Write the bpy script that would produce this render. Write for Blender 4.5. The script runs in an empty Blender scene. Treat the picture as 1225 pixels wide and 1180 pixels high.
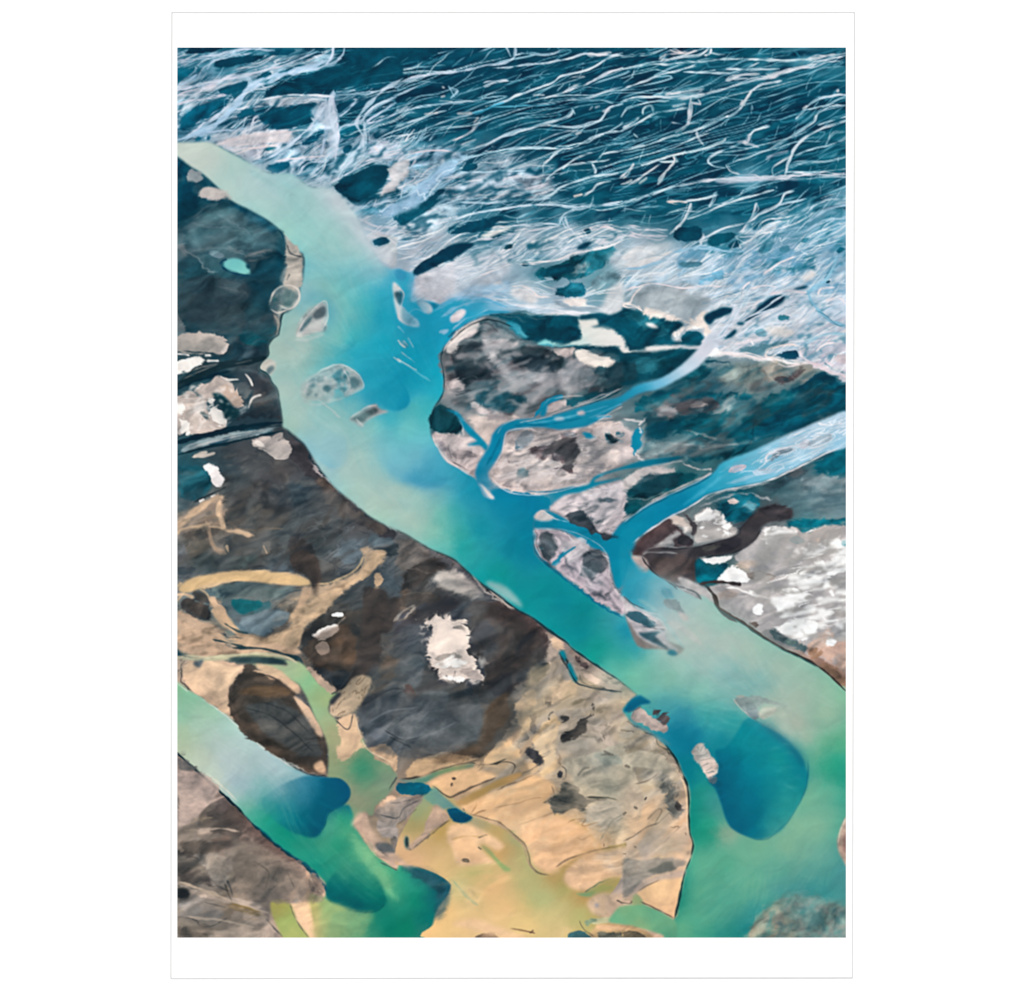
# A printed aerial photograph of a braided glacial river, hanging as a poster on a white wall.
# The sheet, its thin edging and the wall are real geometry; the printed ink is painted procedurally
# (polygons, strokes and noise evaluated with numpy) into the vertices of the print itself.
import bpy, math
import numpy as np

# ============================================================ the printing press
X0, Y0, PW, PH = 212.0, 57.0, 800, 1065          # the printed picture, in sheet units
TILES = {0: (0, 0, 1.0), 20: (203, 48, 2.5024), 21: (203, 658, 2.2805), 22: (407, 251, 2.197)}
for _r, _y in enumerate((50, 280, 500, 700, 890)):
    for _c, _x in enumerate((205, 475, 745)):
        TILES[_r * 3 + _c + 1] = (_x, _y, 1225 / 270.0)
_rng = np.random.RandomState(7)
_LAT = _rng.rand(256, 256).astype(np.float32)

def vnoise(u, v, seed=0):
    u = u + seed * 37.13; v = v + seed * 91.7
    iu = np.floor(u).astype(np.int32); iv = np.floor(v).astype(np.int32)
    fu = (u - iu).astype(np.float32); fv = (v - iv).astype(np.float32)
    fu = fu * fu * (3 - 2 * fu); fv = fv * fv * (3 - 2 * fv)
    a = _LAT[iv & 255, iu & 255]; b = _LAT[iv & 255, (iu + 1) & 255]
    c = _LAT[(iv + 1) & 255, iu & 255]; d = _LAT[(iv + 1) & 255, (iu + 1) & 255]
    return (a + (b - a) * fu) * (1 - fv) + (c + (d - c) * fu) * fv

def fbm(u, v, seed=0, octv=4):
    s = 0; amp = .5; tot = 0
    for k in range(octv):
        s = s + amp * vnoise(u, v, seed + k * 3.7); tot += amp
        u = u * 2.03; v = v * 2.03; amp *= .5
    return s / tot

def lin(h):
    c = np.array([int(h[i:i + 2], 16) for i in (0, 2, 4)]) / 255.0
    return c.astype(np.float32)

YY, XX = np.mgrid[0:PH, 0:PW].astype(np.float32)
XX += X0 + .5; YY += Y0 + .5
IMG = np.zeros((PH, PW, 3), np.float32)
REG = np.zeros((PH, PW), np.int16)
REGN = ['']
N_FINE = fbm(XX / 5, YY / 4, 1, 3) - .5
N_MED = fbm(XX / 22, YY / 15, 2, 4) - .5
WX = (fbm(XX / 9, YY / 9, 5, 3) - .5) * 2 + (fbm(XX / 3, YY / 3, 6, 1) - .5) * .7
WY = (fbm(XX / 9, YY / 9, 9, 3) - .5) * 2 + (fbm(XX / 3, YY / 3, 8, 1) - .5) * .7
_a = np.radians(-24)
_u = XX * np.cos(_a) + YY * np.sin(_a); _v = -XX * np.sin(_a) + YY * np.cos(_a)
_p = (fbm(_u / 60, _v / 45, 31, 3) - .5) * 60; _q = (fbm(_u / 60, _v / 45, 37, 3) - .5) * 60
N_STR = fbm((_u + _p) / 26, (_v + _q) / 11, 11, 3) - .5          # marbled, drawn out along the flow
_p2 = (fbm(_u / 25, _v / 18, 41, 3) - .5) * 26; _q2 = (fbm(_u / 25, _v / 18, 43, 3) - .5) * 26
N_EDGE = (fbm((_u + _p2) / 22, (_v + _q2) / 10, 47, 3) - .5) * 1.5 + (fbm((_u + _p2) / 7, (_v + _q2) / 4, 53, 3) - .5) * 1.2
N_WID = (fbm(XX / 11, YY / 11, 61, 2) - .5) * 2
SX = (fbm(XX / 12, YY / 12, 63, 2) - .5) * 2
SY = (fbm(XX / 12, YY / 12, 65, 2) - .5) * 2

def cr(pts, closed, n=4):
    p = np.asarray(pts, float)
    if len(p) < 3: return p
    if closed: q = np.vstack([p[-1], p, p[0], p[1]])
    else: q = np.vstack([2 * p[0] - p[1], p, 2 * p[-1] - p[-2]])
    out = []
    for i in range(1, len(q) - 2):
        a, b, c, d = q[i - 1:i + 3]
        for k in range(n):
            t = k / n
            out.append(.5 * (2 * b + (c - a) * t + (2 * a - 5 * b + 4 * c - d) * t * t + (3 * b - a - 3 * c + d) * t ** 3))
    if not closed: out.append(p[-1])
    return np.array(out)

def blur(m, r):
    if r < .3: return m
    k = int(max(1, round(r * 1.2)))
    for _ in range(2):
        for ax in (0, 1):
            pad = [(0, 0), (0, 0)]; pad[ax] = (k + 1, k)
            c = np.cumsum(np.pad(m, pad, mode='edge'), axis=ax)
            n = m.shape[ax]
            hi = np.take(c, range(2 * k + 1, 2 * k + 1 + n), axis=ax); lo = np.take(c, range(0, n), axis=ax)
            m = (hi - lo) / (2 * k + 1)
    return m

def box(p, pad):
    x0 = int(max(0, np.floor(p[:, 0].min() - X0 - pad))); x1 = int(min(PW, np.ceil(p[:, 0].max() - X0 + pad)))
    y0 = int(max(0, np.floor(p[:, 1].min() - Y0 - pad))); y1 = int(min(PH, np.ceil(p[:, 1].max() - Y0 + pad)))
    return x0, x1, y0, y1

def warpmask(m, x0, y0, amp, WX=WX, WY=WY):
    if amp <= 0: return m
    h, w = m.shape
    yy, xx = np.mgrid[0:h, 0:w]
    sx = np.clip(xx + WX[y0:y0 + h, x0:x0 + w] * amp, 0, w - 1.001); sy = np.clip(yy + WY[y0:y0 + h, x0:x0 + w] * amp, 0, h - 1.001)
    ix = sx.astype(int); iy = sy.astype(int); fx = sx - ix; fy = sy - iy
    ix1 = np.minimum(ix + 1, w - 1); iy1 = np.minimum(iy + 1, h - 1)
    return (m[iy, ix] * (1 - fx) + m[iy, ix1] * fx) * (1 - fy) + (m[iy1, ix] * (1 - fx) + m[iy1, ix1] * fx) * fy

def polymask(pts, soft, warp):
    p = cr(pts, True) if warp < 1.0 else np.asarray(pts, float)
    x0, x1, y0, y1 = box(p, 4 + soft * 3 + warp * 4)
    if x1 <= x0 or y1 <= y0: return None
    h, w = y1 - y0, x1 - x0
    m = np.zeros((h, w), np.float32)
    ax = p[:, 0] - X0 - x0; ay = p[:, 1] - Y0 - y0
    bx = np.roll(ax, -1); by = np.roll(ay, -1)
    SUB = 3
    edges = np.arange(w + 1)
    for r in range(h):
        for s in range(SUB):
            y = r + (s + .5) / SUB
            k = ((ay <= y) & (by > y)) | ((by <= y) & (ay > y))
            if not k.any(): continue
            xs = np.sort(ax[k] + (y - ay[k]) / (by[k] - ay[k]) * (bx[k] - ax[k]))
            cov = np.zeros(w + 1)
            for i in range(0, len(xs) - 1, 2):
                cov += np.clip(edges, xs[i], xs[i + 1]) - min(max(0, xs[i]), xs[i + 1])
            m[r] += np.diff(cov) / SUB
    m = np.clip(m, 0, 1)
    if warp >= 1.0:                                   # ragged, feathered edge
        r = min(1.0 + warp * 1.3, .12 * min(np.ptp(p[:, 0]), np.ptp(p[:, 1])) + .6)
        mb = blur(m, r) + N_EDGE[y0:y1, x0:x1] * .6 * min(1, warp / 1.6) * (m * 0 + 1)
        k = np.clip((mb - .5) / (.22 + .22 * soft) + .5, 0, 1)
        m = k * k * (3 - 2 * k) * np.clip(blur(m, r * 1.8) * 5, 0, 1)
    else: m = blur(warpmask(m, x0, y0, warp), soft)
    return m, x0, x1, y0, y1

def put(m, x0, x1, y0, y1, col, noise=0, alpha=1, region=None):
    sl = (slice(y0, y1), slice(x0, x1))
    a = (m * alpha)[..., None]
    c = np.broadcast_to(col, m.shape + (3,))
    if noise:
        n = (N_FINE[sl] * .4 + N_MED[sl] * .5 + N_STR[sl] * 1.7) * noise
        c = c * (1 + n[..., None] * np.array([1.05, 1.0, .95], np.float32)) + (N_STR[sl] * noise * .06)[..., None] * np.array([1, -.2, -.8], np.float32)
    IMG[sl] = IMG[sl] * (1 - a) + c * a
    if region is not None: REG[sl][m > .5] = region

def strokemask(pts, w0, w1, soft, warp, vary=1.0, taper=1.0):
    p = cr(pts, False)
    n = len(p)
    wm = max(w0, w1)
    x0, x1, y0, y1 = box(p, wm / 2 + soft + 2 + warp * 2)
    if x1 <= x0 or y1 <= y0: return None
    m = np.zeros((y1 - y0, x1 - x0), np.float32)
    for i in range(n - 1):
        a, b = p[i], p[i + 1]
        wa = w0 + (w1 - w0) * i / (n - 1); wb = w0 + (w1 - w0) * (i + 1) / (n - 1)
        pd = max(wa, wb) / 2 + soft + 1
        sx0 = max(x0, int(min(a[0], b[0]) - pd - X0)); sx1 = min(x1, int(max(a[0], b[0]) + pd - X0) + 2)
        sy0 = max(y0, int(min(a[1], b[1]) - pd - Y0)); sy1 = min(y1, int(max(a[1], b[1]) + pd - Y0) + 2)
        if sx1 <= sx0 or sy1 <= sy0: continue
        gx = XX[sy0:sy1, sx0:sx1]; gy = YY[sy0:sy1, sx0:sx1]
        d = b - a; L = d @ d + 1e-9
        t = np.clip(((gx - a[0]) * d[0] + (gy - a[1]) * d[1]) / L, 0, 1)
        dist = np.hypot(gx - a[0] - t * d[0], gy - a[1] - t * d[1])
        ww = (wa + (wb - wa) * t) * (1 + N_WID[sy0:sy1, sx0:sx1] * vary)
        tt = (i + t) / (n - 1)
        ww = np.maximum(ww * np.clip(np.minimum(tt, 1 - tt) * 9 * taper + 1.15 - taper, .15, 1), .15)
        al = np.clip((ww / 2 - dist) / (soft + .7) + .5, 0, 1) * np.minimum(1, ww / .7)
        sub = m[sy0 - y0:sy1 - y0, sx0 - x0:sx1 - x0]
        np.maximum(sub, al, out=sub)
    return warpmask(m, x0, y0, warp * 2, SX, SY), x0, x1, y0, y1

def braid(pts, w0, w1, col, soft, al, seed, region):
    # a channel of several strands that part and meet again
    p = cr(pts, False, 6); n = len(p)
    if n < 4: return
    d = np.gradient(p, axis=0); L = np.hypot(d[:, 0], d[:, 1]) + 1e-6
    nx, ny = -d[:, 1] / L, d[:, 0] / L
    s = np.cumsum(L); w = np.linspace(w0, w1, n)
    rs = np.random.RandomState(seed)
    for k in range(int(min(6, 2 + max(w0, w1) / 1.7))):
        off = (fbm(s / rs.uniform(14, 30), s * 0 + rs.rand() * 90, seed % 97 + k, 2) - .5) * w * rs.uniform(1.6, 3.0)
        q = np.stack([p[:, 0] + nx * off, p[:, 1] + ny * off], 1)
        a, b = sorted(rs.randint(0, n, 2)) if k > 1 else (0, n)
        if b - a < 4: continue
        dark = k % 3 == 2
        tint = rs.uniform(-.03, .05)
        c = np.array([.06, .33, .42], np.float32) if dark else np.clip(col + np.array([tint + .04, tint, tint], np.float32), 0, 1)
        ww = rs.uniform(.5, 1.1) if dark else rs.uniform(.6, 1.5)
        r = strokemask(q[a:b:2], ww, ww * rs.uniform(.4, 1), soft * .5, .3)
        if r: put(*r, c, .1, al * (.6 if dark else .9), region)

def idw(x0, x1, y0, y1, pts, cols, pw=1.5):
    gx = XX[y0:y1, x0:x1]; gy = YY[y0:y1, x0:x1]
    gx = gx + WX[y0:y1, x0:x1] * 3; gy = gy + WY[y0:y1, x0:x1] * 3
    num = np.zeros(gx.shape + (4,), np.float32); den = np.zeros(gx.shape, np.float32)
    for (x, y), c in zip(pts, cols):
        w = 1.0 / ((gx - x) ** 2 + (gy - y) ** 2 + 150.0) ** pw
        w = (w * 1e4).astype(np.float32)
        num += w[..., None] * c; den += w
    return num / den[..., None]

def field(x, y, ang, swing, scl, seed):
    a = np.radians(ang); u = x * np.cos(a) + y * np.sin(a); v = -x * np.sin(a) + y * np.cos(a)
    n = fbm(u / scl, v / (scl * .55), seed, 3) - .5
    return a + n * 2 * swing

def sample(A, x, y):
    h, w = A.shape[:2]
    x = np.clip(x, 0, w - 1.001); y = np.clip(y, 0, h - 1.001)
    ix = x.astype(int); iy = y.astype(int); fx = (x - ix)[..., None]; fy = (y - iy)[..., None]
    return (A[iy, ix] * (1 - fx) + A[iy, ix + 1] * fx) * (1 - fy) + (A[iy + 1, ix] * (1 - fx) + A[iy + 1, ix + 1] * fx) * fy

def threads(r, col, ang, swing, scl, cnt, steps, wd, soft, al, seed, region):
    m, x0, x1, y0, y1 = r
    rs = np.random.RandomState(seed)
    ys, xs = np.nonzero(m > .3)
    if len(xs) == 0: return
    k = rs.randint(0, len(xs), cnt)
    px = xs[k] + x0 + X0 + rs.rand(cnt); py = ys[k] + y0 + Y0 + rs.rand(cnt)
    acc = np.zeros(m.shape, np.float32)
    life = rs.randint(steps // 3, steps + 1, cnt); w = wd * rs.uniform(.45, 1.25, cnt); st = rs.uniform(.45, 1, cnt)
    rr = int(np.ceil(wd * .7 + soft + 1))
    oy, ox = np.mgrid[-rr:rr + 1, -rr:rr + 1]
    for s in range(steps):
        live = life > s
        if not live.any(): break
        th = field(px, py, ang, swing, scl, seed)
        px = px + np.cos(th) * .9; py = py + np.sin(th) * .9
        f = np.clip(np.minimum(s + 1, life - s) / (life * .22 + 1), 0, 1)
        ww = w * (.35 + .65 * f)
        i = np.nonzero(live)[0]
        cx = (px[i] - X0 - x0 - .5); cy = (py[i] - Y0 - y0 - .5)
        bx = np.round(cx).astype(int)[:, None, None] + ox; by = np.round(cy).astype(int)[:, None, None] + oy
        d = np.hypot(bx - cx[:, None, None], by - cy[:, None, None])
        a = np.clip((ww[i][:, None, None] / 2 - d) / (soft + .7) + .5, 0, 1) * (st[i] * np.minimum(1, ww[i] / .7) * np.minimum(1, f[i] * 2))[:, None, None]
        ok = (bx >= 0) & (bx < m.shape[1]) & (by >= 0) & (by < m.shape[0])
        np.maximum.at(acc, (by[ok], bx[ok]), a[ok].astype(np.float32))
    put(acc * m, x0, x1, y0, y1, col, .12, al, None)

def drawn(r, ang, swing, scl, ln_, seed):
    m, x0, x1, y0, y1 = r
    sl = (slice(y0, y1), slice(x0, x1))
    src = IMG.copy(); tot = IMG[sl].copy(); n = 1
    for sgn in (1, -1):
        px = XX[sl].copy(); py = YY[sl].copy()
        for s in range(int(ln_)):
            th = field(px, py, ang, swing, scl, seed)
            px += sgn * np.cos(th) * 1.3; py += sgn * np.sin(th) * 1.3
            tot += sample(src, px - X0 - .5, py - Y0 - .5); n += 1
    a = m[..., None] * .6
    IMG[sl] = IMG[sl] * (1 - a) + tot / n * a

class Parser:
    def __init__(s): s.t = 0
    def pts(s, txt):
        out = []; cols = []
        for tok in txt.split():
            if tok[0] == '@': s.t = int(tok[1:]); continue
            c = None
            if ':' in tok: tok, c = tok.split(':')
            x, y = tok.split(',')
            ox, oy, k = TILES[s.t]
            out.append((ox + float(x) / k, oy + float(y) / k)); cols.append(c)
        return np.array(out), cols

def paint(text):
    P = Parser(); region = None; tile = 0
    for ln in text.splitlines():
        ln = ln.split('#')[0].strip()
        if not ln: continue
        if ln[0] == '@' and ' ' not in ln: tile = int(ln[1:]); continue
        P.t = tile
        if ln.startswith('N'):
            nm = ln[1:].strip()
            if nm in ('', '-'): region = None
            else:
                REGN.append(nm); region = len(REGN) - 1
            continue
        sec = ln.split('|')
        h = sec[0].split(); op = h[0]
        try:
            if op == 'p':       # p color soft warp noise alpha | pts
                col = lin(h[1]); soft, warp, noise, al = [float(v) for v in (h[2:] + ['.6', '.8', '.25', '1'][len(h) - 2:])]
                pts, _ = P.pts(sec[1]); r = polymask(pts, soft, warp)
                if r: put(*r, col, noise * (1.2 if warp >= 1 else 1), al, region)
            elif op == 's':     # s color w soft alpha warp noise | pts
                col = lin(h[1]); w = h[2].split('>')
                soft, al, warp, noise = [float(v) for v in (h[3:] + ['.4', '1', '.5', '.15'][len(h) - 3:])]
                for part in sec[1:]:
                    pts, _ = P.pts(part)
                    wide = region is not None and REGN[region] == 'braided_plain'
                    k = .56 if wide else 1
                    r = strokemask(pts, k * float(w[0]), k * float(w[-1]), soft * k, warp, taper=.55 if wide else 1.0)
                    if r:
                        put(*r, col, noise, al * (.8 if wide and float(w[0]) >= 3 else 1), region)
                        if wide and max(float(w[0]), float(w[-1])) >= 2:
                            braid(pts, float(w[0]), float(w[-1]), col, soft, al, int(abs(pts[0][0] * 31 + pts[-1][1] * 17)) % 9973, region)
            elif op == 'g':     # g soft warp noise alpha | pts | colour points
                soft, warp, noise, al = [float(v) for v in (h[1:] + ['.6', '.8', '.2', '1'][len(h) - 1:])]
                pts, _ = P.pts(sec[1]); r = polymask(pts, soft, warp)
                if not r: continue
                cp, cc = P.pts(sec[2])
                q = idw(*r[1:], cp, [np.append(lin(c[:6]), int((c + 'ff')[6:8], 16) / 255.0) for c in cc])
                put(r[0] * q[..., 3], *r[1:], q[..., :3], noise, al, region)
            elif op == 't':     # t kind color angle length width lo hi alpha seed soft | pts
                kind, col = h[1], lin(h[2]); ang, L, Wd, lo, hi, al, seed, soft = [float(v) for v in h[3:11]]
                pts, _ = P.pts(sec[1]); r = polymask(pts, soft, 1)
                if not r: continue
                m, x0, x1, y0, y1 = r; sl = (slice(y0, y1), slice(x0, x1))
                a = np.radians(ang); gx = XX[sl]; gy = YY[sl]
                u = gx * np.cos(a) + gy * np.sin(a); v = -gx * np.sin(a) + gy * np.cos(a)
                du = (fbm(u / (L * 1.5), v / (Wd * 7), seed + 21, 2) - .5) * L * 1.2
                dv = (fbm(u / (L * 1.8), v / (Wd * 9), seed + 20, 3) - .5) * Wd * 7
                kw = .4 if kind == 'r' else 1.0
                u = u + du * kw; v = v + dv * kw
                if kind == 'r':
                    n = fbm(u / L, v / Wd, seed, 2); gy_, gx_ = np.gradient(n)
                    dpx = np.abs(n - .5) / (np.hypot(gx_, gy_) + 1e-4)
                    n2 = fbm(u / (L * .8), v / (Wd * 2.2), seed + 5, 3)
                    pr = np.clip((n2 - (lo - .06) * .68) / .14, 0, 1)
                    k = np.clip(.75 * (.3 + 1.3 * pr) - dpx + .5, 0, 1) * pr
                    put(m * k, x0, x1, y0, y1, col, .15, al); continue
                if kind == 'm':                            # marbling: silt folded into itself
                    u0, v0 = gx * np.cos(a) + gy * np.sin(a), -gx * np.sin(a) + gy * np.cos(a)
                    p1 = fbm(u0 / L, v0 / Wd, seed + 1, 2) - .5; p2 = fbm(u0 / L, v0 / Wd, seed + 2, 2) - .5
                    u1 = u0 + p1 * L * 2.2; v1 = v0 + p2 * Wd * 2.6
                    p3 = fbm(u1 / (L * .5), v1 / (Wd * .45), seed + 3, 2) - .5
                    n = fbm((u1 + p3 * L * .5) / L, (v1 + p3 * Wd * .9) / (Wd * .8), seed, 3)
                    k = np.clip((n - lo) / (hi - lo), 0, 1); k = k * k * (3 - 2 * k)
                    put(m * blur(k, .7), x0, x1, y0, y1, col, .12, al); continue
                if kind == 'R':
                    n = 1 - np.abs(fbm(u / L, v / Wd, seed, 2) * 2 - 1) * 1.6
                    n2 = fbm(u / (L * .6), v / (Wd * 2), seed + 5, 2)
                    n = n - (1 - n2) * .35
                else: n = fbm(u / L, v / Wd, seed, 4)
                k = np.clip((n - lo) / (hi - lo), 0, 1); k = blur(k * k * (3 - 2 * k), .6)
                put(m * k, x0, x1, y0, y1, col, .2, al)
            elif op == 'n':     # n col angle swing scale count steps width soft alpha seed edge | pts : threads that wander, part and meet
                col = lin(h[1]); ang, swing, scl, cnt, steps, wd, soft, al, seed, edge = [float(v) for v in h[2:12]]
                pts, _ = P.pts(sec[1]); r = polymask(pts, edge, 0)
                threads(r, col, ang, swing, scl, int(cnt), int(steps), wd, soft, al, int(seed), region)
            elif op == 'l':     # l angle swing scale length seed edge | pts : drawn out along the current
                ang, swing, scl, ln_, seed, edge = [float(v) for v in h[1:7]]
                pts, _ = P.pts(sec[1]); r = polymask(pts, edge, 0)
                drawn(r, ang, swing, scl, ln_, seed)
            elif op == 'w':     # w amount scale soft | pts : drags the wet colours about
                amp, scl, soft = [float(v) for v in h[1:4]]
                pts, _ = P.pts(sec[1]); r = polymask(pts, soft, 0)
                m, x0, x1, y0, y1 = r; sl = (slice(y0, y1), slice(x0, x1))
                uu, vv = _u[sl], _v[sl]
                a = fbm(uu / scl, vv / (scl * .6), 101, 4) - .5; b = fbm(uu / scl, vv / (scl * .6), 103, 4) - .5
                a = a + .5 * (fbm((uu + a * scl) / (scl * .3), (vv + b * scl) / (scl * .14), 107, 3) - .5)
                b = b + .3 * (fbm((uu + a * scl) / (scl * .3), (vv + b * scl) / (scl * .14), 109, 3) - .5)
                ca, sa = np.cos(_a), np.sin(_a); du, dv = a * amp * 2.6, b * amp * 1.6
                dx, dy = (du * ca - dv * sa) * m, (du * sa + dv * ca) * m
                yy, xx = np.mgrid[y0:y1, x0:x1]
                sx = np.clip(xx + dx, 0, PW - 1.001); sy = np.clip(yy + dy, 0, PH - 1.001)
                ix = sx.astype(int); iy = sy.astype(int); fx = (sx - ix)[..., None]; fy = (sy - iy)[..., None]
                ix1 = np.minimum(ix + 1, PW - 1); iy1 = np.minimum(iy + 1, PH - 1)
                IMG[sl] = (IMG[iy, ix] * (1 - fx) + IMG[iy, ix1] * fx) * (1 - fy) + (IMG[iy1, ix] * (1 - fx) + IMG[iy1, ix1] * fx) * fy
            else: raise ValueError(op)
        except Exception as e:
            raise RuntimeError('%s: %s' % (ln[:80], e))


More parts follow.
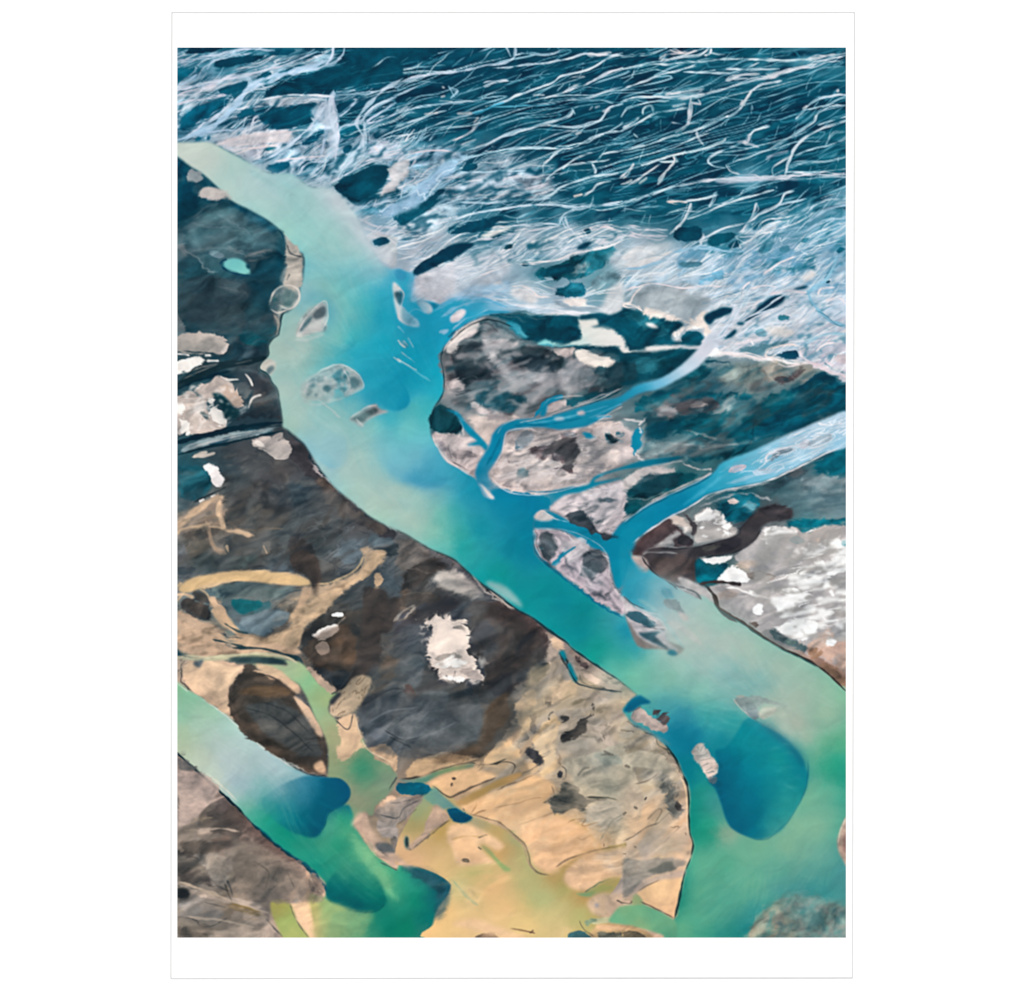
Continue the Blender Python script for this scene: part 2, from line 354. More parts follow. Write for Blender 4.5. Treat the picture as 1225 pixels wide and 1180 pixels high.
PICTURE = """
# ---------- land and plain, broad colours
@0
N dark_lowland
g 0 0 .22 | 205,50 1020,50 1020,1130 205,1130 | @0 400,90:03485f 600,90:034a66 800,100:034a66 950,150:034a63 700,150:05506a 850,200:03495f 600,220:07566f 990,230:05506a 460,110:034860 300,110:2a6f88 380,150:1d6480 520,200:6a9fb5 @1 60,800:0a4a5e 250,950:2b5663 450,960:175066 150,1030:1f5260 580,1050:2a5560 @4 100,30:4e6d76 300,50:4d6a72 500,60:35606c 100,230:2f4f57 300,260:2a5a66 200,400:2a5560 350,430:3f6369 450,350:15495a 480,500:2f4650 400,600:3a4448 250,690:2b4047 100,780:284048 450,780:3e484c 520,900:3a4247 450,1000:2c3d46 @7 400,220:4a4d51 300,280:3b4b53 600,300:544f4f 700,250:46474b 100,300:1f5563 100,400:3d5c66 350,450:4a4c4d 550,400:4a4c50 700,400:415764 850,450:5d5553 1000,560:6a5d57 950,600:55565a 700,600:65686a 550,560:55534f 450,660:5f5851 700,750:4e4843 800,650:5a6466 1000,700:6f7a80 200,500:9f9084 100,620:a5968a 150,700:8d8474 250,790:5c686a 600,800:7a7f82 60,760:8a8688 400,930:6f7a78 250,950:4f666c 400,1030:1f5f6a 650,1030:a89a88 1100,1050:4a4846 1200,900:4f5c64 @10 200,300:c4a78e 600,250:b8a08c 500,250:6f8590 200,450:c0a68e 250,600:bca28e 450,600:5a4c40 500,700:4a4d4c 650,650:4c5356 700,850:474c50 500,850:4c4a46 600,300:c4a88e 800,350:6b5a4c 900,400:73604f 1000,350:4e4842 1100,400:474443 1000,600:a89880 1150,700:5a6068 1150,850:687078 1100,950:c0a88c @11 100,50:5b5450 350,50:48505a 600,250:453f40 500,350:434245 700,300:4a4040 700,400:4d4a48 100,300:454c54 100,500:4f565b 200,650:4d5660 300,750:47505a 450,600:4c4845 550,700:56483c 600,600:5d5a56 400,850:4f4840 250,900:4a4744 150,950:6a6058 700,650:c0a890 850,530:a89c8e 950,450:9a9590 1000,600:a39788 1100,650:a0968a 800,850:c4aa8e 1000,900:9d968c 1150,950:a69c8c 1000,1000:a09a90 850,1000:d8b48e 400,1050:d4b08a 600,950:ccaa88 200,1000:c0a486 @14 600,300:dcb68c 900,250:a09682 1100,250:a8a294 900,450:ecc494 1000,550:eec298 1100,400:b4a894 300,150:e4bc90 400,500:dcb488 300,550:ecc090 600,900:ecbc82 500,720:eabb80 300,900:e2b682 1000,700:d8b494 1150,650:b0a094 1100,850:b8a490 @15 50,100:a89e8c 150,150:a89c8a 200,50:a09684 80,450:dcb690 250,450:e8bf96 100,400:d8b592 150,600:b8a698 250,550:d4b292 200,800:ecc49a 50,750:a89c98 @13 100,200:9c8a80 200,300:8f8077 200,450:7c6d62 300,350:4f4a4b 450,550:615a55 500,650:6d635b 400,750:70675c 150,600:7e7368 100,700:5a5550 250,700:8a8076 150,850:948c86 350,880:8a7660 200,980:a09488 400,980:a89a8c 100,1030:7a7064 750,800:dcb698 700,950:f0c8a2 @5 300,50:b4b8c2 100,80:aeb4be 300,280:a6b2bc 500,250:a9b8c0 700,330:b0c0cc 900,250:2f6d7c 1100,230:4f8290 1000,350:3f7a88 800,200:1f6274 600,100:a8bac6 900,100:a4b8c4 800,500:0f5062 650,480:2f6674 900,550:0c4a5c 400,600:3a5058 350,700:2f3c44 600,600:8d9294 700,700:3a464e 500,750:4a4a50 900,680:2a4048 650,750:9a9a9e 900,800:8f979c 700,850:8d9498 300,820:a8a2a2 550,880:1f5060 450,900:2f5562 750,950:7f888c 400,980:a4a0a0 600,980:a39e9e 1100,730:4a6a74 1050,850:4a5e66 1000,780:5f7880 @6 100,150:c4c8d0 300,100:9cc0d4 500,150:a4c4d8 700,150:90b0c8 900,100:80a8c4 1100,150:90b4cc 200,220:c8d0d8 300,330:a4a8ac 200,340:a2a8aa 500,330:a8b4be 700,250:b0c0d0 900,250:c8c8d0 1050,300:9cc0d4 1150,400:c4c4d0 900,420:b4bcc6 700,450:c0c4cc 600,550:c0c4cc 500,450:c8ccd4 100,500:2f6a78 200,530:0f5568 350,570:1a5c6c 50,750:0f4f5e 200,720:0c4c5c 350,780:1f5f6c 550,780:7f9098 700,800:9c9890 850,760:94948e 800,850:5f7a80 1000,720:a49c8c 900,920:0c5064 1100,850:034a60 1150,900:024458 500,950:1f5a68 300,920:4a4c50 600,1000:4f7c84 750,1000:0a4c5c 250,1030:0a4c5a 250,950:9aa0a0 750,620:6f98a4 1150,650:c8c0cc 1000,650:bcc0cc 1150,560:b4c4d4 @8 650,100:c0b8b8 700,200:6a6468 850,180:5f585c 950,120:7a7478 600,250:bcb8b8 1000,250:bab0ac 1100,200:bcb4b0 800,350:bab4b4 680,300:5f8088 300,180:a4a4aa 400,220:c0b4b0 250,40:0f4a58 500,100:b8b4b4 1000,450:b4b0b4 1100,550:a09ca0 1200,500:3f5a64 1000,600:a8a4a8 900,700:aaa8b0 1000,850:9098a0 850,650:4a5560 1100,850:6f7880 @9 50,150:c0b8b8 200,80:07485a 400,50:0d5566 600,80:084a5c 300,150:6f8a90 500,200:2f6068 650,150:0a4858 200,280:b8b4b4 300,340:0a5058 150,380:0a4e58 60,480:0f4c58 950,300:2f4650 850,370:1f4a54 1100,300:0f5464 1180,230:044458 1000,350:86989e 1100,420:7f949c 1050,480:7f9498 900,450:5f8088 600,470:1f6676 650,430:0a5060 700,550:3f4048 820,500:4f4648 600,670:4a4a50 1000,550:3f7880 200,650:4f4444 300,600:6f7478 500,600:aaa4a4 450,650:a8a4a2 850,680:aca8a6 900,780:a4a2a2 800,780:a8a4a0 700,830:a8a09a 450,820:05505e 520,860:0a5660 300,820:54464a 250,800:4a4044 700,950:a8a2a0 600,970:b0a298 1100,850:a8a6a6 900,1000:b4b2b0 1100,1000:b0aeac 600,1030:a8a098 @12 700,100:aaa6a2 900,100:d0cecc 900,230:c8c8c8 1100,130:b4b2b2 1050,300:b89c8c 1100,350:b4968a 1180,420:c09a88 1100,420:7a6054 1200,500:9a7c6c 850,290:5f6468
# mottling of the land
t b 2a3a42 -20 26 8 .54 .75 .3 3 0 | @0 205,560 450,600 640,740 600,880 450,880 205,750
t b b0a8a0 -25 30 8 .58 .8 .2 8 0 | @0 205,560 450,600 640,740 830,900 830,1120 205,1130
t r 2f3a40 -30 22 6 .66 .92 .3 13 2 | @0 205,560 450,600 640,740 650,900 400,900 205,850
t b 0a3a4a -18 24 7 .5 .72 .45 15 2 | @0 212,190 340,280 330,430 340,510 212,540
t b 5f7880 -15 26 6 .58 .8 .3 17 2 | @0 212,190 340,280 330,430 340,510 212,540
# ---------- braided plain
N braided_plain
g 1 1 .12 | @0 205,50 1020,50 1020,450 1000,440 930,425 850,425 700,380 600,370 500,370 440,300 400,235 350,212 310,205 260,175 205,172 | @1 50,60:2a6c86 300,120:4a8ba4 200,220:7fa8c0 100,300:8fb4ca 500,140:3f7f98 300,330:3f86a4 120,400:0f5876 600,200:0f5a74 700,240:03485f 1000,80:03465e 1000,200:034a60 1250,200:033f58 1150,150:02445a 650,300:3a7a90 600,400:0c5570 700,450:14607a 850,500:9ab0c8 850,350:8caac0 1000,400:1f6c86 1050,550:6f9ab4 1150,550:8fb0c4 1180,400:3a7c94 400,550:b4b8c4 500,520:b0b8c6 300,560:a8b8c6 550,600:8fb0c4 700,600:9cbccc 850,700:8cb4c8 1000,760:04506a 1100,650:a0bccc 1150,950:98b8cc 1000,980:7aa8be 1200,1050:a0b8c8 1120,880:1f647c 900,850:b0c4cc @2 200,60:03425a 300,140:033f5a 700,100:03445c 900,50:03465e 1100,120:054c66 1200,250:045070 500,290:04465e 100,300:044a62 700,320:03465e 900,250:03465e 600,450:06506a 800,420:04485e 1000,420:04506a 700,530:03465e 1100,550:0c5468 1200,420:04506a 850,600:03485e 1000,640:03485e 1150,680:03465c 900,760:05506a 1050,850:0a586e 1180,800:04506a 100,480:0f6078 250,420:064e68 400,450:0c5870 300,530:0f5870 50,700:a4bccc 200,650:94c0da 300,700:9cc8e0 150,800:90bcd4 30,900:6fa4bc 100,950:0c5066 350,830:7fa0b2 500,780:9aaebc 700,740:94aabb 600,690:94acbc 800,780:8fa8b8 450,900:2f708a 150,1000:a0b4c0 300,960:5f94ac 350,1020:074a60 600,960:044a60 800,940:03465c 1000,950:03485e 1180,960:0a546a 700,1050:c4ced8 950,1040:a8bccc 1150,1050:c4c8d0 500,1060:0c5064 200,1070:b4bac4 @3 100,100:0a5a70 300,50:03485e 600,60:03485e 800,50:034c62 1150,40:2f788c 1000,100:6fa4b4 300,220:086074 100,210:03485e 600,200:4f90a4 800,180:4f8fa4 1000,200:055068 300,270:5f9cb0 800,300:034a60 600,330:034a5e 1000,300:034c64 100,300:054c64 200,420:044a5e 500,380:02465a 500,480:04506a 100,480:04485c 350,540:034a60 700,400:034a62 900,430:054e66 1150,330:055068 1100,420:06566e 600,600:04506a 250,600:034a5e 400,660:034a62 850,600:07566e 1100,560:1f6a7c 1100,690:0f6074 750,660:05506a 200,720:034a60 700,740:8caec0 1000,760:0a5870 600,800:14647c 300,820:06566c 200,920:04485e 500,950:04506a 100,960:0a5468 350,1040:03465c 650,900:04506a 800,870:04506a 1000,850:04526a 950,960:2f7c94 1100,950:6fa8c0 1200,900:90bcd0 1180,1000:5fa4c0 900,1040:8ab0c4 1050,1050:7aacc4 550,1050:5a90a6 100,1060:b4c0cc @5 300,50:c0c4cc 100,80:bcc0ca 150,270:b4bcc6 300,280:b4bcc4 500,250:b8c2cc 700,330:c8d0d8 1100,230:5f94a0 800,200:2f6f80 600,100:b8c6d2 900,60:b4c8d6 400,320:8ab4cc 500,360:7ab4d4 620,400:98bcd0 800,400:a8c0d0 900,390:9cb0c0 @6 100,150:c4c8d0 300,100:b8d0e0 500,150:bcd0e0 700,150:a8c4da 900,100:80a8c4 1100,150:90b4cc 200,220:c8d0d8 300,330:a4a8ac 200,340:a2a8aa 500,330:a8b4be 700,250:c4d0de 900,250:c8c8d0 1050,300:9cc0d4 1150,400:c4c4d0 900,420:c8ccd6 700,450:c0c4cc 600,550:c0c4cc 1150,650:c8c0cc
# fine veins in the plain
t b 02304a -14 34 6 .46 .7 .75 6 2 | @0 205,50 1020,50 1020,250 700,270 480,240 390,190 205,170
t b 013048 -18 60 12 .45 .6 .5 66 2 | @0 380,50 1020,50 1020,230 700,250 480,210 380,120
t r 3a86a0 -16 60 8 .72 .98 .5 3 2 | @0 205,50 1020,50 1020,300 700,270 450,260 300,200 205,170
t r 9cc4d4 -17 90 12 .92 1.0 .7 4 2 | @0 380,50 1020,50 1020,240 750,270 480,250 370,200
t r 6aa4ba -24 50 8 .88 1.0 .5 44 2 | @0 380,50 1020,50 1020,240 750,270 480,250 370,200
t b 3f8aa0 -14 26 3 .58 .76 .35 67 2 | @0 380,50 1020,50 1020,260 750,270 480,250 370,200
@1
p a8c4d4 2 1.6 .5 .85 | 32,220 200,195 410,195 270,250 240,290 120,345 32,410
p b4bac8 2 1.6 .5 .9 | 220,545 400,490 700,468 700,520 560,590 450,650 330,605
p a4c0d4 3 1.6 .5 .85 | 740,520 860,300 910,400 910,640 780,680 660,700 600,640
p a0bccc 3 1.6 .5 .8 | 920,640 1040,480 1070,480 1060,650 940,740 800,800 740,770
p b4bccc 2.5 1.6 .5 .85 | 1060,640 1080,540 1225,530 1300,600 1225,640
p b4c0cc 2 1.6 .5 .8 | 470,330 620,295 830,295 820,330 700,335 560,360
p a0c0d4 2 1.6 .5 .8 | 32,110 200,70 420,45 500,60 300,90 200,110 60,140
p a8c4d6 2 1.6 .5 .8 | 260,200 500,140 760,95 880,60 900,100 720,150 560,180 420,220
@2
p 9cc0d8 3 1.6 .5 .85 | -60,640 60,590 250,570 400,620 330,690 220,760 120,850 -60,920
p a4b4c2 3 1.6 .6 .8 | 280,720 500,700 700,700 860,730 840,800 700,850 480,850 300,860 230,800
p a0b8c6 2 1.6 .6 .8 | 60,960 200,880 400,880 320,940 250,1000 120,1060 20,1089
@0
t b 0a4c66 -22 26 5 .54 .62 .7 5 3 | @1 30,30 600,30 500,200 300,420 200,500 30,530
t r d8e0ea -24 44 7 .76 .95 .6 8 3 | @1 30,30 900,30 700,200 500,400 300,520 30,540
t b e0e0e6 -22 26 3 .58 .76 .5 81 3 | @1 30,30 900,30 700,200 500,400 300,520 30,540
t b 0b4a64 -38 20 5 .57 .65 .8 9 4 | @1 300,300 1325,300 1325,1000 1000,900 850,780 600,720 450,650 250,560
t r d8dce6 -38 34 6 .72 .95 .55 10 4 | @1 300,300 1325,300 1325,1060 1060,1060 850,780 600,720 450,650 250,560
t b d8dce4 -40 24 3 .58 .76 .5 82 4 | @1 300,300 1325,300 1325,1060 1060,1060 850,780 600,720 450,650 250,560
t b e0dcdc -14 24 3 .54 .74 .5 12 3 | @1 200,480 700,470 700,560 450,650 250,560
t b 0c4a64 -20 24 5 .56 .64 .85 14 4 | @2 -60,560 500,560 860,690 860,860 500,900 100,1080 -60,1080
t r dadce4 -18 36 7 .7 .95 .6 16 4 | @2 -60,560 500,560 860,690 860,860 500,900 100,1080 -60,1080
t b dcdee6 -16 24 3 .56 .74 .5 83 4 | @2 -60,560 500,560 860,690 860,860 500,900 100,1080 -60,1080
t b 2a7890 -26 18 4 .58 .68 .85 18 3 | @3 700,1000 1010,860 1225,830 @6 1225,200 1000,200 700,250 450,120 450,40
t r dce6f0 -30 32 7 .62 .95 .6 19 3 | @3 650,1010 1010,860 1225,830 @6 1225,500 1000,300 700,400 450,400 300,280 0,300 0,60 300,80
t b d4e2ee -34 20 3 .55 .72 .6 84 3 | @3 650,1010 1010,860 1225,830 @6 1225,500 1000,300 700,400 450,400 300,280
t b 5f90ac -30 16 3 .6 .72 .6 86 3 | @3 650,1010 1010,860 1225,830 @6 1225,500 1000,300 700,400 450,400 300,280
t r 8aa8bc -16 40 9 .6 .95 .55 20 3 | @5 0,0 1225,0 1225,60 640,160 380,260 100,360 80,220
t b e4e4ea -18 34 4 .54 .74 .6 21 3 | @5 0,0 1225,0 1225,60 640,160 380,260 100,360 80,220
t b 8fa4b4 -18 34 4 .58 .74 .45 87 3 | @5 0,0 1225,0 1225,340 640,300 380,300 100,360 80,220
t r f0eef0 -34 44 10 .62 .95 .7 22 3 | @6 500,420 900,330 1225,300 1225,780 1000,700 600,660 450,640
t b ecebee -34 30 5 .52 .72 .6 88 3 | @6 0,100 500,320 900,230 1225,200 1225,780 1000,700 600,660 450,640
t b 9fb8cc -24 26 4 .58 .72 .6 85 3 | @6 500,420 900,330 1225,300 1225,780 1000,700 600,660 450,640
t b 8ab4cc -24 22 4 .58 .7 .6 23 3 | @6 0,200 400,100 700,150 1000,200 900,330 450,300 200,270 0,300
# a joined web of streams
@0
n b0cede 157 .9 30 90 80 1.2 .3 .8 307 3 | @1 30,30 900,30 700,200 500,400 300,520 30,540
n d4dce8 157 .9 30 50 80 1.6 .4 .8 309 3 | @1 30,30 900,30 700,200 500,400 300,520 30,540
n bcd2e2 138 1 28 120 70 1.2 .3 .8 311 4 | @1 500,250 1325,300 1325,1000 1060,1060 850,780 600,720 450,650 250,560
n dce2ea 138 1 28 60 70 1.5 .3 .8 313 4 | @1 500,250 1325,300 1325,1000 1060,1060 850,780 600,720 450,650 250,560
# dark ground between the channels
@1
p 02405a .6 1 .3 | 60,68 110,34 290,30 230,55 130,66
p 03425a .6 1 .3 | 205,148 240,105 320,88 420,68 540,70 490,100 400,120 300,138
p 0f5a76 .8 1.5 .4 .85 | 32,150 80,135 200,125 180,160 120,175 60,200 32,240
p 0c5470 .6 1 .3 | 500,65 560,42 690,40 640,74 540,72
p 07506a .6 1 .3 | 690,95 740,60 820,34 800,60 740,90
p 0f5e7a .6 1 .3 | 450,225 470,180 540,165 545,200 500,235
p 0f5a76 .6 1 .3 | 560,180 640,140 720,110 740,125 640,160 590,190
p 034860 .6 1 .4 | 490,305 520,265 600,220 720,180 860,135 1225,142 1420,180 1300,225 1225,238 1050,258 900,268 880,282 700,286 600,288
p 03435a .6 1 .4 | 878,122 960,60 1010,30 1500,30 1400,90 1225,130 1000,150
p 0a5878 .8 1.5 .5 .9 | 50,430 100,370 200,330 318,290 310,340 240,400 160,440 60,490 36,470
p 155c78 .6 1 .3 | 250,262 330,240 425,208 405,250 330,280 260,285
p 085678 .6 1 .2 | 112,543 130,518 170,498 166,530 140,548
p 075070 .6 1 .2 | 180,535 195,510 215,512 205,540
p 155e7a .6 1.5 .3 | 330,400 400,370 470,330 450,400 390,425
p 034860 .5 1 .3 | 468,392 560,362 680,345 760,348 798,368 785,400 748,398 772,440 650,472 520,480 488,462 600,432 480,432 460,420
p 044a64 .5 1 .3 | 880,370 900,330 960,318 1012,322 960,370 900,398
p 034860 .5 1 .3 | 905,455 905,412 980,360 1080,318 1195,304 1080,360 1000,410 920,462
p 0b566e .5 1 .4 | 912,485 960,450 1020,445 1050,470 1030,512 960,530 918,532
p 0a506a .5 1 .3 | 1050,420 1100,380 1225,330 1225,382 1120,412 1070,430
p 0c526c .5 1 .3 | 1100,465 1160,440 1225,430 1225,460 1150,474
p 0a5272 .5 1 .3 | 690,560 760,510 832,460 830,500 780,550 720,570
p 0c5270 .6 1.2 .4 | 482,680 540,665 662,650 640,690 590,702 550,720
p 2a6a7a .6 1 .3 | 470,590 520,570 580,560 560,585 500,600
p 0f4f68 .5 .8 .2 | 440,656 520,625 572,602 540,640 470,660
p 124f60 .5 .8 .2 | 230,560 330,605 430,662 380,640 300,600
p 0f5672 .5 1 .3 | 680,690 720,650 862,635 800,655 740,690 700,720
p 0a506c .5 1 .3 | 925,590 955,556 992,570 950,612
p 06485c .5 .8 .4 | 860,780 940,740 1010,700 1080,662 1150,680 1192,690 1180,740 1150,800 1110,840 1020,818 930,788
p 0b4a60 .5 .8 .2 | 888,795 920,832 1000,884 1060,868 1225,822 1225,798 1130,826 1030,858 1000,870 930,820
p b0b8c4 1.6 .9 .2 .7 | 930,800 1010,828 1040,845 1010,872 960,848
p b4bcc6 1.6 .9 .2 .7 | 1120,835 1170,770 1200,700 1225,690 1225,800 1180,815
p 2f7690 1.2 2 .4 .7 | 960,930 1060,905 1190,905 1130,950 1000,960
p 0f5670 1 1.5 .4 .8 | 1085,1080 1130,1065 1200,1070 1225,1089
p 0a4c68 .8 1 .3 .8 | 1200,940 1225,925 1225,980 1205,970
@0
n a0c8d4 130 .9 22 150 24 .9 .3 .8 351 3 | @0 380,50 1020,50 1020,250 900,255 700,275 600,275 520,235 430,225 380,205
n b8d4de 112 .8 20 70 18 1 .3 .85 353 3 | @0 380,50 1020,50 1020,250 900,255 700,275 600,275 520,235 430,225 380,205
n a4cad8 166 .5 60 60 200 1 .3 .9 355 3 | @0 380,50 1020,50 1020,250 900,255 700,275 600,275 520,235 430,225 380,205
n c0d8e2 164 .6 50 40 240 1.2 .3 .9 357 3 | @0 380,50 1020,50 1020,250 900,255 700,275 600,275 520,235 430,225 380,205
n 4f90a8 163 .9 34 120 100 .9 .3 .6 301 3 | @0 380,50 1020,50 1020,250 900,255 700,275 600,275 520,235 430,225 380,205
n 9cc4d2 163 .9 34 75 120 1.1 .3 .85 301 3 | @0 380,50 1020,50 1020,250 900,255 700,275 600,275 520,235 430,225 380,205
n c8dce4 161 1 26 55 100 1.3 .3 .9 305 3 | @0 380,50 1020,50 1020,250 900,255 700,275 600,275 520,235 430,225 380,205
n bcd6e4 158 1 26 90 70 1.1 .3 .8 315 4 | @2 -60,540 500,520 900,650 1000,860 500,940 100,1080 -60,1080
n dfe2e8 158 1 26 60 70 1.4 .3 .8 317 4 | @2 -60,540 500,520 900,650 1000,860 500,940 100,1080 -60,1080
@1
# channels
s b4cfe2 11>4 .8 .9 | 20,535 110,500 200,440 290,370 380,300 440,252 540,212 640,172 760,150 850,128 920,90
s c8d6e6 3>2 .8 .7 | 60,515 200,430 300,355 380,290
s a6c8dc 8>7 .8 .9 | 440,270 428,215 405,190
s b8cde0 5>2 .6 .9 | 20,112 150,90 290,62 420,40 560,48
s c6d4e4 6>2 .6 .9 | 20,265 130,240 300,200 460,170 600,130 700,92 800,50
s d0d4e0 3>1.5 .6 .8 | 20,300 140,262 250,238
s c4d0de 4>2 .6 .9 | 20,340 120,322 240,300 300,290
s aecbdf 2.5>1 .4 .9 | 195,150 230,100 330,82 440,60
s a8c8de 2 .4 .8 | 40,240 90,210 140,180 | 700,95 780,40 | 545,180 640,120
s b4cbe0 9>4 1 .9 | 880,275 862,340 848,420 835,520 810,630
s c4cfe0 6>5 1 .85 | 870,300 890,420 900,520 890,640
s b6d0e0 3>2 .5 .95 | 880,292 1050,280 1140,265 1225,240
s c4d4e0 3>1.5 .5 .95 | 880,296 760,290 640,290 560,300 490,315
s a8c8da 4>2.5 .5 .95 | 1225,300 1120,350 1060,400 1030,432 940,458 900,480
s b4cce0 2.5 .5 .9 | 1225,330 1110,400 1060,440 | 1225,392 1120,430 1060,450 | 1015,322 960,370 915,408
s cdd6e2 4>2 .6 .9 | 745,385 770,430 790,400 820,330
s aecade 6>3 .8 .9 | 440,665 560,620 640,570 700,510 780,450 830,390
s b4cede 8>5 1 .9 | 1050,445 1050,540 1020,620 920,690 800,750 730,780
s a4c4da 2.5 .6 .9 | 190,495 300,482 400,468 | 180,535 195,505
s c0d0de 3>2 .5 .9 | 430,480 440,430 460,405 560,380 680,340 760,335
s d4d2d8 4>1.5 .8 .85 | 240,560 400,520 560,500 700,480
s d8d4d6 4>1.5 .8 .8 | 340,610 470,570 580,560 | 300,580 450,545 620,540
s cfd2da 3>2 .6 .8 | 560,650 700,630 850,620
s c8d0da 5>3 .8 .85 | 1225,600 1120,640 1050,650
s e0d4d4 5>2 .8 .8 | 1100,570 1130,600
s b8cfe0 5>3 .8 .9 | 690,720 740,660 830,650 | 650,720 660,690
s c2d4e2 3>2 .6 .85 | 860,775 960,720 1060,660 1150,640 1225,620
s a8c6d8 6>4 1 .8 | 950,900 1080,890 1225,850
s c4cfdc 3 1 .7 | 1020,960 1100,1000 1225,1010 | 1040,1010 1150,1040 1225,1040
s b8d0e0 1.5 .5 .8 | 560,590 640,560 | 330,520 400,495 410,520 | 900,270 1000,265 | 960,240 1060,230
s c8d6e2 1.3 .4 .9 | 880,270 890,245 920,240 | 800,640 860,600 | 1000,640 1060,600 1100,560 | 1100,540 1190,545 | 1060,520 1080,470
s b0cce0 2.5 .5 .85 | 880,32 870,80 840,130 | 940,32 930,70 900,100 | 780,80 820,100 800,130
@2
s b4cfe0 4>3.5 .5 .95 | -10,250 60,215 150,185 250,170 400,150 480,130 580,115 630,92 645,62 640,25
s c0d4e2 3 .5 .9 | 592,25 620,82
s aecbdc 3.5>1.5 .5 .9 | -10,295 80,255 200,205
s 9cc4d4 1.6 .4 .9 | 400,140 470,100 500,60 530,40
s b0cfde 2.2>1.5 .4 .95 | 640,75 700,65 820,70 920,38
s b4d0de 2.4>3 .4 .95 | 520,145 640,135 800,115 920,95 1020,65 1150,72 1225,75
s b8d2de 3 .4 .95 | 1225,60 1140,92 1040,150 900,185 840,222 700,275 600,318 500,352
s 9cc4d2 2.6>1.6 .4 .9 | 490,360 400,390 300,420 200,455 120,490
s c6d6e0 3.4>2.5 .5 .95 | 1225,142 1120,180 1040,225 960,250 880,285 800,310
s b8ccd8 4>2 .6 .9 | 470,243 540,215 605,214
s 86b6c8 1.4 .4 .9 | 600,230 700,195 850,170 | 380,270 440,235 | 0,150 100,140 260,125 | 60,330 140,290 | 360,212 470,180
s aecdda 3>2 .5 .95 | 1225,245 1100,285 1000,312 900,320 800,335 740,340
s a8cada 2.6>2 .5 .95 | -10,392 60,368 120,355 250,335 400,325 480,320
s 6cbcdc 1.8 .4 .9 | 500,355 640,352 800,345 870,335
s 3aa2d0 3>2 .6 .95 | 410,388 470,372 530,345 580,330
s e0d8d4 5>4 .8 .9 | 480,352 510,342
s a0c6d4 2 .4 .9 | -10,470 100,425 180,400 270,375
s 7ab0c2 1.4 .4 .9 | 840,355 700,385 560,425 490,455 490,490
s b0cfdc 3>2.6 .4 .95 | 1225,335 1150,360 1110,420 1060,445 980,465 820,455
s b0cfdc 3>4 .5 .95 | 960,372 930,402 820,440 760,460 660,485 560,520 480,562 380,590
s a4c8d6 1.8 .4 .9 | 980,320 1100,318 1200,345 | 950,360 965,390 | 1225,440 1150,490 | 820,455 980,470
s b4d0dc 3>2.4 .4 .95 | 1225,485 1100,502 1030,535 960,572 900,585 840,625 780,690
s a4ccda 2.4>3 .4 .95 | 900,580 700,580 550,592 440,615 350,640
s b8d2dc 3.2>2.5 .5 .95 | 1225,588 1120,610 1070,655 980,662 900,682 830,730 790,775
s b4d0da 2.6 .4 .9 | 1060,660 1080,690 1075,715 | 900,690 960,640 1060,605
s a6cad6 2.6>2 .4 .95 | 1200,710 1050,735 900,785 850,825 790,852
s bcd2da 3>2 .5 .9 | 1160,755 1090,775 1060,810 1010,840
s ecdcd4 6>5 .8 .95 | 960,838 1005,830
s a4c8d8 2.2 .5 .9 | 830,850 650,862 500,872 300,872 | 700,700 550,705 340,712 
s b4d2e0 3>2.5 .5 .95 | 1225,882 1000,895 800,885 600,902 480,920 350,950 270,990
s b8d4e2 3>4.5 .5 .95 | 1225,868 1120,885 1000,905 930,925 895,955 880,990
s b4d0de 3>2 .5 .95 | 880,990 760,990 650,998 560,1012 490,1040
s c4d4e0 6>9 1 .85 | 915,950 925,1000 960,1040 1000,1089
s a0c4d4 1.4 .4 .9 | 410,980 430,1000 470,1010 | 480,960 420,975 400,1010 | 580,940 640,955 690,950 | 650,955 655,985
s e4dcda 5>2 .8 .9 | 510,1012 600,1000
s c4ccd6 6>3 1 .85 | 440,1075 560,1055 720,1030 880,1000
s d4d2d8 8>6 1 .8 | 1000,1030 1100,1010 1225,1030 | 1080,1089 1225,1060
s 9cc6dc 9>3 1 .85 | 0,870 120,790 220,700 300,650 420,620
s a8cee4 6>3 1 .85 | 60,850 180,770 310,690
s 8cbcd4 3>1.5 .6 .85 | 130,870 220,800 320,750
s c8ccd6 4>1.5 .8 .85 | 60,600 200,590 320,600 | 100,640 60,700 20,740 | 250,740 330,730
s b4d4e6 1.4 .4 .9 | 100,570 150,500 160,450 | 180,540 215,480 | 210,480 300,450 | 130,540 200,490
s a8cfe0 5>2 1 .85 | 290,250 330,270 290,310 | 280,240 310,300
s d4d0d2 5 1.4 .8 | 245,245 255,250 | 240,300 260,295 | 420,440 440,410 | 150,395 220,385 | 330,390 400,385
s c4ccd4 2 .6 .8 | 410,470 470,400 | 300,540 400,490 450,430 | 350,560 430,530 | 230,320 300,325
s c6ced8 3>1.5 .7 .8 | 370,820 500,800 620,790 | 520,760 650,740 780,740 | 350,760 480,750 | 600,830 740,820 | 560,850 700,800 820,770
s b4c4d0 1.4 .5 .9 | 550,690 580,630 650,600 | 740,570 800,530 900,490 980,480 | 920,540 980,510 | 560,680 700,640
s d0d6dc 5>3 1 .85 | 970,500 1000,490 | 800,660 820,640
s d0d4dc 7 1.2 .8 | 1075,360 1100,350 | 1110,380 1150,370 | 1080,70 1140,65 | 1040,72 1160,60
s d8d8de 3 1.2 .7 | 1060,350 1040,370 | 930,190 1020,190 | 740,290 800,290 | 960,235 1000,225 | 780,460 830,455
p 0a4c64 .6 1.2 .3 | 335,705 370,670 440,655 430,690 380,705
p 0c5068 .6 1.2 .3 | 150,870 220,800 330,770 250,830 180,880 80,930 20,950
p 074a60 .6 1 .3 | 245,1035 300,1000 390,980 480,950 600,925 480,960 400,1000 350,1035 270,1045
p 05485e .5 1 .3 | 435,1062 480,1040 620,1022 740,1005 640,1035 520,1068
